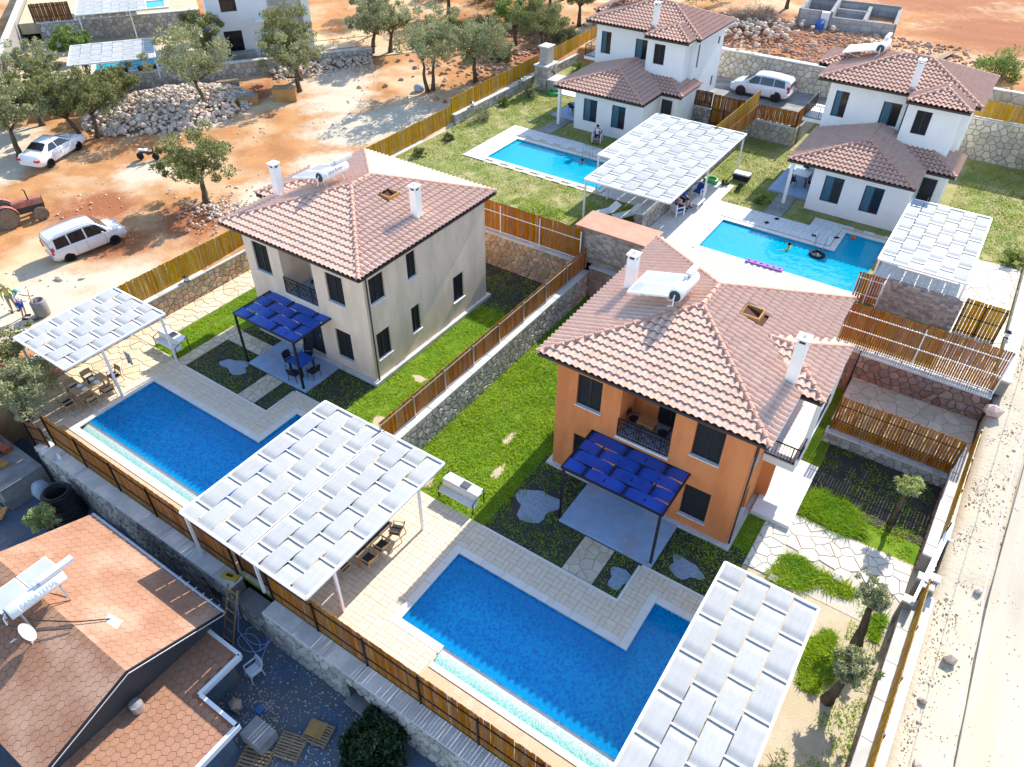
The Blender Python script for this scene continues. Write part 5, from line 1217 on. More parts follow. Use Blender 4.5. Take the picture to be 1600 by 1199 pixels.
LEDG = mosaic_mat('green to white mosaic', [(.06, .40, .33), (.10, .47, .39), (.05, .34, .29), (.14, .52, .44)], .04, (1, -11.1, -10.5, (.78, .78, .74)), 0)
LEDG2 = mosaic_mat('green to white mosaic b', [(.06, .40, .33), (.10, .47, .39), (.05, .34, .29), (.14, .52, .44)], .04, (1, -10.95, -10.25, (.78, .78, .74)), 0)
WAT = water_mat('pool water', (.45, .90, .99), .10, 1.6, (.0, .52, 1.0), .3); WATT = water_mat('turquoise pool water', (.45, .93, .98), .22, 2.2, (.0, .62, .85), .5)
c = .34
pl1 = pool('deep blue pool in shade beside the beige villa', (0, 0, 0), P1, BAS, WAT, 1.3, [(-28.65-c, -28.65, -11.4, -6.85+c), (-28.65, -20.65-c, -6.85, -6.85+c), (-20.65-c, -20.65, -6.85, -4.4+c), (-20.65, -18.8+c, -4.4, -4.4+c), (-18.8, -18.8+c, -11.4, -4.4), (-28.65, -18.8, -11.4, -11.05)])
MB().quad((-28.65, -10.5, -.05), (-18.8, -10.5, -.05), (-18.8, -11.05, -.22), (-28.65, -11.05, -.22)).quad((-28.65, -11.05, -.22), (-18.8, -11.05, -.22), (-18.8, -11.05, .0), (-28.65, -11.05, 0)).build('overflow_ledge', LEDG, pl1)
pl2 = pool('deep blue pool with mosaic ledge in front of the orange villa', (0, 0, 0), P2, BAS, WAT, 1.3, [(-8.9-c, -8.9, -10.55, -6.58+c), (-8.9, -1.21-c, -6.58, -6.58+c), (-1.21-c, -1.21, -6.58, -4.15+c), (-1.21, .62+c, -4.15, -4.15+c), (.62, .62+c, -11.15, -4.15), (-8.9, -6.85, -10.55, -10.2), (-6.85, .62, -11.15, -10.9)])
MB().quad((-6.85, -10.2, -.05), (.62, -10.2, -.05), (.62, -10.9, -.22), (-6.85, -10.9, -.22)).quad((-6.85, -10.9, -.22), (.62, -10.9, -.22), (.62, -10.9, 0), (-6.85, -10.9, 0)).quad((-6.85, -10.2, -.05), (-6.85, -10.9, -.22), (-6.85, -10.9, 0), (-6.85, -10.2, 0)).build('overflow_ledge', LEDG2, pl2)
for (x, y) in ((-7.6, -6.59), (-5.0, -6.59), (-2.6, -6.59)): MB().lathe([(0, 0), (.11, 0), (.11, .03)], (x, y-.03, -.45), 12, axis='y').build('pool_lamp', MAT['lamp'], pl2)
for (x, y) in ((-26.5, -6.86), (-23.6, -6.86)): MB().lathe([(0, 0), (.11, 0), (.11, .03)], (x, y-.03, -.45), 12, axis='y').build('pool_lamp', MAT['lamp'], pl1)
# paths, patios and stone paving of the two front gardens
flagstones('stone_path', -33.1, -31.3, -5, 12.4, .0, .62, 'flag', 60); flagstones('stone_terrace', -33.1, -29.45, -12.2, -5, .0, .68, 'flag', 120)
flagstones('stone_path', -29.2, -28.4, -5.1, -1.2, .0, .5, 'flag', 60); flagstones('stone_path', -28.4, -25.75, -2.25, -1.25, .0, .5, 'flag', 60); flagstones('stone_path', -24.25, -23.05, -5.08, -3.05, .0, .5, 'flag', 60)
flagstones('stone_path', -5.05, -3.66, -4.82, -2.85, .0, .46, 'flag', 60)
flagstones('entrance_paving', .95, 6.75, -.45, 3.3, .0, .62, 'flagw', 200, inside=lambda x, y: (y > 1.22-.1*math.sin(x*2) and y < 3.25-.1*math.sin(x)) or (x < 2.15-.3*y and y > -.45))
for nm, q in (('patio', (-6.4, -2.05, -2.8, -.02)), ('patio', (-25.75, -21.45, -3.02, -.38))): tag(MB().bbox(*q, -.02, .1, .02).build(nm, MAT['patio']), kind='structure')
tag(MB().bbox(.24, 1.94, 2.25, 6.45, -.02, .24, .02).build('entrance_slab', MAT['slab']), kind='structure')
flagstones('parking_pad', 1.55, 7.4, 9.05, 12.95, 1.0, .75, 'flag', 120); 
MAT['chips'] = M('blue grey gravel', (.34, .42, .50), (.22, .28, .33), 9, .9, .9, 30)
def patch(nm, cx, cy, rx, ry, z, mat):
    P = []; k = 22; ph = random.uniform(0, 6)
    for i in range(k): a = 2*PI*i/k; r = 1+.2*math.sin(3*a+ph)+.12*math.sin(5*a+2*ph); P.append((cx+rx*r*math.cos(a), cy+ry*r*math.sin(a), z))
    tag(MB().quad(*P).build(nm, MAT[mat]), kind='structure')
for q in ((-11, .2, .2, .6), (-10.2, -1.9, .2, .5), (-12.9, -4.2, .8, .4)): patch('bare_soil', *q, -.02, 'sand')
for q in ((-7.7, -2.6, .9, .95), (-.9, -2.0, .68, .5), (-2.9, -3.9, .42, .55), (-26.2, -3.6, .9, .5)): patch('gravel_patch', *q, -.015, 'chips')
for q in ((-16.8, -2.6, .5, .6), (-17.4, 1.2, .4, .25), (-16.5, 2.6, .35, .5), (-15.6, 5.6, .3, .4)): patch('bare_soil', *q, -.02, 'sand')
# lawns of the front gardens
lawn('lawn', [(-14.0, -8.75, -4.7, 12.7)], 420, .15, 'grass', keep=lambda x, y: ~((np.hypot((x+11)/.2, (y-.2)/.6) < rng.uniform(.5, 1.2, len(x))) | (np.hypot((x+10.2)/.2, (y+1.9)/.5) < rng.uniform(.5, 1.2, len(x))) | (np.hypot((x+12.9)/.8, (y+4.2)/.4) < rng.uniform(.6, 1.2, len(x)))), clump=1.3, thr=-1.3)
lawn('lawn', [(-31, -14.7, 8.7, 12.5)], 170, .10, 'grass', clump=1.9, thr=-.6, keep=lambda x, y: (x > -18.9) | (y > 9.6))
lawn('lawn', [(-18.9, -14.7, -3.1, 8.7)], 330, .10, 'grass', clump=1.9, thr=-.95, keep=lambda x, y: ~((np.hypot((x+16.8)/.5, (y+2.6)/.6) < 1) | (np.hypot((x+17.4)/.4, (y-1.2)/.25) < 1) | (np.hypot((x+16.5)/.35, (y-2.6)/.5) < 1)))
lawn('lawn', [(-31.25, -29.25, -4.9, 12.3)], 420, .10, 'grass', clump=1.2, thr=-1.6)
lawn('lawn', [(-28.35, -24.3, -5.05, -2.3), (-28.35, -25.8, -1.2, -.45), (-23.0, -22.05, -5.05, -3.1), (-21.4, -18.9, -3.15, -.6), (-27.8, -25.8, -.45, -.4)], 190, .09, 'grass', clump=1.6, thr=-1.0, keep=lambda x, y: np.hypot((x+26.2)/.9, (y+3.6)/.5) > 1+.3*np.sin(x*6))
lawn('lawn', [(-8.75, -6.45, -4.8, -.25), (-6.4, -5.1, -4.8, -2.85), (-3.6, -2.45, -4.8, -2.85), (-2.0, .2, -2.8, -.25), (.25, .95, -2.8, 2.2)], 210, .12, 'grass', clump=1.6, keep=lambda x, y: (np.hypot((x+7.7)/.95, (y+2.6)/1.0) > 1+.3*np.sin(x*5+y*4)) & (np.hypot((x+.9)/.7, (y+2.0)/.55) > 1+.2*np.sin(x*6)) & ((np.hypot((x+2.9)/.45, (y+3.9)/.6) > 1)), thr=-1.4)
lawn('lawn', [(1.95, 6.8, 3.3, 8.55)], 900, .42, 'grass', keep=lambda x, y: (np.hypot((x-3.2)/1.45, (y-4.2)/1.15) < 1+.12*np.sin(x*6)*np.sin(y*5)), thr=-9)
lawn('lawn', [(1.95, 6.8, 4.6, 8.55)], 170, .10, 'grass', clump=2.2, thr=-.1)
lawn('lawn', [(1.9, 6.4, -4.4, 1.5)], 900, .38, 'grass', keep=lambda x, y: (np.hypot((x-2.9)/.85, (y-.35)/.85) < 1) | (np.hypot((x-4.3)/.95, (y-.55)/.42) < 1) | (np.hypot((x-2.35)/.4, (y+.35)/.4) < 1) | (np.hypot((x-4.75)/.65, (y+3.0)/1.35) < 1+.1*np.sin(y*7)) | (np.hypot((x-6.25)/.4, (y+.4)/.7) < 1), thr=-9)
lawn('lawn', [(5.3, 6.65, -7, 1.0), (4.2, 6.6, 3.3, 5.0)], 240, .10, 'grass', clump=2.4, thr=-.15)
# upper terrace
PA = [(-27.4, -18.0, 21.45, 25.5)]; PB = [(-9.38, -.1, 18.2, 22.2), (-2.4, -.1, 22.2, 24.95)]
xs = [-33.1, 7.25, -12.9]+[v for r in PA+PB for v in r[:2]]; ys = [13.15, 44.6]+[v for r in PA+PB for v in r[2:]]
sheet('upper_garden', xs, ys, lambda x, y: not inrect(x, y, PA+PB), 2.47, 'soildry')
def ddeck(rects, holes, z):
    s = sheet('pool_deck', [v for r in rects+holes for v in r[:2]], [v for r in rects+holes for v in r[2:]], lambda x, y: inrect(x, y, rects) and not inrect(x, y, holes), z, 'joint')
    pavers(s, rects, holes, z+.005, 'paverw', .62, .31); return s
ddeck([(-29.15, -22.7, 20.75, 27.7), (-22.7, -13.1, 20.75, 29.0)], [(-27.75, -17.65, 21.1, 25.85), (-22.7, -20.0, 27.7, 29.0)], 2.49)
ddeck([(-12.85, .3, 17.6, 24.6), (-12.85, -10.6, 24.6, 27.3), (-4.6, .3, 24.6, 25.9), (.3, 4.7, 17.6, 26.1)], [(-9.7, .25, 17.85, 22.5), (-2.75, .25, 22.5, 25.3)], 2.49)
plA = pool('turquoise pool beside the dry lawn left of the big white pergola', (0, 0, 2.5), PA, BAST, WATT, 1.1, [(-27.74, -27.4, 21.1, 25.84), (-27.4, -18, 25.5, 25.84), (-18, -17.66, 21.1, 25.84), (-27.4, -18, 21.1, 21.45)], ladder=(-21.3, 25.5, 0, -1))
plB = pool('turquoise pool with swimmers and a purple float behind the orange roof', (0, 0, 2.5), PB, mosaic_mat('bright blue mosaic', [(.0, .50, .80), (.0, .58, .86), (.0, .40, .74), (.01, .66, .88)], .085), WATT, 1.1, [(-9.72, -9.38, 17.85, 22.54), (-9.38, -2.74, 22.2, 22.54), (-2.74, -2.4, 22.2, 25.29), (-2.4, .24, 24.95, 25.29), (-9.38, .24, 17.85, 18.2)], ladder=(-3.3, 22.2, 0, -1))
MB().bbox(-9.3, .1, 17.72, 17.85, -.02, .03).build('mosaic_edge', LEDG, plB)
for ox, oy in ((0, 0), (-19.4, 3.2)):
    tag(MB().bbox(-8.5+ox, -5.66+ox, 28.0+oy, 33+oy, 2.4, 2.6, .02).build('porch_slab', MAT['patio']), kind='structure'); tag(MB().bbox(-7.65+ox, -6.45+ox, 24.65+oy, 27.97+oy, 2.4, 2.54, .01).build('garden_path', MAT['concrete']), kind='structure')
flagstones('stone_terrace', 4.75, 7.2, 13.5, 26.2, 2.48, .75, 'flagw', 120)
dk = dict(clump=1.7, thr=-.9)
lawn('dry_lawn', [(-33, -13, 13.4, 20.7)], 170, .09, 'grassd', zf=2.47, w=.03, **dk); lawn('dry_lawn', [(-33, -29.2, 20.7, 39), (-29.2, -27, 27.8, 39), (-27, -25.2, 27.8, 29.5), (-25.0, -20.0, 27.8, 29.8)], 170, .09, 'grassd', zf=2.47, w=.03, **dk)
lawn('dry_lawn', [(-12.7, -8.6, 24.7, 36.3), (-10.5, -7.7, 24.7, 28), (-6.4, -4.7, 24.7, 26.7), (-4.6, .3, 26.0, 26.7)], 170, .09, 'grassd', zf=2.47, w=.03, **dk); lawn('dry_lawn', [(2.2, 7.1, 26.3, 41.5)], 170, .1, 'grassd', zf=2.47, w=.03, **dk)
lawn('dry_lawn', [(-17.5, -13, 13.4, 20.6), (-22, -17.9, 13.4, 17.5)], 240, .12, 'grass', zf=2.47, w=.03, clump=1.2, thr=-.4)
tag(MB().box(-19, -9.4, 37.2, 44.6, 2.5, 3.8).build('car_pad', MAT['concrete']), kind='structure')
sheet('neighbour_terrace', [-8, 30], [-.0, 60], lambda x, y: True, 0, 'sand')
nb = S.objects['neighbour_terrace']; nb.location = (-61.3, 12.8, 3.4); nb.rotation_euler = (0, 0, math.radians(56))
# ================================================================ WALLS AND FENCES
wall('long dry stone wall with white coping between the two front gardens', (-14.04, -5.0), (-14.04, 13.0), -.06, 1.80, 'stone', 'mortard', .46, .30)
fence('honey coloured board fence on the wall between the two front gardens', (-14.36, -4.9), (-14.36, 13.2), 1.8, 1.35, 'wood', .132, railmat='steel', posts=2.25, rz=(.06, .86))
wall('honey stone wall along the path left of the beige villa', (-33.15, -12.4), (-33.15, 12.7), -.06, 1.42, 'stonew', 'mortar', .5, .34)
fence('tall honey board fence left of the beige villa above the dirt lot', (-33.46, -4.8), (-33.46, 9), 1.42, 1.5, 'woodg', .13, rails='b')
wall('grey stone wall along the left side of the dry lawn', (-33.1, 13.1), (-33.1, 25.0), 2.0, 2.46, 'stone', 'mortar', .5, .30); wall('grey stone wall with lanterns behind the dry lawn and fireplace', (-33.1, 25.05), (-33.1, 49.5), 1.9, 3.3, 'stone', 'mortar', .5, .32)
fence('long honey board fence between the dirt lot and the dry lawn', (-33.42, 9.2), (-33.42, 25.0), 2.46, 1.42, 'woodg', .13, rails='b', z1=2.55); fence('honey board fence on the raised wall behind the stone fireplace', (-33.42, 25.1), (-33.42, 49.5), 3.3, 1.25, 'woodg', .13, rails='b', z1=3.6)
wall('tall warm stone retaining wall behind the beige villa', (-33.0, 12.72), (-14.5, 12.72), -.06, 2.32, 'stonew', 'mortar', .5, .34, nmax=160)
fence('tall brown board fence with white rails behind the beige villa', (-26.0, 13.0), (-14.62, 13.0), 2.34, 1.98, 'wood', .15, railmat='whitem', posts=3.1, rz=(.03, .66))
wall('short dark stone wall below the stone store', (-14.0, 13.02), (-6.0, 13.02), -.06, 2.1, 'stoner', 'mortar', .5, .33, nmax=80); wall('rubble wall behind the orange villa', (-6.0, 13.02), (1.45, 13.02), -.06, 2.5, 'stoner', 'mortar', .5, .33, nmax=60)
wall('reddish stone wall with white coping above the paved pad', (1.5, 12.92), (7.42, 12.92), .95, 2.5, 'stoner', 'mortard', .5, .36)
fence('tall slatted fence with white rails above the reddish stone wall', (.15, 13.3), (7.42, 13.3), 2.52, 2.35, 'wood', .105, gap=.022, railmat='whitem', posts=3.4, rz=(.05, .42, .80))
wall('low stone wall under the slatted fence by the shaded lawn', (1.5, 8.62), (7.0, 8.62), -.06, .66, 'stone', 'mortar', .35, .36)
fence('brown slatted fence with sunlit gaps beside the paved pad', (1.62, 8.86), (6.95, 8.86), .68, 2.0, 'wood', .125, gap=.024, railmat='woodd', posts=5.2, rz=(.3, .75))
wall('white capped wall beside the road by the young tree', (6.98, 10.2), (6.83, 3.2), -.06, 1.05, 'stoner', 'mortar', .42, .34, nmax=120); wall('white capped wall beside the road by the crooked olive', (6.74, .9), (6.56, -12.6), -.06, .95, 'stoner', 'mortar', .42, .34, nmax=120)
fence('honey fence along the road above the young tree', (7.42, 10.9), (7.22, 4.4), 1.05, 1.1, 'woodg', .12, rails='b'); fence('honey fence along the road beside the crooked olive', (7.12, 1.2), (6.92, -12.6), .95, 1.1, 'woodg', .12, rails='b')
for a, b in (((7.55, 10.9), (7.4, 4.4)), ((7.3, 1.3), (7.1, -12.6))):
    L, an = seg(a, b); o = MB().bbox(0, L, -.02, .3, .5, 1.12 if a[1] > 5 else 1.02, .01).build('kerb_wall', MAT['coping'], loc=(a[0], a[1], 0)); o.rotation_euler = (0, 0, an); tag(o, 'low white concrete kerb wall along the road '+('by the young tree' if a[1] > 5 else 'below the boulders'), 'wall')
gt = thing('sliding_gate', 'open white sliding gate with two rails beside the road', 'gate', (6.95, 1.0, 0))
MB().beam((-.1, -.8, 1.5), (.42, 4.2, 1.5), .1, .12).build('upper_rail', MAT['whitem'], gt); MB().beam((.18, .6, 1.35), (.5, 4.2, 1.35), .08, .1).build('lower_rail', MAT['whitem'], gt)
for i in range(14): y = .8+i*.24; MB().box(.26+.025*y-.02, .26+.025*y+.02, y-.02, y+.02, .3, 1.4).build('bar', MAT['steel'], gt)
for i, (x, y, h) in enumerate(((6.72, .35, 1.35), (6.95, 1.55, 1.5), (7.32, 1.72, 1.55), (7.2, 1.3, 1.45))):
    t = thing('gate_pillar', ['stubby white capped gate pillar nearest the crooked olive', 'white capped gate pillar at the paving end', 'white capped gate pillar on the road side', 'short white capped gate pillar between the other two'][i], 'pillar', (x, y, 0), 0, 'gate pillars')
    MB().box(-.15, .15, -.15, .15, -.05, h).build('shaft', MAT['mortarw'], t); MB().bbox(-.2, .2, -.2, .2, h, h+.08, .02).build('cap', MAT['coping'], t)
# front retaining wall above the neighbour's yard
wall('front stone retaining wall below the shaded pool of the beige villa', (-29.2, -12.98), (-15.35, -12.98), -2.3, .0, 'stone', 'mortard', .62, .33, nmax=300, holes=[(11.9, 12.8, .25, 1.35)], over=.03)
wall('front stone retaining wall below the pool of the orange villa', (-13.5, -12.98), (1.5, -12.98), -2.3, .0, 'stone', 'mortar', .62, .33, nmax=300, holes=[(4.25, 6.1, .3, 1.45)], over=.03)
wall('broken low wall piece between the two front retaining walls', (-15.33, -12.9), (-13.52, -12.9), -2.3, -.75, 'stone', 'mortard', .6, .33, nmax=60, cop='concrete')
tag(MB().bbox(-9.35, -7.35, -13.25, -12.7, -2.05, -1.93, .02).build('recess_step', MAT['concrete']), 'blue grey concrete step in the wall recess', 'step')
fence('brown board fence along the infinity edge of the shaded pool', (-28.5, -12.3), (-15.6, -12.3), .02, 1.93, 'wood', .13, posts=2.6); fence('brown board fence along the infinity edge of the orange villa pool', (-13.6, -12.3), (1.2, -12.3), .02, 1.93, 'wood', .13, posts=2.6)
fence('short dark board fence in the gap below the woven pergola', (-15.6, -12.1), (-13.6, -12.1), -.3, 1.8, 'woodd', .14); fence('brown board fence behind the big olive at the left edge', (-35.2, -11.2), (-29.5, -12.75), .0, 1.6, 'wood', .14, rails='f')
fence('small dark gate panel with bright gaps beside the big olive', (-29.5, -12.8), (-28.55, -12.55), -.15, 1.5, 'woodd', .15, gap=.03)
# upper terrace walls
wall('grey stone dividing wall beside the big white pergola', (-12.95, 17.5), (-12.95, 36.4), 2.4, 3.85, 'stone', 'mortar', .5, .34); wall('stone corner wall below the car pad fence', (-12.9, 36.45), (-9.6, 36.45), 2.4, 3.85, 'stonep', 'mortar', .5, .4); wall('stone side wall of the car pad', (-9.6, 36.5), (-9.6, 40.5), 2.4, 3.85, 'stonep', 'mortar', .4, .4)
fence('sunlit honey fence on the dividing wall beside the white pergola', (-13.35, 29.5), (-13.35, 38.5), 3.86, 1.55, 'woodg', .14, rails='b'); fence('lower brown fence on the dividing wall facing the dry garden', (-12.75, 29.8), (-12.75, 36.6), 3.86, 1.1, 'wood', .14, rails='b')
fence('brown slatted fence on the corner wall in front of the white car', (-12.75, 36.7), (-9.7, 36.7), 3.86, 1.1, 'wood', .13, rails='b'); fence('brown fence panel beside the balcony of the right white villa', (-9.6, 36.6), (-9.45, 40.4), 3.86, 1.35, 'wood', .14, rails='b')
wall('small stone pier beside the wooden entrance gate', (-18.3, 37.0), (-16.5, 37.0), 2.4, 3.7, 'stone', 'mortard', .35, .34, nmax=60); fence('brown fence above the small stone pier', (-18.3, 37.15), (-16.6, 37.15), 3.7, 1.2, 'woodd', .14)
fence('brown wooden entrance gate between stone pier and sunlit fence', (-16.5, 37.1), (-13.4, 37.1), 2.5, 2.35, 'wood', .15, rz=(.05, .5, .95), posts=1.1)
wall('pale stone retaining wall behind the white car', (-24, 44.66), (-8.6, 44.66), 3.7, 6.05, 'stonep', 'mortarw', .5, .42, nmax=160); wall('pale stone retaining wall right of the right white villa', (.6, 41.8), (8.2, 41.95), 2.4, 5.4, 'stonep', 'mortarw', .5, .44, nmax=200)
fence('yellow board fence on the pale retaining wall at the right edge', (1.2, 42.1), (8.2, 42.2), 5.42, 1.15, 'woodg', .14, rails='b'); wall('grey block wall with white coping at the right edge', (1.2, 44.7), (9, 44.9), 4.6, 6.7, 'stonep', 'concrete', .3, .6, nmax=60)
wall('wall with broad white coping beside the road at the right edge', (7.3, 41.6), (7.3, 13.6), 2.3, 3.15, 'stonep', 'mortarw', .55, .4, nmax=60)
w = wall('ledge stone screen between the two wooden gates behind the slatted fence', (1.16, 17.55), (4.85, 17.55), 2.45, 4.32, 'stonefacade', 'stonefacade', .3, .2, faces='', cop=None)
def ledge(root, Wd, H, y=0., rows=12, key='stonefacade'):
    b = MB(); z = 0.
    for r in range(rows):
        h = H/rows; x = 0.
        while x < Wd: l = min(Wd-x, random.uniform(.15, .45)); d = random.uniform(.008, .035); b.box(x+.004, x+l-.004, y-d, y, z+.004, z+h-.004); x += l
        z += h
    return tag(b.build('ledge_stones', MAT['ledges'], root), kind='stuff')
MAT['ledges'] = M('thin ledge stones', (.46, .42, .38), (.30, .275, .255), 6, .9, .5, 18, isl=.32, hue=.02)
ledge(w, 3.69, 1.85)
fence('brown slatted double gate right of the ledge stone screen', (4.92, 17.6), (6.85, 17.6), 2.5, 2.0, 'woodg', .15, gap=.02, rz=(.08, .5, .9), posts=.96); fence('dark slatted fence left of the ledge stone screen', (-.25, 17.6), (1.1, 17.6), 2.5, 1.75, 'wood', .13, gap=.02, railmat='whitem', posts=.7)
st = thing('stone_store', 'long ledge stone store with flat pinkish top beside the fence corner', 'shed', (-15.2, 13.35, 2.1))
MB().box(0, 4.5, 0, 1.95, 0, 2.15).build('wall', MAT['stonefacade'], st); ledge(st, 4.5, 2.15, 0, 14); MB().bbox(-.08, 4.58, -.08, 2.03, 2.15, 2.24, .015).build('roof_slab', M('pink travertine', (.50, .29, .20), (.44, .24, .16), 1.5, .7), st); MB().box(4.58, 5.1, .2, 1.6, .3, 2.0).build('side_pillar', MAT['stonefacade'], st)
# far-left neighbour's terrace: local frame along the wall
A56 = math.radians(56)
def UL(s, n, z=0.): return (-61.3+math.cos(A56)*s-math.sin(A56)*n, 12.8+math.sin(A56)*s+math.cos(A56)*n, z)
def ulw(lab, s0, s1, n, zb, zt, **k): a, b = UL(s0, n), UL(s1, n); return wall(lab, a[:2], b[:2], zb, zt, 'stone', 'mortarw', .5, .42, **k)
ulw('long stone wall along the far edge of the dirt lot below the grey villa', -5, 23.4, 0, 2.3, 4.2, nmax=240); ulw('upper stone terrace wall behind the far woven pergola', -5.4, 9.3, 15.0, 3.3, 5.3, nmax=120)
a, b = UL(-5.6, 15.2), UL(-2.2, 15.2); fence('dark brown fence on the far upper terrace wall', a[:2], b[:2], 5.3, 1.6, 'woodd', .18)
up_ = MB().box(-7, 9.4, 15.4, 60, .9, 1.85).build('neighbour_upper_terrace', MAT['sand'], loc=(-61.3, 12.8, 3.4), rot=(0, 0, A56)); tag(up_, kind='structure')
a, b = UL(-7.5, -4), UL(-7.5, 40); wall('pale plaster boundary wall at the far top left', b[:2], a[:2], 2.4, 5.8, 'stonep', 'mortarw', .4, .6, faces='', nmax=0)
# ================================================================ BUILDINGS
ov, oroof = big_villa('orange two storey villa with terracotta hip roof and dark windows', (0, 0, 0), False, 'orange')
chimney(ov, -8.0, 5.35, 6.8, 8.45); chimney(ov, .0, 3.3, 6.6, 8.6)
bv, broof = big_villa('beige two storey villa with terracotta hip roof beside the dirt lot', (-18.95, -.38, .1), True, 'beige', ex=(-8.65, 1.1), ey=(-.4, 10.6))
chimney(bv, -8.7, 3.1, 6.7, 8.45); chimney(bv, -1.05, 5.35, 6.8, 8.4)
wv = white_villa('right white villa with single storey front below a stepped roof', (0, 0, 2.5)); dup(wv, loc=(-19.4, 3.2, 2.5), label='left white villa with single storey front beside the stone fireplace')
heater('white solar water heater with two panels on the orange villa roof', (-5.25, 4.5, 7.72), 0)
heater('white solar water heater with black lettering on the beige villa roof', (-24.9, 4.2, 7.72), 0, 'Ural Boiler', panels=2)
heater('white solar water heater on the right white villa roof', (-5.3, 36.2, 9.75), 0, pl=2.1); heater('white solar water heater half cut off on the left white villa roof', (-24.9, 39.4, 9.75), 0, pl=2.1)
for lab, loc in (('navy woven shade roof over the orange villa patio', (-6.57, -2.6, 0)), ('navy woven shade roof over the patio table of the beige villa', (-26.1, -2.9, 0))):
    pergola(lab, loc, 4.47, 2.6, 3.08, 4, 5, [(.12, .0), (4.4, .0)], 'navy', 'black', 'navy shade roofs on the villas', .05, 'x', .07, 'shade_roof')
G4 = 4
pergola('white woven pergola half over the terrace by the shaded pool', (-17.7, -12.62, 0), 3.5, 7.8, 2.65, 4, 10, [(.06, .1), (.06, 7.7)]); pergola('white woven pergola half over the long dining table', (-14.15, -12.62, 0), 3.28, 7.8, 2.65, 4, 10, [(3.24, 1.4), (3.24, 6.15), (.06, .3), (.06, 7.7)])
pergola('white woven pergola over the right end of the orange villa pool', (.63, -12.7, 0), 3.4, 9.77, 2.65, 4, 12, [(3.34, .1), (3.34, 9.6), (.06, 9.6), (.06, .1)])
pergola('grey white woven pergola over the dining table at the left', (-33.2, -10.4, 0), 4.35, 5.45, 3.1, 5, 9, [(4.3, 5.2), (4.3, 1.9), (.1, 5.3), (.1, .1)])
pergola('big white woven pergola shared by the two white villa gardens', (-16.97, 17.25, 2.5), 5.7, 12.6, 2.65, 7, 15, [(.06, .06), (.06, 3.3), (.06, 12.5), (5.6, 12.5), (5.6, 6.2)]); pergola('narrow strip of white woven pergola by the turquoise pool ladder', (-18.05, 20.9, 2.5), 1.05, 8.95, 2.66, 1, 10, [(.05, .05), (.05, 8.8)])
pergola('bright white woven pergola at the right edge of the terrace', (.38, 17.72, 2.5), 4.25, 8.3, 2.65, 6, 10, [(.05, .05), (.05, 8.2), (4.2, 8.2), (4.2, .05)])
# neighbour's house with hexagon shingles
nh = thing('neighbour_house', 'old single storey house with brown hexagon shingle roofs', 'house', (-18.5, -17.6, -2.2))
def hexes(parent, O, U, V, W_, H_, r, nmax, gap, cut=None, off=Vector((18.5, 17.6, 2.2))):
    O, U, V = Vector(O), Vector(U).normalized(), Vector(V).normalized(); Nn = U.cross(V); Nn = Nn if Nn.z > 0 else -Nn; dx = math.sqrt(3)*r; dy = 1.5*r; rest = MB(); L = []
    for j in range(-1, int(H_/dy)+2):
        for i in range(-1, int(W_/dx)+2):
            cx, cy = (i+.5*(j % 2))*dx, j*dy; P = [(cx+(r-gap)*math.cos(PI/6+k*PI/3), cy+(r-gap)*math.sin(PI/6+k*PI/3)) for k in range(6)]
            for a, b, c in ((-1, 0, 0), (1, 0, W_), (0, -1, 0), (0, 1, H_)): P = clip_poly(P, a, b, c) if len(P) > 2 else P
            if len(P) < 3 or (cut and cut(cx, cy)): continue
            L.append((cx, cy, P))
    L.sort(key=lambda t: (O+U*t[0]+V*t[1]-CAMP-off).length if 0 else -(t[0]))
    for n, (cx, cy, P) in enumerate(L):
        h = .012+random.uniform(-.004, .004); m = MB().prism([(x-cx, y-cy) for x, y in P], -.004, h, b=.006); p = O+U*cx+V*cy
        if n < nmax:
            o = m.build('shingle', MAT['shingle'], parent); o.matrix_basis = Matrix(((U.x, V.x, Nn.x, p.x), (U.y, V.y, Nn.y, p.y), (U.z, V.z, Nn.z, p.z), (0, 0, 0, 1)))
        else: rest.add([p+U*x+V*y+Nn*z for x, y, z in m.v], m.f)
    if rest.v: tag(rest.build('shingles', MAT['shinglei'], parent), kind='stuff')
SH = M('worn shingle felt', (.34, .15, .08), (.25, .10, .055), 2, .95); MAT['felt'] = SH
X0, X1 = -4.1, 4.2; ez, rzz = 2.8, 4.0           # local heights above the yard
b = MB().add([(X0, 3.55, ez), (X1, 3.55, ez), (X1, 0, rzz), (X0, 0, rzz), (X0, -3.6, ez), (X1, -3.6, ez), (X0, 3.55, ez-.1), (X1, 3.55, ez-.1), (X1, 0, rzz-.1), (X0, 0, rzz-.1), (X0, -3.6, ez-.1), (X1, -3.6, ez-.1)],
    [(0, 1, 2, 3), (3, 2, 5, 4), (6, 9, 8, 7), (9, 10, 11, 8), (1, 7, 8, 2), (2, 8, 11, 5), (0, 3, 9, 6), (3, 4, 10, 9), (0, 6, 7, 1), (4, 5, 11, 10)])
nr = b.build('roof', SH, nh); sl_ = math.hypot(3.55, 1.2)
hexes(nr, (X1, 3.55, ez+.01), (-1, 0, 0), (0, -3.55, 1.2), X1-X0, sl_, .175, 0, .002); hexes(nr, (X0, -3.6, ez+.01), (1, 0, 0), (0, 3.6, 1.2), X1-X0, math.hypot(3.6, 1.2), .175, 0, .007)
b = MB(); b.box(X0+.4, X1-.45, -3.2, 3.1, 0, ez-.1); b.add([(X0+.4, 3.1, ez-.1), (X1-.45, 3.1, ez-.1), (X1-.45, 0, rzz-.12), (X0+.4, 0, rzz-.12), (X0+.4, -3.2, ez-.1), (X1-.45, -3.2, ez-.1)], [(0, 1, 2, 3), (3, 2, 5, 4), (1, 5, 2), (0, 3, 4)]); b.build('wall', MAT['darkg'], nh)
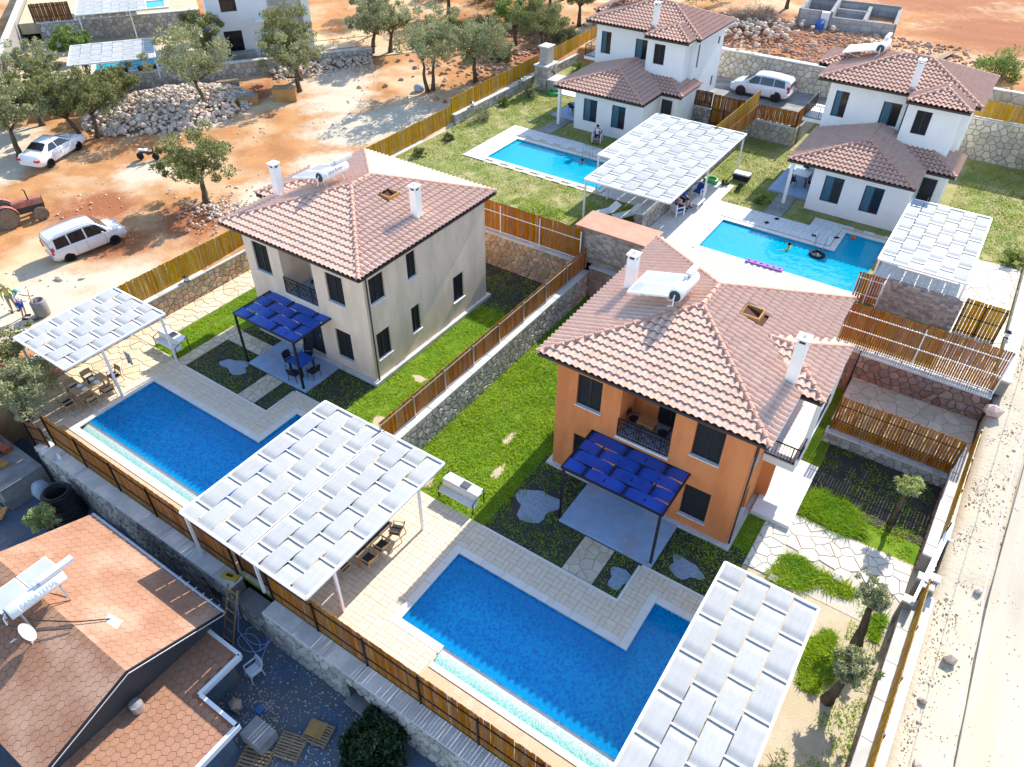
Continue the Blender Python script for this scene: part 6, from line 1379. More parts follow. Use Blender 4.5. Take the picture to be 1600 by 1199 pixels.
MB().path([(X0, 3.63, ez-.04), (X1+.05, 3.63, ez-.05)], .07, 8).build('gutter', MAT['steel'], nh)
for s in (1, -1): MB().beam((X1+.02, s*3.58, ez-.03), (X1+.02, 0, rzz-.03), .05, .12).build('bargeboard', MAT['black'], nh); MB().beam((X1+.05, s*3.58, ez-.1), (X1+.05, 0, rzz-.1), .02, .03).build('edge_strip', MAT['whitem'], nh)
for i in range(6): MB().box(1.6+i*.45, 1.62+i*.45, 3.5, 3.75, ez-.0, ez+.02).build('gutter_bracket', MAT['whitem'], nh)
lz = 1.85
MB().box(3.0, 5.45, -4.6, 3.0, lz-.14, lz).box(5.45, 7.45, -4.6, 1.2, lz-.14, lz).build('lower_roof', SH, nh); lr = nh.children[-1]
hexes(lr, (3.0, -4.6, lz+.008), (1, 0, 0), (0, 1, 0), 4.4, 7.55, .175, 300, .006, cut=lambda x, y: x > 2.42 and y > 5.72)
for q in ((5.42, 5.56, 1.2, 3.02), (5.56, 7.5, 1.16, 1.3), (7.42, 7.56, -4.6, 1.3), (3.0, 5.5, 2.96, 3.1)): MB().box(q[0], q[1], q[2], q[3], lz-.2, lz+.06).build('white_fascia', MAT['whitem'], nh)
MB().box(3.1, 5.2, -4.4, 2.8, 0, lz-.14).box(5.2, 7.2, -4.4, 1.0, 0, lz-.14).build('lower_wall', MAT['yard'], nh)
heater('old white solar water heater with faded lettering on the brown shingle roof', (-18.75, -17.75, 1.85), 0, 'PANATEMA', tl=2.0, tr=.27, pl=1.3, pw=1.12, tilt=10, stand=.85, inkm='ink')
ft = thing('satellite_dish', 'white satellite dish below the old solar heater', 'satellite dish', (-18.15, -18.75, 1.5)); v = []; n = 18
db = MB().lathe([(0, 0), (.2, .03), (.36, .1), (.37, .1), (.2, .015)], n=20).build('dish', MAT['panel'], ft, True, (0, 0, .55), (math.radians(62), 0, math.radians(155)))
MB().tube((0, 0, -.2), (0, .05, .55), .03).build('mast', MAT['whitem'], ft); MB().path([(-.25, -.25, .35), (-.1, -.45, .55), (-.05, -.3, .62)], .018, 5).build('receiver_arm', MAT['whitem'], ft)
tag(MB().obox((0, 0, 0), (.33, .05, .0), (-.04, .2, .055), (0, -.004, .008)).build('white_sheet', MAT['paper'], loc=(-16.5, -16.75, 1.57)), 'white sheet lying on the brown shingle roof', 'sheet')
tp = MB(); tp.path([(-20.4, -18.9, 1.45), (-18.6, -18.2, 1.75), (-17.3, -17.5, 1.9), (-16.6, -16.6, 1.55)], .025, 5); tp.path([(-20.2, -19.1, 1.4), (-18.2, -18.4, 1.7), (-17.2, -17.7, 1.85)], .02, 5); tag(tp.build('water_pipe', MAT['black']), 'black water pipes running over the ridge of the brown shingle roof', 'pipe')
tag(MB().lathe([(0, 0), (.2, 0), (.22, .05), (.22, .42), (.2, .45), (.06, .48), (0, .48)], n=18).build('tin_drum', MAT['steel'], loc=(-14.3, -17.9, -.35)), 'small grey tin drum under the black gable edge', 'drum')
# far grey villa, top left
fh = thing('grey_villa', 'pale grey villa with a stone clad corner behind the olive trees', 'house', UL(9.8, 4.2, 3.4), A56)
b = MB(); panel(b, (0, 0, 0), (1, 0, 0), 9.0, 6.6, [(1.0, 2.6, .1, 2.3), (1.2, 2.6, 3.9, 5.6), (6.4, 7.2, 2.6, 3.2)], .2, (0, -1, 0)); panel(b, (9.0, 0, 0), (0, 1, 0), 8, 6.6, [], .2, (1, 0, 0)); panel(b, (0, 8, 0), (0, -1, 0), 8, 6.6, [(2, 4, .1, 2.4)], .2, (-1, 0, 0)); b.quad((0, 0, 6.6), (9, 0, 6.6), (9, 8, 6.6), (0, 8, 6.6)); b.build('wall', MAT['white'], fh)
for h in ((1.0, 2.6, .1, 2.3), (1.2, 2.6, 3.9, 5.6), (6.4, 7.2, 2.6, 3.2)): window(fh, (0, 0, 0), (1, 0, 0), (0, -1, 0), h, 'glass', .16, False)
b = MB(); z = 0
while z < 6.5:
    x = 5.3
    while x < 8.3: l = min(8.3-x, random.uniform(.3, .7)); b.box(x+.01, x+l-.01, -random.uniform(.03, .08), 0, z+.01, z+.31); x += l
    z += .32
tag(b.build('stone_cladding', MAT['stonei'], fh), kind='stuff'); MB().box(1.3, 3.4, -1.6, -.5, 0, .7).build('entrance_block', MAT['concrete'], fh); MB().box(3.9, 5.0, -.9, 0, 3.0, 3.25).build('ledge', MAT['white'], fh)
hb = hipbase(-.6, 9.6, -.6, 8.6, 6.75, 3, 6, 4, 4, 8.4); hb.build('roof', MAT['tilepale'], fh)
pg = pergola('far white woven pergola above the long stone wall', UL(-1.9, -.9, 3.4), 6.7, 5.8, 2.15, 8, 7, [(.06, .9), (2.3, .9), (4.5, .9), (6.6, .9), (.06, 5.7), (6.6, 5.7)]); pg.rotation_euler = (0, 0, A56)
pg = pergola('farthest white woven pergola at the top left', UL(-1.6, 12.2, 3.4), 6.2, 6.0, 2.9, 8, 7, [(.06, 1.6), (4.6, 1.6), (.06, 5.9), (6.1, 5.9)]); pg.rotation_euler = (0, 0, A56)
for lab, s, n, z in (('small turquoise pool seen under the far woven pergola', -.6, 3.4, 3.42), ('farthest turquoise pool at the top left edge', .2, 17.0, 5.28)):
    p = thing('swimming_pool', lab, 'swimming pool', UL(s, n, z), A56); MB().quad((0, 0, .02), (6.0, 0, .02), (6.0, 2.8, .02), (0, 2.8, .02)).build('basin', BAST, p); MB().quad((0, 0, .05), (6, 0, .05), (6, 2.8, .05), (0, 2.8, .05)).build('water_surface', WATT, p)
    for q in ((-.4, 6.4, -.4, 0), (-.4, 6.4, 2.8, 3.2), (-.4, 0, 0, 2.8), (6, 6.4, 0, 2.8)): MB().box(*q, -.02, .1).build('coping_slab', MAT['marble'], p)
for i in range(2):
    s_ = thing('sofa', ['low brown lounge sofa left under the far pergola', 'low brown lounge sofa right under the far pergola'][i], 'sofa', UL(.6+i*2.4, 1.3, 3.4), A56, 'lounge sofas under the far pergola'); MB().bbox(0, 1.6, 0, .8, .05, .4, .05).build('seat', MAT['woodd'], s_); MB().bbox(0, 1.6, .65, .85, .4, .75, .05).build('backrest', MAT['woodd'], s_)
lawn('lawn', [(-46, -40, 27, 36)], 120, .2, 'grass', zf=3.42, w=.05, keep=lambda x, y: (np.abs(((x+61.3)*math.cos(A56)+(y-12.8)*math.sin(A56))-21) < 2.0) & (np.abs((-(x+61.3)*math.sin(A56)+(y-12.8)*math.cos(A56))-4.5) < 3.6), thr=-9)
a, b = UL(13.5, .55), UL(23.2, .55); rl = thing('railing', 'thin black railing on the far stone wall beside the lawn', 'railing', (a[0], a[1], 4.2), A56); railing(rl, (0, 0), (9.7, 0), 0, .9, 'bars', step=1.6)
fu = thing('umbrella', 'folded blue umbrella beside the grey villa', 'umbrella', UL(9.0, 7.0, 3.4)); MB().tube((0, 0, 0), (0, 0, 3.0), .04).build('pole', MAT['whitem'], fu); MB().lathe([(.9, 1.9), (.8, 2.1), (.1, 2.75), (0, 2.8)], n=8).build('canopy', MAT['bluep'], fu)
# block foundation at the top right
bf = thing('block_foundation', 'unfinished grey concrete block foundation on the red earth', 'foundation', (-16, 55.2, 6.0))
def blockwall(x0, y0, x1, y1, h, z0=0.):
    L = math.hypot(x1-x0, y1-y0); a = math.atan2(y1-y0, x1-x0); r = round(h/.4)
    MB().box(0, L, -.12, .12, z0, z0+h).build('wall_core', MAT['mortar'], bf, loc=(x0, y0, 0), rot=(0, 0, a)); n = max(1, round(L/.9))
    for k in range(r):
        for i in range(n):
            o = MB().box(L*i/n+.02, L*(i+1)/n-.02, -.15, .15, z0+k*.4+.015, z0+k*.4+.385).build('block', MAT['concreteb'], bf, loc=(x0, y0, 0), rot=(0, 0, a))
MAT['concreteb'] = M('concrete blocks', (.42, .41, .40), (.33, .32, .31), 3, .9, .3, 30, rnd=.14)
ca, sa = math.cos(.13), math.sin(.13)
def bw(u0, v0, u1, v1, h): blockwall(u0*ca-v0*sa, u0*sa+v0*ca, u1*ca-v1*sa, u1*sa+v1*ca, h)
bw(0, 0, 2.7, 0, 1.6); bw(0, 0, 0, 6, 1.6); bw(2.7, 0, 8.2, 0, 1.2); bw(8.2, 0, 8.2, 6, 1.2); bw(0, 6, 8.2, 6, 1.4); bw(2.7, 0, 2.7, 6, 1.6); bw(5.6, 0, 5.6, 6, 1.2); bw(2.7, 3.4, 5.6, 3.4, 1.2)
MB().obox((2.3, .0, .8), (.35, .05, 0), (-.03, .2, 0), (0, 0, .8)).build('buttress', MAT['slab'], bf)
MB().quad((0, .1, .3), (8.1, 1.1, .3), (7.3, 6.9, .3), (-.7, 5.9, .3)).build('infill', MAT['concrete'], bf)
tag(MB().lathe([(0, 0), (.36, 0), (.38, .1), (.36, .45), (.38, .5), (.36, .9), (.3, 1.0), (0, 1.0)], n=18).build('plastic_barrel', MAT['bluep'], loc=(-13.85, 54.6, 6.05), smooth=True), 'blue plastic barrel beside the block foundation', 'barrel')
tag(MB().box(-.4, .4, -.3, .3, 0, .7).box(-.3, .3, -.32, -.3, .1, .6, 1).build('white_box', [MAT['whitem'], MAT['steel']], loc=(-12.1, 56.0, 6.05)), 'white box leaning on the block foundation', 'box')
for i in range(6):
    o = MB().bbox(-2.6, 2.6, -.11, .11, 0, .05, .01).build('plank', MAT['pallet'], loc=(-4.4+i*.3, 51.0+i*.12, 6.25+.02*i)); o.rotation_euler = (0, 0, math.radians(62+i*3)); tag(o, 'long grey plank on the red earth behind the right white villa', 'plank', 'loose planks on the red earth')
# ================================================================ VEHICLES, PEOPLE, FURNITURE
def zl(x, y): return zland(x, y)
def hd(a, b): return math.atan2(b[1]-a[1], b[0]-a[0])
car('silver white people carrier with roof rails parked beside the tractor', (-41.35, -1.9, zl(-41.3, -2)), math.radians(80), ST_VAN, (-1.35, 1.4), .33, 'carg', [(-1.85, -1.05, -1.8, -1.08), (-.98, -.1, -.98, -.1), (.0, 1.22, .0, .74)], ws=(.74, 1.42), rails=True, rot=(.0, -.045))
car('white saloon car parked under the olive trees', (-54.55, 4.1, zl(-54.5, 4)), math.radians(107), ST_SEDAN, (-1.33, 1.33), .32, 'carw', [(-1.15, -.35, -.72, -.35), (-.28, .78, -.28, .25)], ws=(.25, 1.0), rg=(-.82, -1.45), scale=1.08, rear_low=True, rot=(.0, -.05))
car('white people carrier parked below the pale stone wall', (-14.25, 42.0, 3.82), math.radians(181), ST_MPV, (-1.33, 1.36), .335, 'carw', [(-1.85, -1.0, -1.75, -1.0), (-.95, .02, -.95, .02), (.08, 1.1, .08, .5)], ws=(.52, 1.36), scale=1.08)
tractor('faded red tractor with muddy wheels at the left edge', (-48.1, -3.2, zl(-48, -3)), math.radians(72))
person('person in yellow green shirt and straw hat beside the workman', (-38.5, -8.15, zl(-38.5, -8.2)), math.radians(-20), 'stand', 'shirty', 'khaki', 'straw', True, 1.02)
person('person in grey vest and blue shorts reaching out to the concrete drum', (-37.45, -8.15, zl(-37.4, -8.2)), math.radians(40), 'reach', 'shirtg', 'blue', 'teal', False, 1.02)
person('person in white shirt sitting in a blue cushioned armchair by the pool', (-22.15, 28.55, 2.54), math.radians(-75), 'sit', 'shirtw', 'dark')
person('bare chested person standing in the turquoise pool by the ladder', (-21.2, 24.75, 1.25), math.radians(-100), 'swim', bare=True, bottom='dark')
person('person in yellow swimwear wading in the turquoise pool', (-4.8, 21.2, 1.3), math.radians(180), 'swim', 'shirty', 'shirty'); person('person with a dark float beside the pool ladder', (-3.2, 21.4, 1.25), math.radians(150), 'swim', bare=True, bottom='blue')
person('bare backed person sitting in the front armchair under the pergola edge', (-12.2, 21.2, 2.62), math.radians(60), 'sit', bare=True, bottom='dark'); person('person in blue top sitting beside the low white table', (-12.3, 22.4, 2.62), math.radians(-20), 'sit', 'blue', 'dark', fem=True)
person('person with long dark hair under the far woven pergola', UL(-.9, 1.6, 3.42), math.radians(140), 'stand', 'redp', 'dark', fem=True)
chair('white armchair with blue cushions holding the person by the pool', (-22.15, 28.6, 2.54), math.radians(-75), 'white', 'white armchairs with blue cushions')
chair('white armchair seen from behind in front of the low white table', (-12.15, 21.1, 2.54), math.radians(60), 'white', 'white armchairs with blue cushions'); chair('white armchair half hidden under the pergola edge', (-12.45, 22.4, 2.54), math.radians(-20), 'white', 'white armchairs with blue cushions')
chair('white armchair with bright blue cushion facing the low table', (-12.05, 24.4, 2.54), math.radians(-100), 'white', 'white armchairs with blue cushions')
table('low white table between the blue cushioned armchairs', (-11.5, 22.9, 2.54), math.radians(90), 1.1, .6, .42, 'whitem', 'whitem')
def lounger(lab, loc, rz):
    t = thing('sun_lounger', lab, 'sun lounger', loc, rz, 'white sun loungers'); MB().bbox(-.9, .5, -.33, .33, .25, .33, .02).build('seat', MAT['whitem'], t); MB().obox((.75, 0, .47), (.28, 0, .2), (0, .33, 0), (-.02, 0, .03)).build('backrest', MAT['whitem'], t)
    for x in (-.8, .4): 
        for s in (-1, 1): MB().box(x-.03, x+.03, s*.3-.03, s*.3+.03, 0, .25).build('leg', MAT['whitem'], t)
lounger('white sun lounger under the front edge of the big pergola', (-15.9, 18.3, 2.54), math.radians(60)); lounger('white sun lounger deeper under the big pergola', (-14.6, 18.8, 2.54), math.radians(60))
lounger('white sun lounger under the right hand white pergola', (1.2, 18.6, 2.54), math.radians(20))
# patio and dining sets
table('pale wooden dining table laid with plates under the left pergola', (-30.2, -9.25, .04), math.radians(90), 1.75, .8, .75, 'teak', 'teak')
for i, (x, y, a, lab) in enumerate(((-29.45, -9.75, 180, 'wooden armchair on the pool side of the laid table nearest the olive'), (-29.45, -8.85, 180, 'wooden armchair on the pool side of the laid table nearest the outdoor kitchen'), (-30.95, -9.7, 0, 'wooden armchair on the wall side of the laid table nearest the olive'), (-30.95, -8.8, 0, 'wooden armchair on the wall side of the laid table beside the post'), (-30.2, -7.95, -90, 'wooden armchair at the kitchen end of the laid table'), (-30.15, -10.55, 90, 'wooden armchair at the olive end of the laid table'))): chair(lab, (x, y, .04), math.radians(a), 'teak', 'armchairs around the laid dining table')
for i, (x, y) in enumerate(((-29.98, -9.6), (-29.98, -8.95), (-30.42, -9.6), (-30.42, -8.95))):
    o = MB().lathe([(0, 0), (.09, 0), (.15, .02), (.15, .026), (.09, .01), (0, .01)], n=18).build('plate', MAT['whitem'], loc=(x, y, .795), smooth=True); tag(o, 'white plate on the laid table, '+['pool side by the olive', 'pool side by the kitchen', 'wall side by the olive', 'wall side by the kitchen'][i], 'plate', 'plates on the dining table')
tag(MB().lathe([(0, 0), (.05, 0), (.06, .1), (.03, .2), (.03, .26), (0, .26)], n=12).build('bottle', MAT['black'], loc=(-30.2, -9.2, .795), smooth=True), 'dark bottle in the middle of the laid table', 'bottle')
cl = MB(); v = []; 
for i in range(9): x = -.25+.5*i/8; v += [(x, .03*math.sin(i*1.9), .0), (x*1.1, .05*math.sin(i*1.9+.5), -.75)]
tag(cl.add(v, [(2*i, 2*i+2, 2*i+3, 2*i+1) for i in range(8)]).build('hanging_cloth', M('striped cloth', (.6, .6, .62), (.15, .17, .22), 3, .9, stretch=(8, 1, 1)), loc=(-29.6, -7.2, 1.75)), 'striped cloth hanging from the left pergola', 'cloth')
bbq('white outdoor kitchen counter with grill beside the left pergola', (-30.2, -4.45, .03), 0, 'whitem'); bbq('cream outdoor kitchen counter with grill on the lawn edge', (-10.55, -4.2, .03), 0, 'counter')
table('long dark slatted dining table under the pergola', (-12.2, -8.4, .05), math.radians(90), 2.1, .95, .75, 'tabletop', 'teak', slats=8)
for x, y, a, lab in ((-11.5, -9.1, 180, 'wooden armchair at the dark slatted table nearest the front fence, pool side'), (-11.5, -8.3, 180, 'wooden armchair at the dark slatted table in the middle of the pool side'), (-11.55, -7.35, 200, 'wooden armchair at the dark slatted table nearest the villa'), (-12.15, -9.95, 90, 'wooden armchair at the fence end of the dark slatted table'), (-12.95, -8.9, 0, 'wooden armchair behind the dark slatted table nearest the fence'), (-12.95, -7.9, 0, 'wooden armchair behind the dark slatted table nearest the villa')): chair(lab, (x, y, .05), math.radians(a), 'teak', 'armchairs around the dark slatted table')
table('dark blue patio table in front of the beige villa', (-22.85, -1.85, .1), 0, 1.05, 1.0, .74, 'navy', 'black')
for x, y, a, lab in ((-23.55, -1.95, 0, 'black chair left of the patio table'), (-23.2, -1.1, -60, 'black chair behind the patio table by the wall'), (-22.6, -2.6, 100, 'black chair in front of the patio table by the post'), (-21.95, -1.9, 180, 'black chair right of the patio table')): chair(lab, (x, y, .1), math.radians(a), 'black', 'black chairs around the patio table')
for ox, oz, nm in ((0, 3.45, 'orange'), (-18.95, 3.55, 'beige')):
    mx = (lambda x: x) if ox == 0 else (lambda x: -8.45-x)
    table('small brown table on the recessed balcony of the %s villa' % nm, (ox+mx(-4.5), .75, oz), 0, .75, .6, .7, 'crate', 'woodd'); chair('dark folding chair on the recessed balcony of the %s villa by the wall' % nm, (ox+mx(-5.1), .8, oz), 0, 'garden', 'balcony chairs'); chair('dark chair on the recessed balcony of the %s villa by the door' % nm, (ox+mx(-3.75), .7, oz), math.radians(180), 'garden', 'balcony chairs')
for ox, oy, nm in ((0, 0, 'right'), (-19.4, 3.2, 'left')):
    table('white table on the porch of the %s white villa' % nm, (-7.0+ox, 30.2+oy, 2.6), 0, 1.1, 1.1, .74, 'whitem', 'black')
    chair('dark chair in front of the white porch table of the %s white villa' % nm, (-7.3+ox, 29.3+oy, 2.6), math.radians(80), 'garden', 'porch chairs'); chair('dark chair right of the white porch table of the %s white villa' % nm, (-6.15+ox, 29.6+oy, 2.6), math.radians(150), 'garden', 'porch chairs'); chair('dark chair behind the white porch table of the %s white villa' % nm, (-7.1+ox, 31.2+oy, 2.6), math.radians(-90), 'garden', 'porch chairs')
# stone fireplace
fp = thing('fireplace', 'tall stone outdoor fireplace with chimney against the fence', 'fireplace', (-31.9, 36.9, 2.4)); MB().box(-.7, .5, -.9, .9, 0, 2.0).build('hearth', MAT['mortar'], fp); b = MB()
for z in np.arange(0, 1.95, .28):
    for y in np.arange(-.9, .85, .36): d = random.uniform(.02, .06); b.box(.5, .5+d, y+.015, y+.345, z+.015, z+.265); 
    for x in np.arange(-.7, .45, .4): d = random.uniform(.02, .06); b.box(x+.015, x+.385, -.9-d, -.9, z+.015, z+.265)
tag(b.build('facing_stones', MAT['stonei'], fp), kind='stuff'); MB().bbox(-.8, .62, -1.0, 1.0, 2.0, 2.12, .02).build('slab', MAT['coping'], fp); MB().box(-.5, .3, -.5, .5, 2.12, 3.5).build('chimney', MAT['stonefacade'], fp); MB().bbox(-.62, .42, -.62, .62, 3.5, 3.6, .02).build('chimney_cap', MAT['coping'], fp)
MB().box(.5, .53, -.2, .5, .8, 1.6).build('oven_opening', MAT['black'], fp); MB().bbox(.5, 1.5, -.9, .9, .95, 1.06, .02).build('worktop', MAT['coping'], fp)
for y in (-.75, .75): MB().box(.6, 1.4, y-.12, y+.12, 0, .95).build('worktop_leg', MAT['stonefacade'], fp)
tag(MB().box(-31, -26.5, 36.0, 39.5, 2.42, 2.52).build('stone_apron', MAT['slab']), kind='structure')
for i, (x, y, z) in enumerate(((-33.05, 27.3, 3.32), (-33.05, 34.4, 3.32), (-33.05, 47.0, 3.32), (7.2, 17.4, 3.16), (-33.1, -.9, 1.43))): lantern(['black lantern on the coping where the honey fence steps up', 'black lantern on the coping left of the stone fireplace', 'black lantern on the coping near the left white villa', 'black lantern on the white coping by the slatted gates', 'small black lantern on the honey stone wall'][i], (x, y, z))
# toys, floats and odds and ends in the upper gardens
def ringfloat(lab, loc, r, m, t=.12): tb = MB(); tb.path([(r*math.cos(2*PI*k/18), r*math.sin(2*PI*k/18), 0) for k in range(19)], t, 8, caps=False); tag(tb.build('swim_ring', MAT[m], loc=loc, smooth=True), lab, 'swim ring')
ringfloat('green swim ring at the end of the big pergola', (-12.2, 26.9, 2.68), .42, 'greenp'); ringfloat('green swim ring in front of the stone fireplace', (-30.4, 35.7, 2.62), .5, 'greenp'); ringfloat('dark swim ring around the person by the pool ladder', (-3.15, 21.35, 2.47), .38, 'dark', .1)
fl = MB().bbox(-1.1, 1.1, -.2, .2, 0, .1, .03)
for i in range(6): fl.lathe([(.08, .101), (.0, .104)], (-.9+i*.36, 0, 0), 10, 1)
o = fl.build('pool_float', [MAT['purple'], MAT['dark']], loc=(-5.3, 18.15, 2.55)); o.rotation_euler = (0, 0, .03); tag(o, 'long purple pool float with dark dots on the pool edge', 'pool float')
tag(MB().lathe([(0, -.15), (.1, -.11), (.15, 0), (.1, .11), (0, .15)], n=14).build('ball', MAT['orangep'], loc=(-1.9, 24.6, 2.48), smooth=True), 'small red ball floating in the pool corner', 'ball')
for i, (x, y) in enumerate(((-6.6, 24.15), (-6.9, 23.3), (-3.9, 23.4), (-2.7, 24.0))):
    o = MB().bbox(-.13, .13, -.05, .05, 0, .04).bbox(-.1, .16, .08, .18, 0, .04).build('sandals', MAT['dark'], loc=(x, y, 2.55)); o.rotation_euler = (0, 0, i); tag(o, ['dark sandals on the deck under the right white villa wall', 'dark sandals at the pool edge left', 'blue black sandals left of the pool ladder', 'sandals right of the pool ladder'][i], 'sandals')
bx = thing('cool_box', 'white cool box with dark sides on the dry lawn', 'cool box', (-10.6, 28.6, 2.5)); MB().bbox(-.55, .55, -.28, .28, .05, .4, .03).build('body', MAT['dark'], bx); MB().bbox(-.57, .57, -.3, .3, .4, .5, .03).build('lid', MAT['whitem'], bx)
for i, (x, y) in enumerate(((-11.2, 27.0), (-10.1, 26.9))): shrub('potted_plant', ['dark potted plant left of the white cool box', 'dark potted plant at the white deck corner'][i], (x, y, 2.5), .35, .5, 'leafd', i+3, 30, 12, group='small dark plants by the deck')
for i, (x, y, z, r_, h_, lf) in enumerate(((-31.6, 33.7, 2.4, 1.0, 1.7, 'leafs'), (-31.9, 27.1, 2.4, .9, 1.4, 'leafs'), (-31.7, 22.5, 2.4, .55, .9, 'leafo'), (-31.7, 18.9, 2.4, .5, .9, 'leafo'), (-32.4, 31.0, 2.4, .5, .9, 'leafg'), (-31.6, 42.0, 2.4, .7, 1.2, 'leafg'))): shrub('shrub', ['large silver shrub beside the stone fireplace', 'silver shrub where the wall steps up', 'dark shrub on the dry lawn halfway along the honey fence', 'dark shrub on the dry lawn nearest the beige roof', 'small green shrub between the two silver shrubs', 'green shrub behind the stone fireplace'][i], (x, y, z), r_, h_, lf, i+11, 60, 26, group='shrubs along the wall of the dry lawn')
shrub('shrub', 'leafy green shrub at the corner by the white terrace paving', (6.6, 26.9, 2.5), .7, 1.0, 'leafg', 31); shrub('shrub', 'green bush on the red earth at the right edge', (1.2, 50, 6.1), 1.8, 2.4, 'leafg', 32, 70, 40, .22, .09); shrub('shrub', 'small leafy shrub beside the grey garden path', (-8.2, 25.9, 2.5), .5, .8, 'leafg', 33)
# ---- the dirt lot
pd = thing('concrete_drum', 'grey concrete drum beside the workman', 'drum', (-36.95, -7.45, zl(-36.9, -7.5))); MB().lathe([(0, 0), (.36, 0), (.4, .15), (.4, .85), (.33, .95), (.3, .95), (.3, .5), (0, .5)], n=18).build('body', MAT['concrete'], pd, True)
sv = thing('shovel', 'long shovel leaning on the concrete drum', 'shovel', (-36.75, -7.95, zl(-36.8, -8))); MB().tube((0, 0, .05), (-.15, .3, 1.75), .022).build('handle', MAT['pallet'], sv); MB().obox((0, -.02, .06), (.12, 0, 0), (0, .14, -.03), (0, .005, .012)).build('blade', MAT['darkg'], sv)
for i, (x, y, s) in enumerate(((-39.4, -5.0, .22), (-38.4, -4.2, .14))): o = inst(bpy.data.objects.new('r', ROCKME[i]), None, (x, y, zl(x, y)+.1), (0, 0, i), (s*2, s, s), 'rock'); tag(o, ['dark broken lump on the white gravel by the people carrier', 'smaller broken lump on the white gravel by the workman'][i], 'rock')
for i, (x, y, a, l, w_, h_, mk) in enumerate(((-48.05, 21.0, 42, 1.9, 1.1, 1.0, 'crate'), (-50.4, 18.4, 42, 2.6, .9, .7, 'crate'), (-54.4, 20.3, 50, 1.8, .8, .5, 'concrete'))):
    t = thing('crate', ['tall tan plywood crate under the stone heap', 'long tan crate with grey boards on top', 'grey slab topped crate below the far stone wall'][i], 'crate', (x, y, zl(x, y)-.05), math.radians(a)); MB().box(-l/2, l/2, -w_/2, w_/2, 0, h_).build('box', MAT[mk], t)
    for k in range(4): MB().bbox(-l/2-.1+.05*k, l/2+.1-.1*k, -w_/2+k*w_/4+.02, -w_/2+(k+1)*w_/4-.01, h_+.002, h_+.06, .01).build('lid_board', MAT['pallet' if i != 1 else 'concrete'], t)
bg = thing('cement_bag', 'pale blue grey sack at the foot of the twin olive', 'sack', (-39.7, 28.6, zl(-39.7, 28.6))); MB().lathe([(0, 0), (.4, .02), (.48, .25), (.35, .5), (.12, .6), (0, .6)], n=10).build('body', MAT['bag'], bg, True)
mo = thing('motor_scooter', 'dark motor scooter lying at the foot of the rock heap', 'scooter', (-48.3, 7.6, zl(-48.3, 7.6)), .5); wh = MB()
for x in (-.6, .6): MB().lathe([(.16, -.05), (.27, -.04), (.27, .04), (.16, .05)], (x, 0, .27), 14, axis='y').build('wheel', MAT['rubber'], mo)
MB().path([(-.6, 0, .45), (-.2, 0, .7), (.1, 0, .5), (.5, 0, .6), (.55, 0, .95)], [.12, .16, .14, .09, .05], 8).build('body', MAT['black'], mo); MB().bbox(-.6, .05, -.14, .14, .72, .82, .03).build('seat', MAT['plasticw'], mo); MB().beam((.5, -.3, 1.0), (.5, .3, 1.0), .04, .04).build('handlebar', MAT['black'], mo)
def heap(n, f, rmin, rmax): 
    out = []
    while len(out) < n:
        x, y, h = f(); out.append((x, y, zl(x, y)+h*rng.uniform(.55, 1.0), rng.uniform(rmin, rmax)*(1.6 if rng.random() < .12 else 1)))
    return out
def f1():
    while True:
        x, y = rng.uniform(-62, -46), rng.uniform(4.5, 21); s, n_ = (x+61.3)*math.cos(A56)+(y-12.8)*math.sin(A56), -(x+61.3)*math.sin(A56)+(y-12.8)*math.cos(A56)
        q = 1-((s-5.0)/6.8)**2-((n_+5.0)/4.6)**2
        if q > 0: return x, y, 1.3*q**.7
def f2(): s = rng.uniform(14, 23); n_ = -abs(rng.normal(0, 1.1))-.2; x, y, _ = UL(s, n_); return x, y, max(0, .7+.35*n_)
def f3(): x, y = rng.normal(-38.2, 1.3), rng.normal(5.4, 1.0); return x, y, .15
def f4(): x, y = rng.normal(-18, 2.0), rng.normal(50.5, 2.0); return x, y, .8
R1 = heap(2100, f1, .10, .26)+heap(420, f2, .10, .22); R1.sort(key=lambda r: -r[3])
for i, (x, y, z, r) in enumerate(R1[:290]):
    o = bpy.data.objects.new('rock', random.choice(ROCKME)); link(o); o.location = (x, y, z); o.scale = (r, r, r); o.rotation_euler = (random.uniform(-.5, .5), random.uniform(-.5, .5), random.uniform(0, 6)); tag(o, 'pale limestone rock heaped along the far stone wall of the dirt lot', 'rock', 'limestone rocks heaped in the dirt lot')
rockmass('limestone_rubble', R1[290:]+heap(200, f3, .05, .14)+heap(170, f4, .12, .32), 'rocki')
rockmass('red_rubble', [(x, y, zl(x, y)+.02, rng.uniform(.06, .2)*(2.0 if rng.random() < .06 else 1)) for x, y in zip(rng.normal(-12, 7, 2600), rng.uniform(45.3, 56, 2600)) if y > 45 and x < 2], 'redrock')
rockmass('red_rubble', [(x, y, zl(x, y)+.02, rng.uniform(.04, .12)) for x, y in zip(rng.uniform(-62, -33.8, 1500), rng.uniform(-9, 48, 1500)) if math.sin(x*.5)*math.cos(y*.43)+.2*math.sin(x*2+y) > .1], 'rocki')
rockmass('red_rubble', [(x, y, zl(x, y)+.02, rng.uniform(.08, .35)) for x, y in zip(rng.normal(-37, 5, 700), rng.normal(40, 5, 700)) if x < -34], 'redrock')
for i, (x, y, r, l) in enumerate(((8.5, -.95, .33, 'large reddish boulder beside the road'), (8.05, -3.1, .2, 'small pale boulder on the verge below the large one'), (8.9, 2.65, .17, 'small dark red stone on the verge'), (8.4, -5.4, .22, 'pale stone on the verge at the bottom edge'), (7.6, 12.4, .55, 'grey boulder heap at the end of the reddish wall'))):
    o = bpy.data.objects.new('boulder', ROCKME[i]); link(o); o.location = (x, y, zroad(y)+r*.4); o.scale = (r, r, r*.9); tag(o, l, 'boulder')
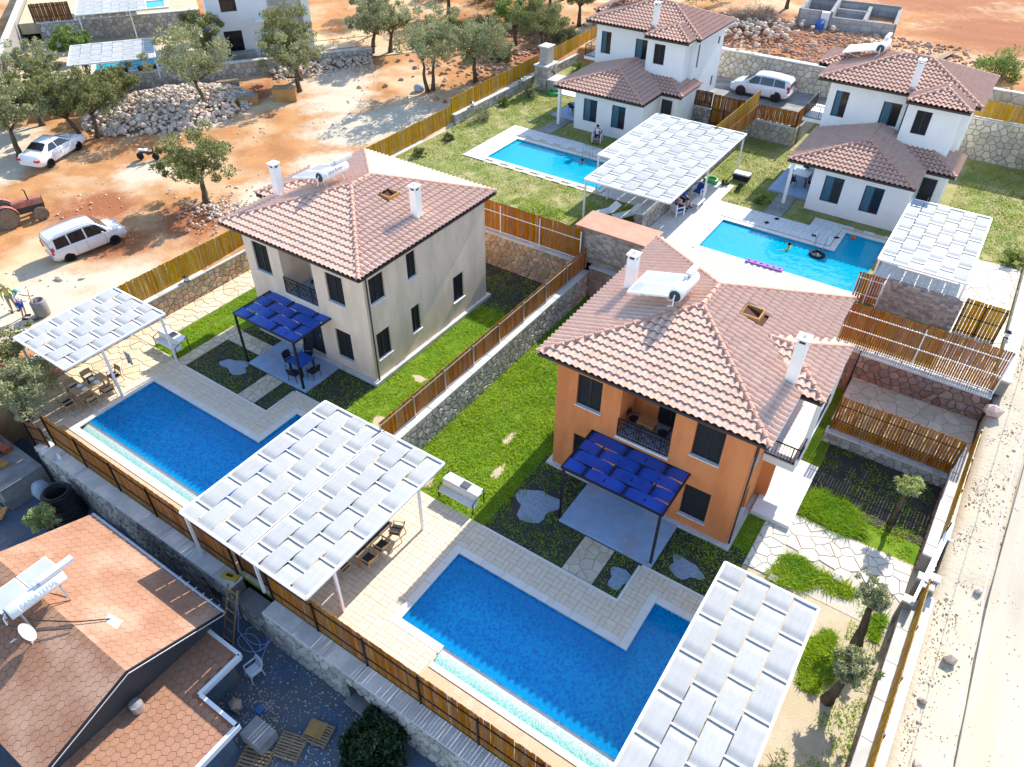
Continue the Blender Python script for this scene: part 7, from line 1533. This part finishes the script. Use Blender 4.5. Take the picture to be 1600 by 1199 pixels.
# ---- the yard in front of the retaining wall
cs = thing('pipe_coil', 'tall stack of coiled black pipe beside the retaining wall', 'pipe coil', (-26.35, -13.85, -2.2)); cb = MB()
for k in range(20): z = .06+k*.085; r = .78-.012*k+random.uniform(-.05, .05); cb.path([(r*math.cos(2*PI*i/20), r*math.sin(2*PI*i/20)+random.uniform(-.01, .01), z+random.uniform(-.02, .02)) for i in range(21)], .05, 6, caps=False)
cb.build('coils', MAT['cable'], cs)
tag(MB().path([(-26.4, -14.9, -2.1), (-25.2, -14.7, -2.1), (-24.5, -14.2, -2.08), (-25.3, -13.6, -2.0), (-26.2, -14.7, -2.02), (-24.8, -14.9, -1.98), (-24.2, -13.9, -2.1)], .06, 6).build('loose_pipe', MAT['cable']), 'loose black pipe lying below the pipe stack', 'pipe')
ld = thing('ladder', 'grey wooden ladder leaning on the broken wall piece', 'ladder', (-15.0, -13.75, -2.2)); 
for x in (-.28, .28): MB().beam((x, -.3, 0), (x, .75, 2.6), .07, .06).build('side_rail', MAT['pallet'], ld)
for k in range(6): MB().beam((-.28, -.3+1.05*(k+.5)/6, 2.6*(k+.5)/6), (.28, -.3+1.05*(k+.5)/6, 2.6*(k+.5)/6), .06, .04).build('rung', MAT['pallet'], ld)
pc = thing('plastic_chair', 'pale blue plastic garden chair in the yard', 'chair', (-13.0, -14.35, -2.18), math.radians(-100)); m_ = MAT['plasticw']
MB().bbox(-.24, .24, -.24, .24, .4, .44, .02).build('seat', m_, pc)
for x in (-.24, .22):
    for s in (-1, 1): MB().tube((x*1.15, s*.26, 0), (x, s*.22, .42), .03, .025, 6).build('leg', m_, pc)
for i in range(6): y = -.2+.08*i; MB().obox((-.3, y, .66), (.012, 0, 0), (0, .022, 0), (-.05, 0, .22)).build('back_slat', m_, pc)
MB().path([(.2, -.27, .42), (.2, -.28, .62), (-.26, -.27, .64), (-.35, -.22, .86), (-.36, 0, .92), (-.35, .22, .86), (-.26, .27, .64), (.2, .28, .62), (.2, .27, .42)], .03, 6).build('back_frame', m_, pc)
hp = [(-15.3, -12.9, -1.0), (-14.9, -13.5, -1.9)]+[(-14.2+.6*math.cos(t), -13.75+.42*math.sin(t*1.0)+.06*t, -2.13) for t in np.arange(0, 14, .4)]+[(-13.2, -14.0, -2.12)]
hh = MB().path(hp, .022, 6).build('garden_hose', MAT['hose'], smooth=True); tag(hh, 'pale blue garden hose looped beside the plastic chair', 'hose')
def pallet(lab, loc, rz, L=1.15, Wd=.95, n=8, board=False):
    t = thing('pallet', lab, 'pallet', loc, rz, 'wooden pallets in the yard')
    for i in range(n): y = -Wd/2+Wd*(i+.5)/n; MB().bbox(-L/2, L/2, y-Wd/n*.33, y+Wd/n*.33, .11, .135, .005).build('slat', MAT['pallet'], t)
    for x in (-L/2+.05, 0, L/2-.05): MB().box(x-.05, x+.05, -Wd/2, Wd/2, .0, .108).build('bearer', MAT['pallet'], t)
    if board: MB().bbox(-L/2+.02, .2, -.2, Wd/2-.02, .138, .158, .004).build('board', MAT['crate'], t)
pallet('slatted wooden pallet left of the pallet with the board', (-9.85, -15.5, -2.18), math.radians(18), 1.0, .95, 9); pallet('slatted wooden pallet with a stained board on top', (-9.35, -14.6, -2.18), math.radians(14), 1.0, .85, 8, True); pallet('pale wooden pallet half hidden by the lower roof', (-10.5, -16.6, -2.18), math.radians(20), 1.1, 1.0, 8)
tag(MB().bbox(-.5, .5, -.4, .4, 0, .7).build('concrete_block', MAT['concrete'], loc=(-10.9, -15.9, -2.18)), 'grey concrete block under the corner of the lower roof', 'block'); tag(MB().bbox(-.15, .15, -.15, .15, 0, .12).build('blue_brick', MAT['foil'], loc=(-11.8, -15.2, -2.18)), 'blue brick lying in white chips in the yard', 'brick')
o = bpy.data.objects.new('boulder', ROCKME[4]); link(o); o.location = (-12.6, -15.6, -1.95); o.scale = (.42, .4, .4); tag(o, 'grey boulder in the angle of the lower roof', 'boulder')
rockmass('yard_chips', [(x, y, -2.17, rng.uniform(.015, .05)) for x, y in zip(rng.uniform(-13.5, -6.5, 900), rng.uniform(-16.5, -13.1, 900))]+[(rng.normal(-11.6, .5), rng.normal(-15.2, .4), -2.17, rng.uniform(.02, .05)) for _ in range(160)], 'rocki')
shrub('fig_bush', 'dense dark green fig bush below the front retaining wall', (-7.2, -13.9, -2.2), 1.15, 2.1, 'leafd', 41, 150, 70, .22, .12)
tree('young_olive', 'small pale olive tree beside the pipe stack', (-25.4, -15.0, -2.2), 2.1, .72, 51, 'leafy', .5, 1, (-.1, -.05), 70, 34, .05, ll=.18, lw=.05, flat=.9); shrub('shrub', 'small pale shrub between the young olive and the shingle roof', (-24.6, -15.25, -2.2), .55, 1.2, 'leafy', 52, 60, 22, .16, .05)
tt = thing('stone_terrace_block', 'blue shaded stone terrace with clutter at the left edge', 'terrace', (-34, -15.2, -2.2)); MB().box(-6, 5.2, 0, 2.0, 0, 1.3).build('core', MAT['mortar'], tt); stone_face(tt, 11, 1.25, .36, 'stone', 0, False, 60, x0=-6); MB().bbox(-6, 5.25, -.05, 2.0, 1.3, 1.38).build('top_slab', MAT['concrete'], tt)
cols = ['crate', 'redp', 'paper', 'bluep', 'bag', 'crate', 'paper', 'redp', 'foil', 'crate', 'concrete', 'bag', 'paper', 'redp']
for i, mk in enumerate(cols):
    x, y = -33.6+(i % 5)*.82+random.uniform(-.1, .1), -14.8+(i//5)*.55; o = MB().bbox(-.3, .3, -.2, .2, 0, .18+.12*(i % 3), .01).build('box', MAT[mk], loc=(x, y, -.82)); o.rotation_euler = (0, 0, random.uniform(-.3, .3))
    tag(o, 'box of building material stacked on the terrace at the left edge', 'box', 'building material on the left terrace')
for i in range(3): o = MB().bbox(-.9, .9, -.3, .3, 0, .06).build('timber_panel', MAT['crate' if i != 1 else 'foil'], loc=(-29.2-.3*i, -16.0-.4*i, -1.7+.2*i)); o.rotation_euler = (.3, .1, .5+.1*i); tag(o, ['tan board leaning at the left edge by the pale olive', 'blue sheet leaning between two tan boards', 'tan board at the bottom of the leaning stack'][i], 'board')
wp = MB()
for i in range(3): wp.tube((-27.2+i*.1, -13.2, -1.9), (-27.6+i*.1, -12.7, .25), .04)
tag(wp.build('drain_pipes', MAT['plasticw']), 'white plastic pipes leaning at the fence corner behind the pipe stack', 'pipes'); bo = thing('blue_sack', 'blue grey sack leaning on the stone terrace', 'sack', (-28.1, -13.9, -1.9)); MB().lathe([(0, 0), (.35, .05), (.42, .4), (.3, .8), (0, .9)], n=10).build('body', MAT['bag'], bo, True)
yl = thing('spirit_level_case', 'yellow metal tool case on the end of the blue coping', 'tool case', (-15.75, -12.62, .02), .25); MB().bbox(-.35, .35, -.14, .14, 0, .1, .02).build('case', MAT['yellowp'], yl); MB().box(-.15, .15, -.05, .05, .1, .12).build('handle', MAT['black'], yl)
tag(MB().bbox(-.5, .5, -.35, .35, 0, .5).build('fuse_box', MAT['foil'], loc=(-23.4, -13.75, -2.2)), 'blue grey crate at the corner of the shingle roof', 'crate')
# ================================================================ TREES
zz = zl
big = dict(nl=125, ll=.25, lw=.09)
tree('olive_tree', 'large olive tree overhanging the dining terrace at the left edge', (-31.2, -12.1, 0), 3.3, 1.8, 61, 'leafs', .35, 1, (.1, .0), 110, 80, .15, ll=.17, lw=.055, crown_off=(.2, .3)); tree('olive_tree', 'round olive behind the large one at the left edge', (-33.9, -10.6, .4), 3.0, 1.35, 62, 'leafo', .4, 1, (0, 0), 90, 50, .12, ll=.17, lw=.055)
T = [((-54.9, 7.9), 4.9, 2.3, 'leafo', 1, (-.15, .1), 'twin stemmed looking olive nearest the rock heap'), ((-55.6, 7.0), 4.6, 2.0, 'leafo', 1, (-.4, -.2), 'leaning olive between the saloon car and the rock heap'), ((-56.7, 2.5), 5.6, 2.6, 'leafs', 1, (-.1, .1), 'tall olive behind the white saloon car'), ((-60.6, 6.6), 4.6, 2.3, 'leafo', 1, (-.2, .1), 'olive at the left edge in front of the rubble'),
     ((-51.2, 15.6), 6.6, 3.0, 'leafs', 1, (-.35, -.05), 'large silver olive leaning over the rock heap'), ((-39.7, 5.9), 4.9, 2.5, 'leafo', 1, (-.1, .05), 'round olive standing alone beside the beige villa roof'), ((-48.3, 22.8), 5.0, 2.4, 'leafs', 1, (-.1, .05), 'olive with bare trunk in front of the far wall'), ((-50.0, 24.6), 6.0, 2.7, 'leafo', 1, (-.3, 0), 'dark olive in front of the grey villa'),
     ((-49.0, 32.9), 5.4, 2.6, 'leafs', 1, (.2, .15), 'leaning olive at the end of the far stone wall'), ((-47.8, 34.2), 4.6, 2.0, 'leafs', 1, (.1, .1), 'thin olive behind the end of the far wall'), ((-38.7, 29.0), 7.0, 3.3, 'leafs', 2, (0, 0), 'big twin trunk olive casting shade on the dirt lot'), ((-36.6, 33.0), 5.2, 2.7, 'leafs', 2, (.1, .05), 'bushy silver olive right of the big twin trunk olive'),
     ((-35.0, 40.6), 5.6, 2.5, 'leafo', 2, (0, 0), 'thin leaved tree behind the stone fireplace'), ((-39.0, 42.5), 4.6, 2.2, 'leafg', 1, (0, 0), 'lime green tree at the top behind the fence'), ((-45.5, 49), 6.0, 2.9, 'leafo', 1, (0, 0), 'olive at the top edge left of the fireplace'), ((-50, 46.2), 5.6, 2.8, 'leafs', 1, (0, 0), 'olive at the top edge above the twin trunk olive'), ((-57, 43.5), 6.2, 2.8, 'leafo', 1, (0, 0), 'dark olive on the lawn beside the grey villa'), ((-36.5, 50.5), 5.5, 2.6, 'leafo', 1, (0, 0), 'dark tree at the top edge beside the left white villa'), ((-41, 52), 5.2, 2.6, 'leafg', 1, (0, 0), 'yellow green tree at the top edge'), ((-52.5, 37.5), 5.5, 2.3, 'leafo', 1, (0, 0), 'dense dark olive behind the far railing'),
     ((-64, 2.0), 4.5, 2.2, 'leafs', 1, (0, 0), 'pale olive cut by the left edge'), ((-69.5, 15.5), 3.6, 1.7, 'leafg', 1, (0, 0), 'small green tree on the far plaster wall'), ((-66.5, 10.5), 4.2, 2.2, 'leafs', 1, (0, 0), 'pale olive in front of the far pergola'), ((-57.5, 21.0), 5.5, 1.9, 'leafo', 1, (-.2, .1), 'olive crown above the far pergola corner'), ((-58, 12.3), 3.6, 1.8, 'leafo', 1, (.1, 0), 'low olive between rock heap and far wall')]
for i, ((x, y), H, R, lf, st_, ln, lab) in enumerate(T): tree('olive_tree', lab, (x, y, zz(x, y)), H, R, 70+i, lf, .36, st_, ln, group='olive trees on and around the dirt lot', nc=56 if R > 2.2 else 42, tr=.17 if H > 4.5 else .13, **big)
for i, (x, y, k, R_, H_, lf, lab) in enumerate(((-43.5, 44.5, 0, 1.9, 1.7, 'leafo', 'low olive scrub above the twin trunk olive'), (-40.5, 46.8, 0, 2.2, 1.9, 'leaft', 'grey brush left of the thin leaved tree'), (-46.5, 42.0, 0, 1.6, 1.4, 'leafg', 'green scrub on the slope beyond the dirt lot'), (-38.3, 38.6, 0, 1.3, 1.2, 'leafo', 'dark scrub behind the honey fence by the fireplace'), (-35.2, 45.8, 0, 1.6, 1.6, 'leafo', 'dark scrub right of the fireplace chimney'), (-48.5, 52.5, 0, 2.6, 2.2, 'leafo', 'dark scrub at the top edge left of the yellow green tree'), (-54.5, 49.5, 0, 2.2, 2.0, 'leafs', 'pale scrub at the top edge above the lawn'))): shrub('scrub', lab, (x, y, zz(x, y)), R_, H_, lf, 150+i, 80, 36, .25, .08)
for i, (x, y, R_, H_, lf, lab) in enumerate(((-42.5, 57, 2.7, 5.6, 'leafo', 'tall dark tree at the top edge between two scrub patches'), (-34.5, 55.5, 2.6, 5.4, 'leafs', 'silver olive at the top edge left of the white villa roof'), (-31.8, 61, 2.4, 5.0, 'leafo', 'dark olive behind the left white villa roof'))): tree('olive_tree', lab, (x, y, zz(x, y)), H_, R_, 170+i, lf, .36, 1, (0, 0), nc=60, tr=.16, **big)
tree('bare_tree', 'grey thorny tree behind the block wall on the red earth', (-18.6, 60, 6.2), 5.5, 2.2, 120, 'leaft', .45, 1, (0, 0), 40, 50, .14, ll=.3, lw=.03); shrub('thorn_bush', 'grey brushwood heap on the red earth beside the left white villa', (-19.5, 53, 6.0), 2.6, 1.9, 'leaft', 121, 120, 60, .35, .025); shrub('thorn_bush', 'grey brush at the top edge beside the left white villa roof', (-27, 60, 6.2), 3.2, 2.4, 'leafo', 122, 90, 50, .25, .08); shrub('thorn_bush', 'grey brushwood behind the honey fence at the top', (-37.5, 45.5, 4.0), 2.6, 2.0, 'leaft', 123, 110, 50, .3, .03)
tree('young_tree', 'young pale tree in the striped shade by the road wall', (5.45, 5.15, 0), 2.55, .55, 131, 'leafy', .66, 1, (.0, .12), 55, 26, .09, ll=.3, lw=.05, flat=1.0); tree('olive_tree', 'crooked thick trunked olive beside the white paving', (5.75, -1.55, 0), 2.5, .8, 132, 'leafs', .6, 1, (-.12, .5), 50, 26, .14, ll=.2, lw=.05, flat=.6); tree('olive_tree', 'thick trunked olive between the pergola and the road wall', (5.45, -4.3, 0), 2.4, .8, 133, 'leafs', .5, 1, (.15, .3), 50, 26, .15, ll=.2, lw=.05, flat=.65)
shrub('shrub', 'olive shrub at the bottom edge beside the right pergola', (4.9, -7.9, 0), .8, 1.2, 'leafs', 134, 70, 26)
for i, (x, y) in enumerate(((2.2, -.5), (4.35, .95))): tag(MB().box(-.17, .17, -.17, .17, 0, .12).box(-.13, .13, -.13, .13, .12, .125, 1).build('garden_box', [MAT['concrete'], MAT['black']], loc=(x, y, 0)), ['small open concrete box at the pergola corner', 'small open concrete box between the grass clumps'][i], 'box')
cbl = MB().path([(8.25, -14, 6.0), (8.35, 0, 5.0), (8.5, 20, 6.2)], .012, 5); 
rb = MB(); pole_pts = []
tag(MB().path([(9.35, -20, .9), (9.3, -5, .93), (9.25, 2, .93), (9.35, 9, 1.7), (9.4, 17, 2.6), (9.3, 30, 4.3)], .018, 5).build('ground_cable', MAT['darkg']), 'thin dark cable lying along the edge of the dirt road', 'cable'); tag(MB().path([(8.1, -20, 5.0), (8.3, 2, 4.2), (8.5, 24, 5.6)], .012, 5).build('overhead_wire', MAT['whitem']), 'thin white wire hanging along the verge', 'wire')
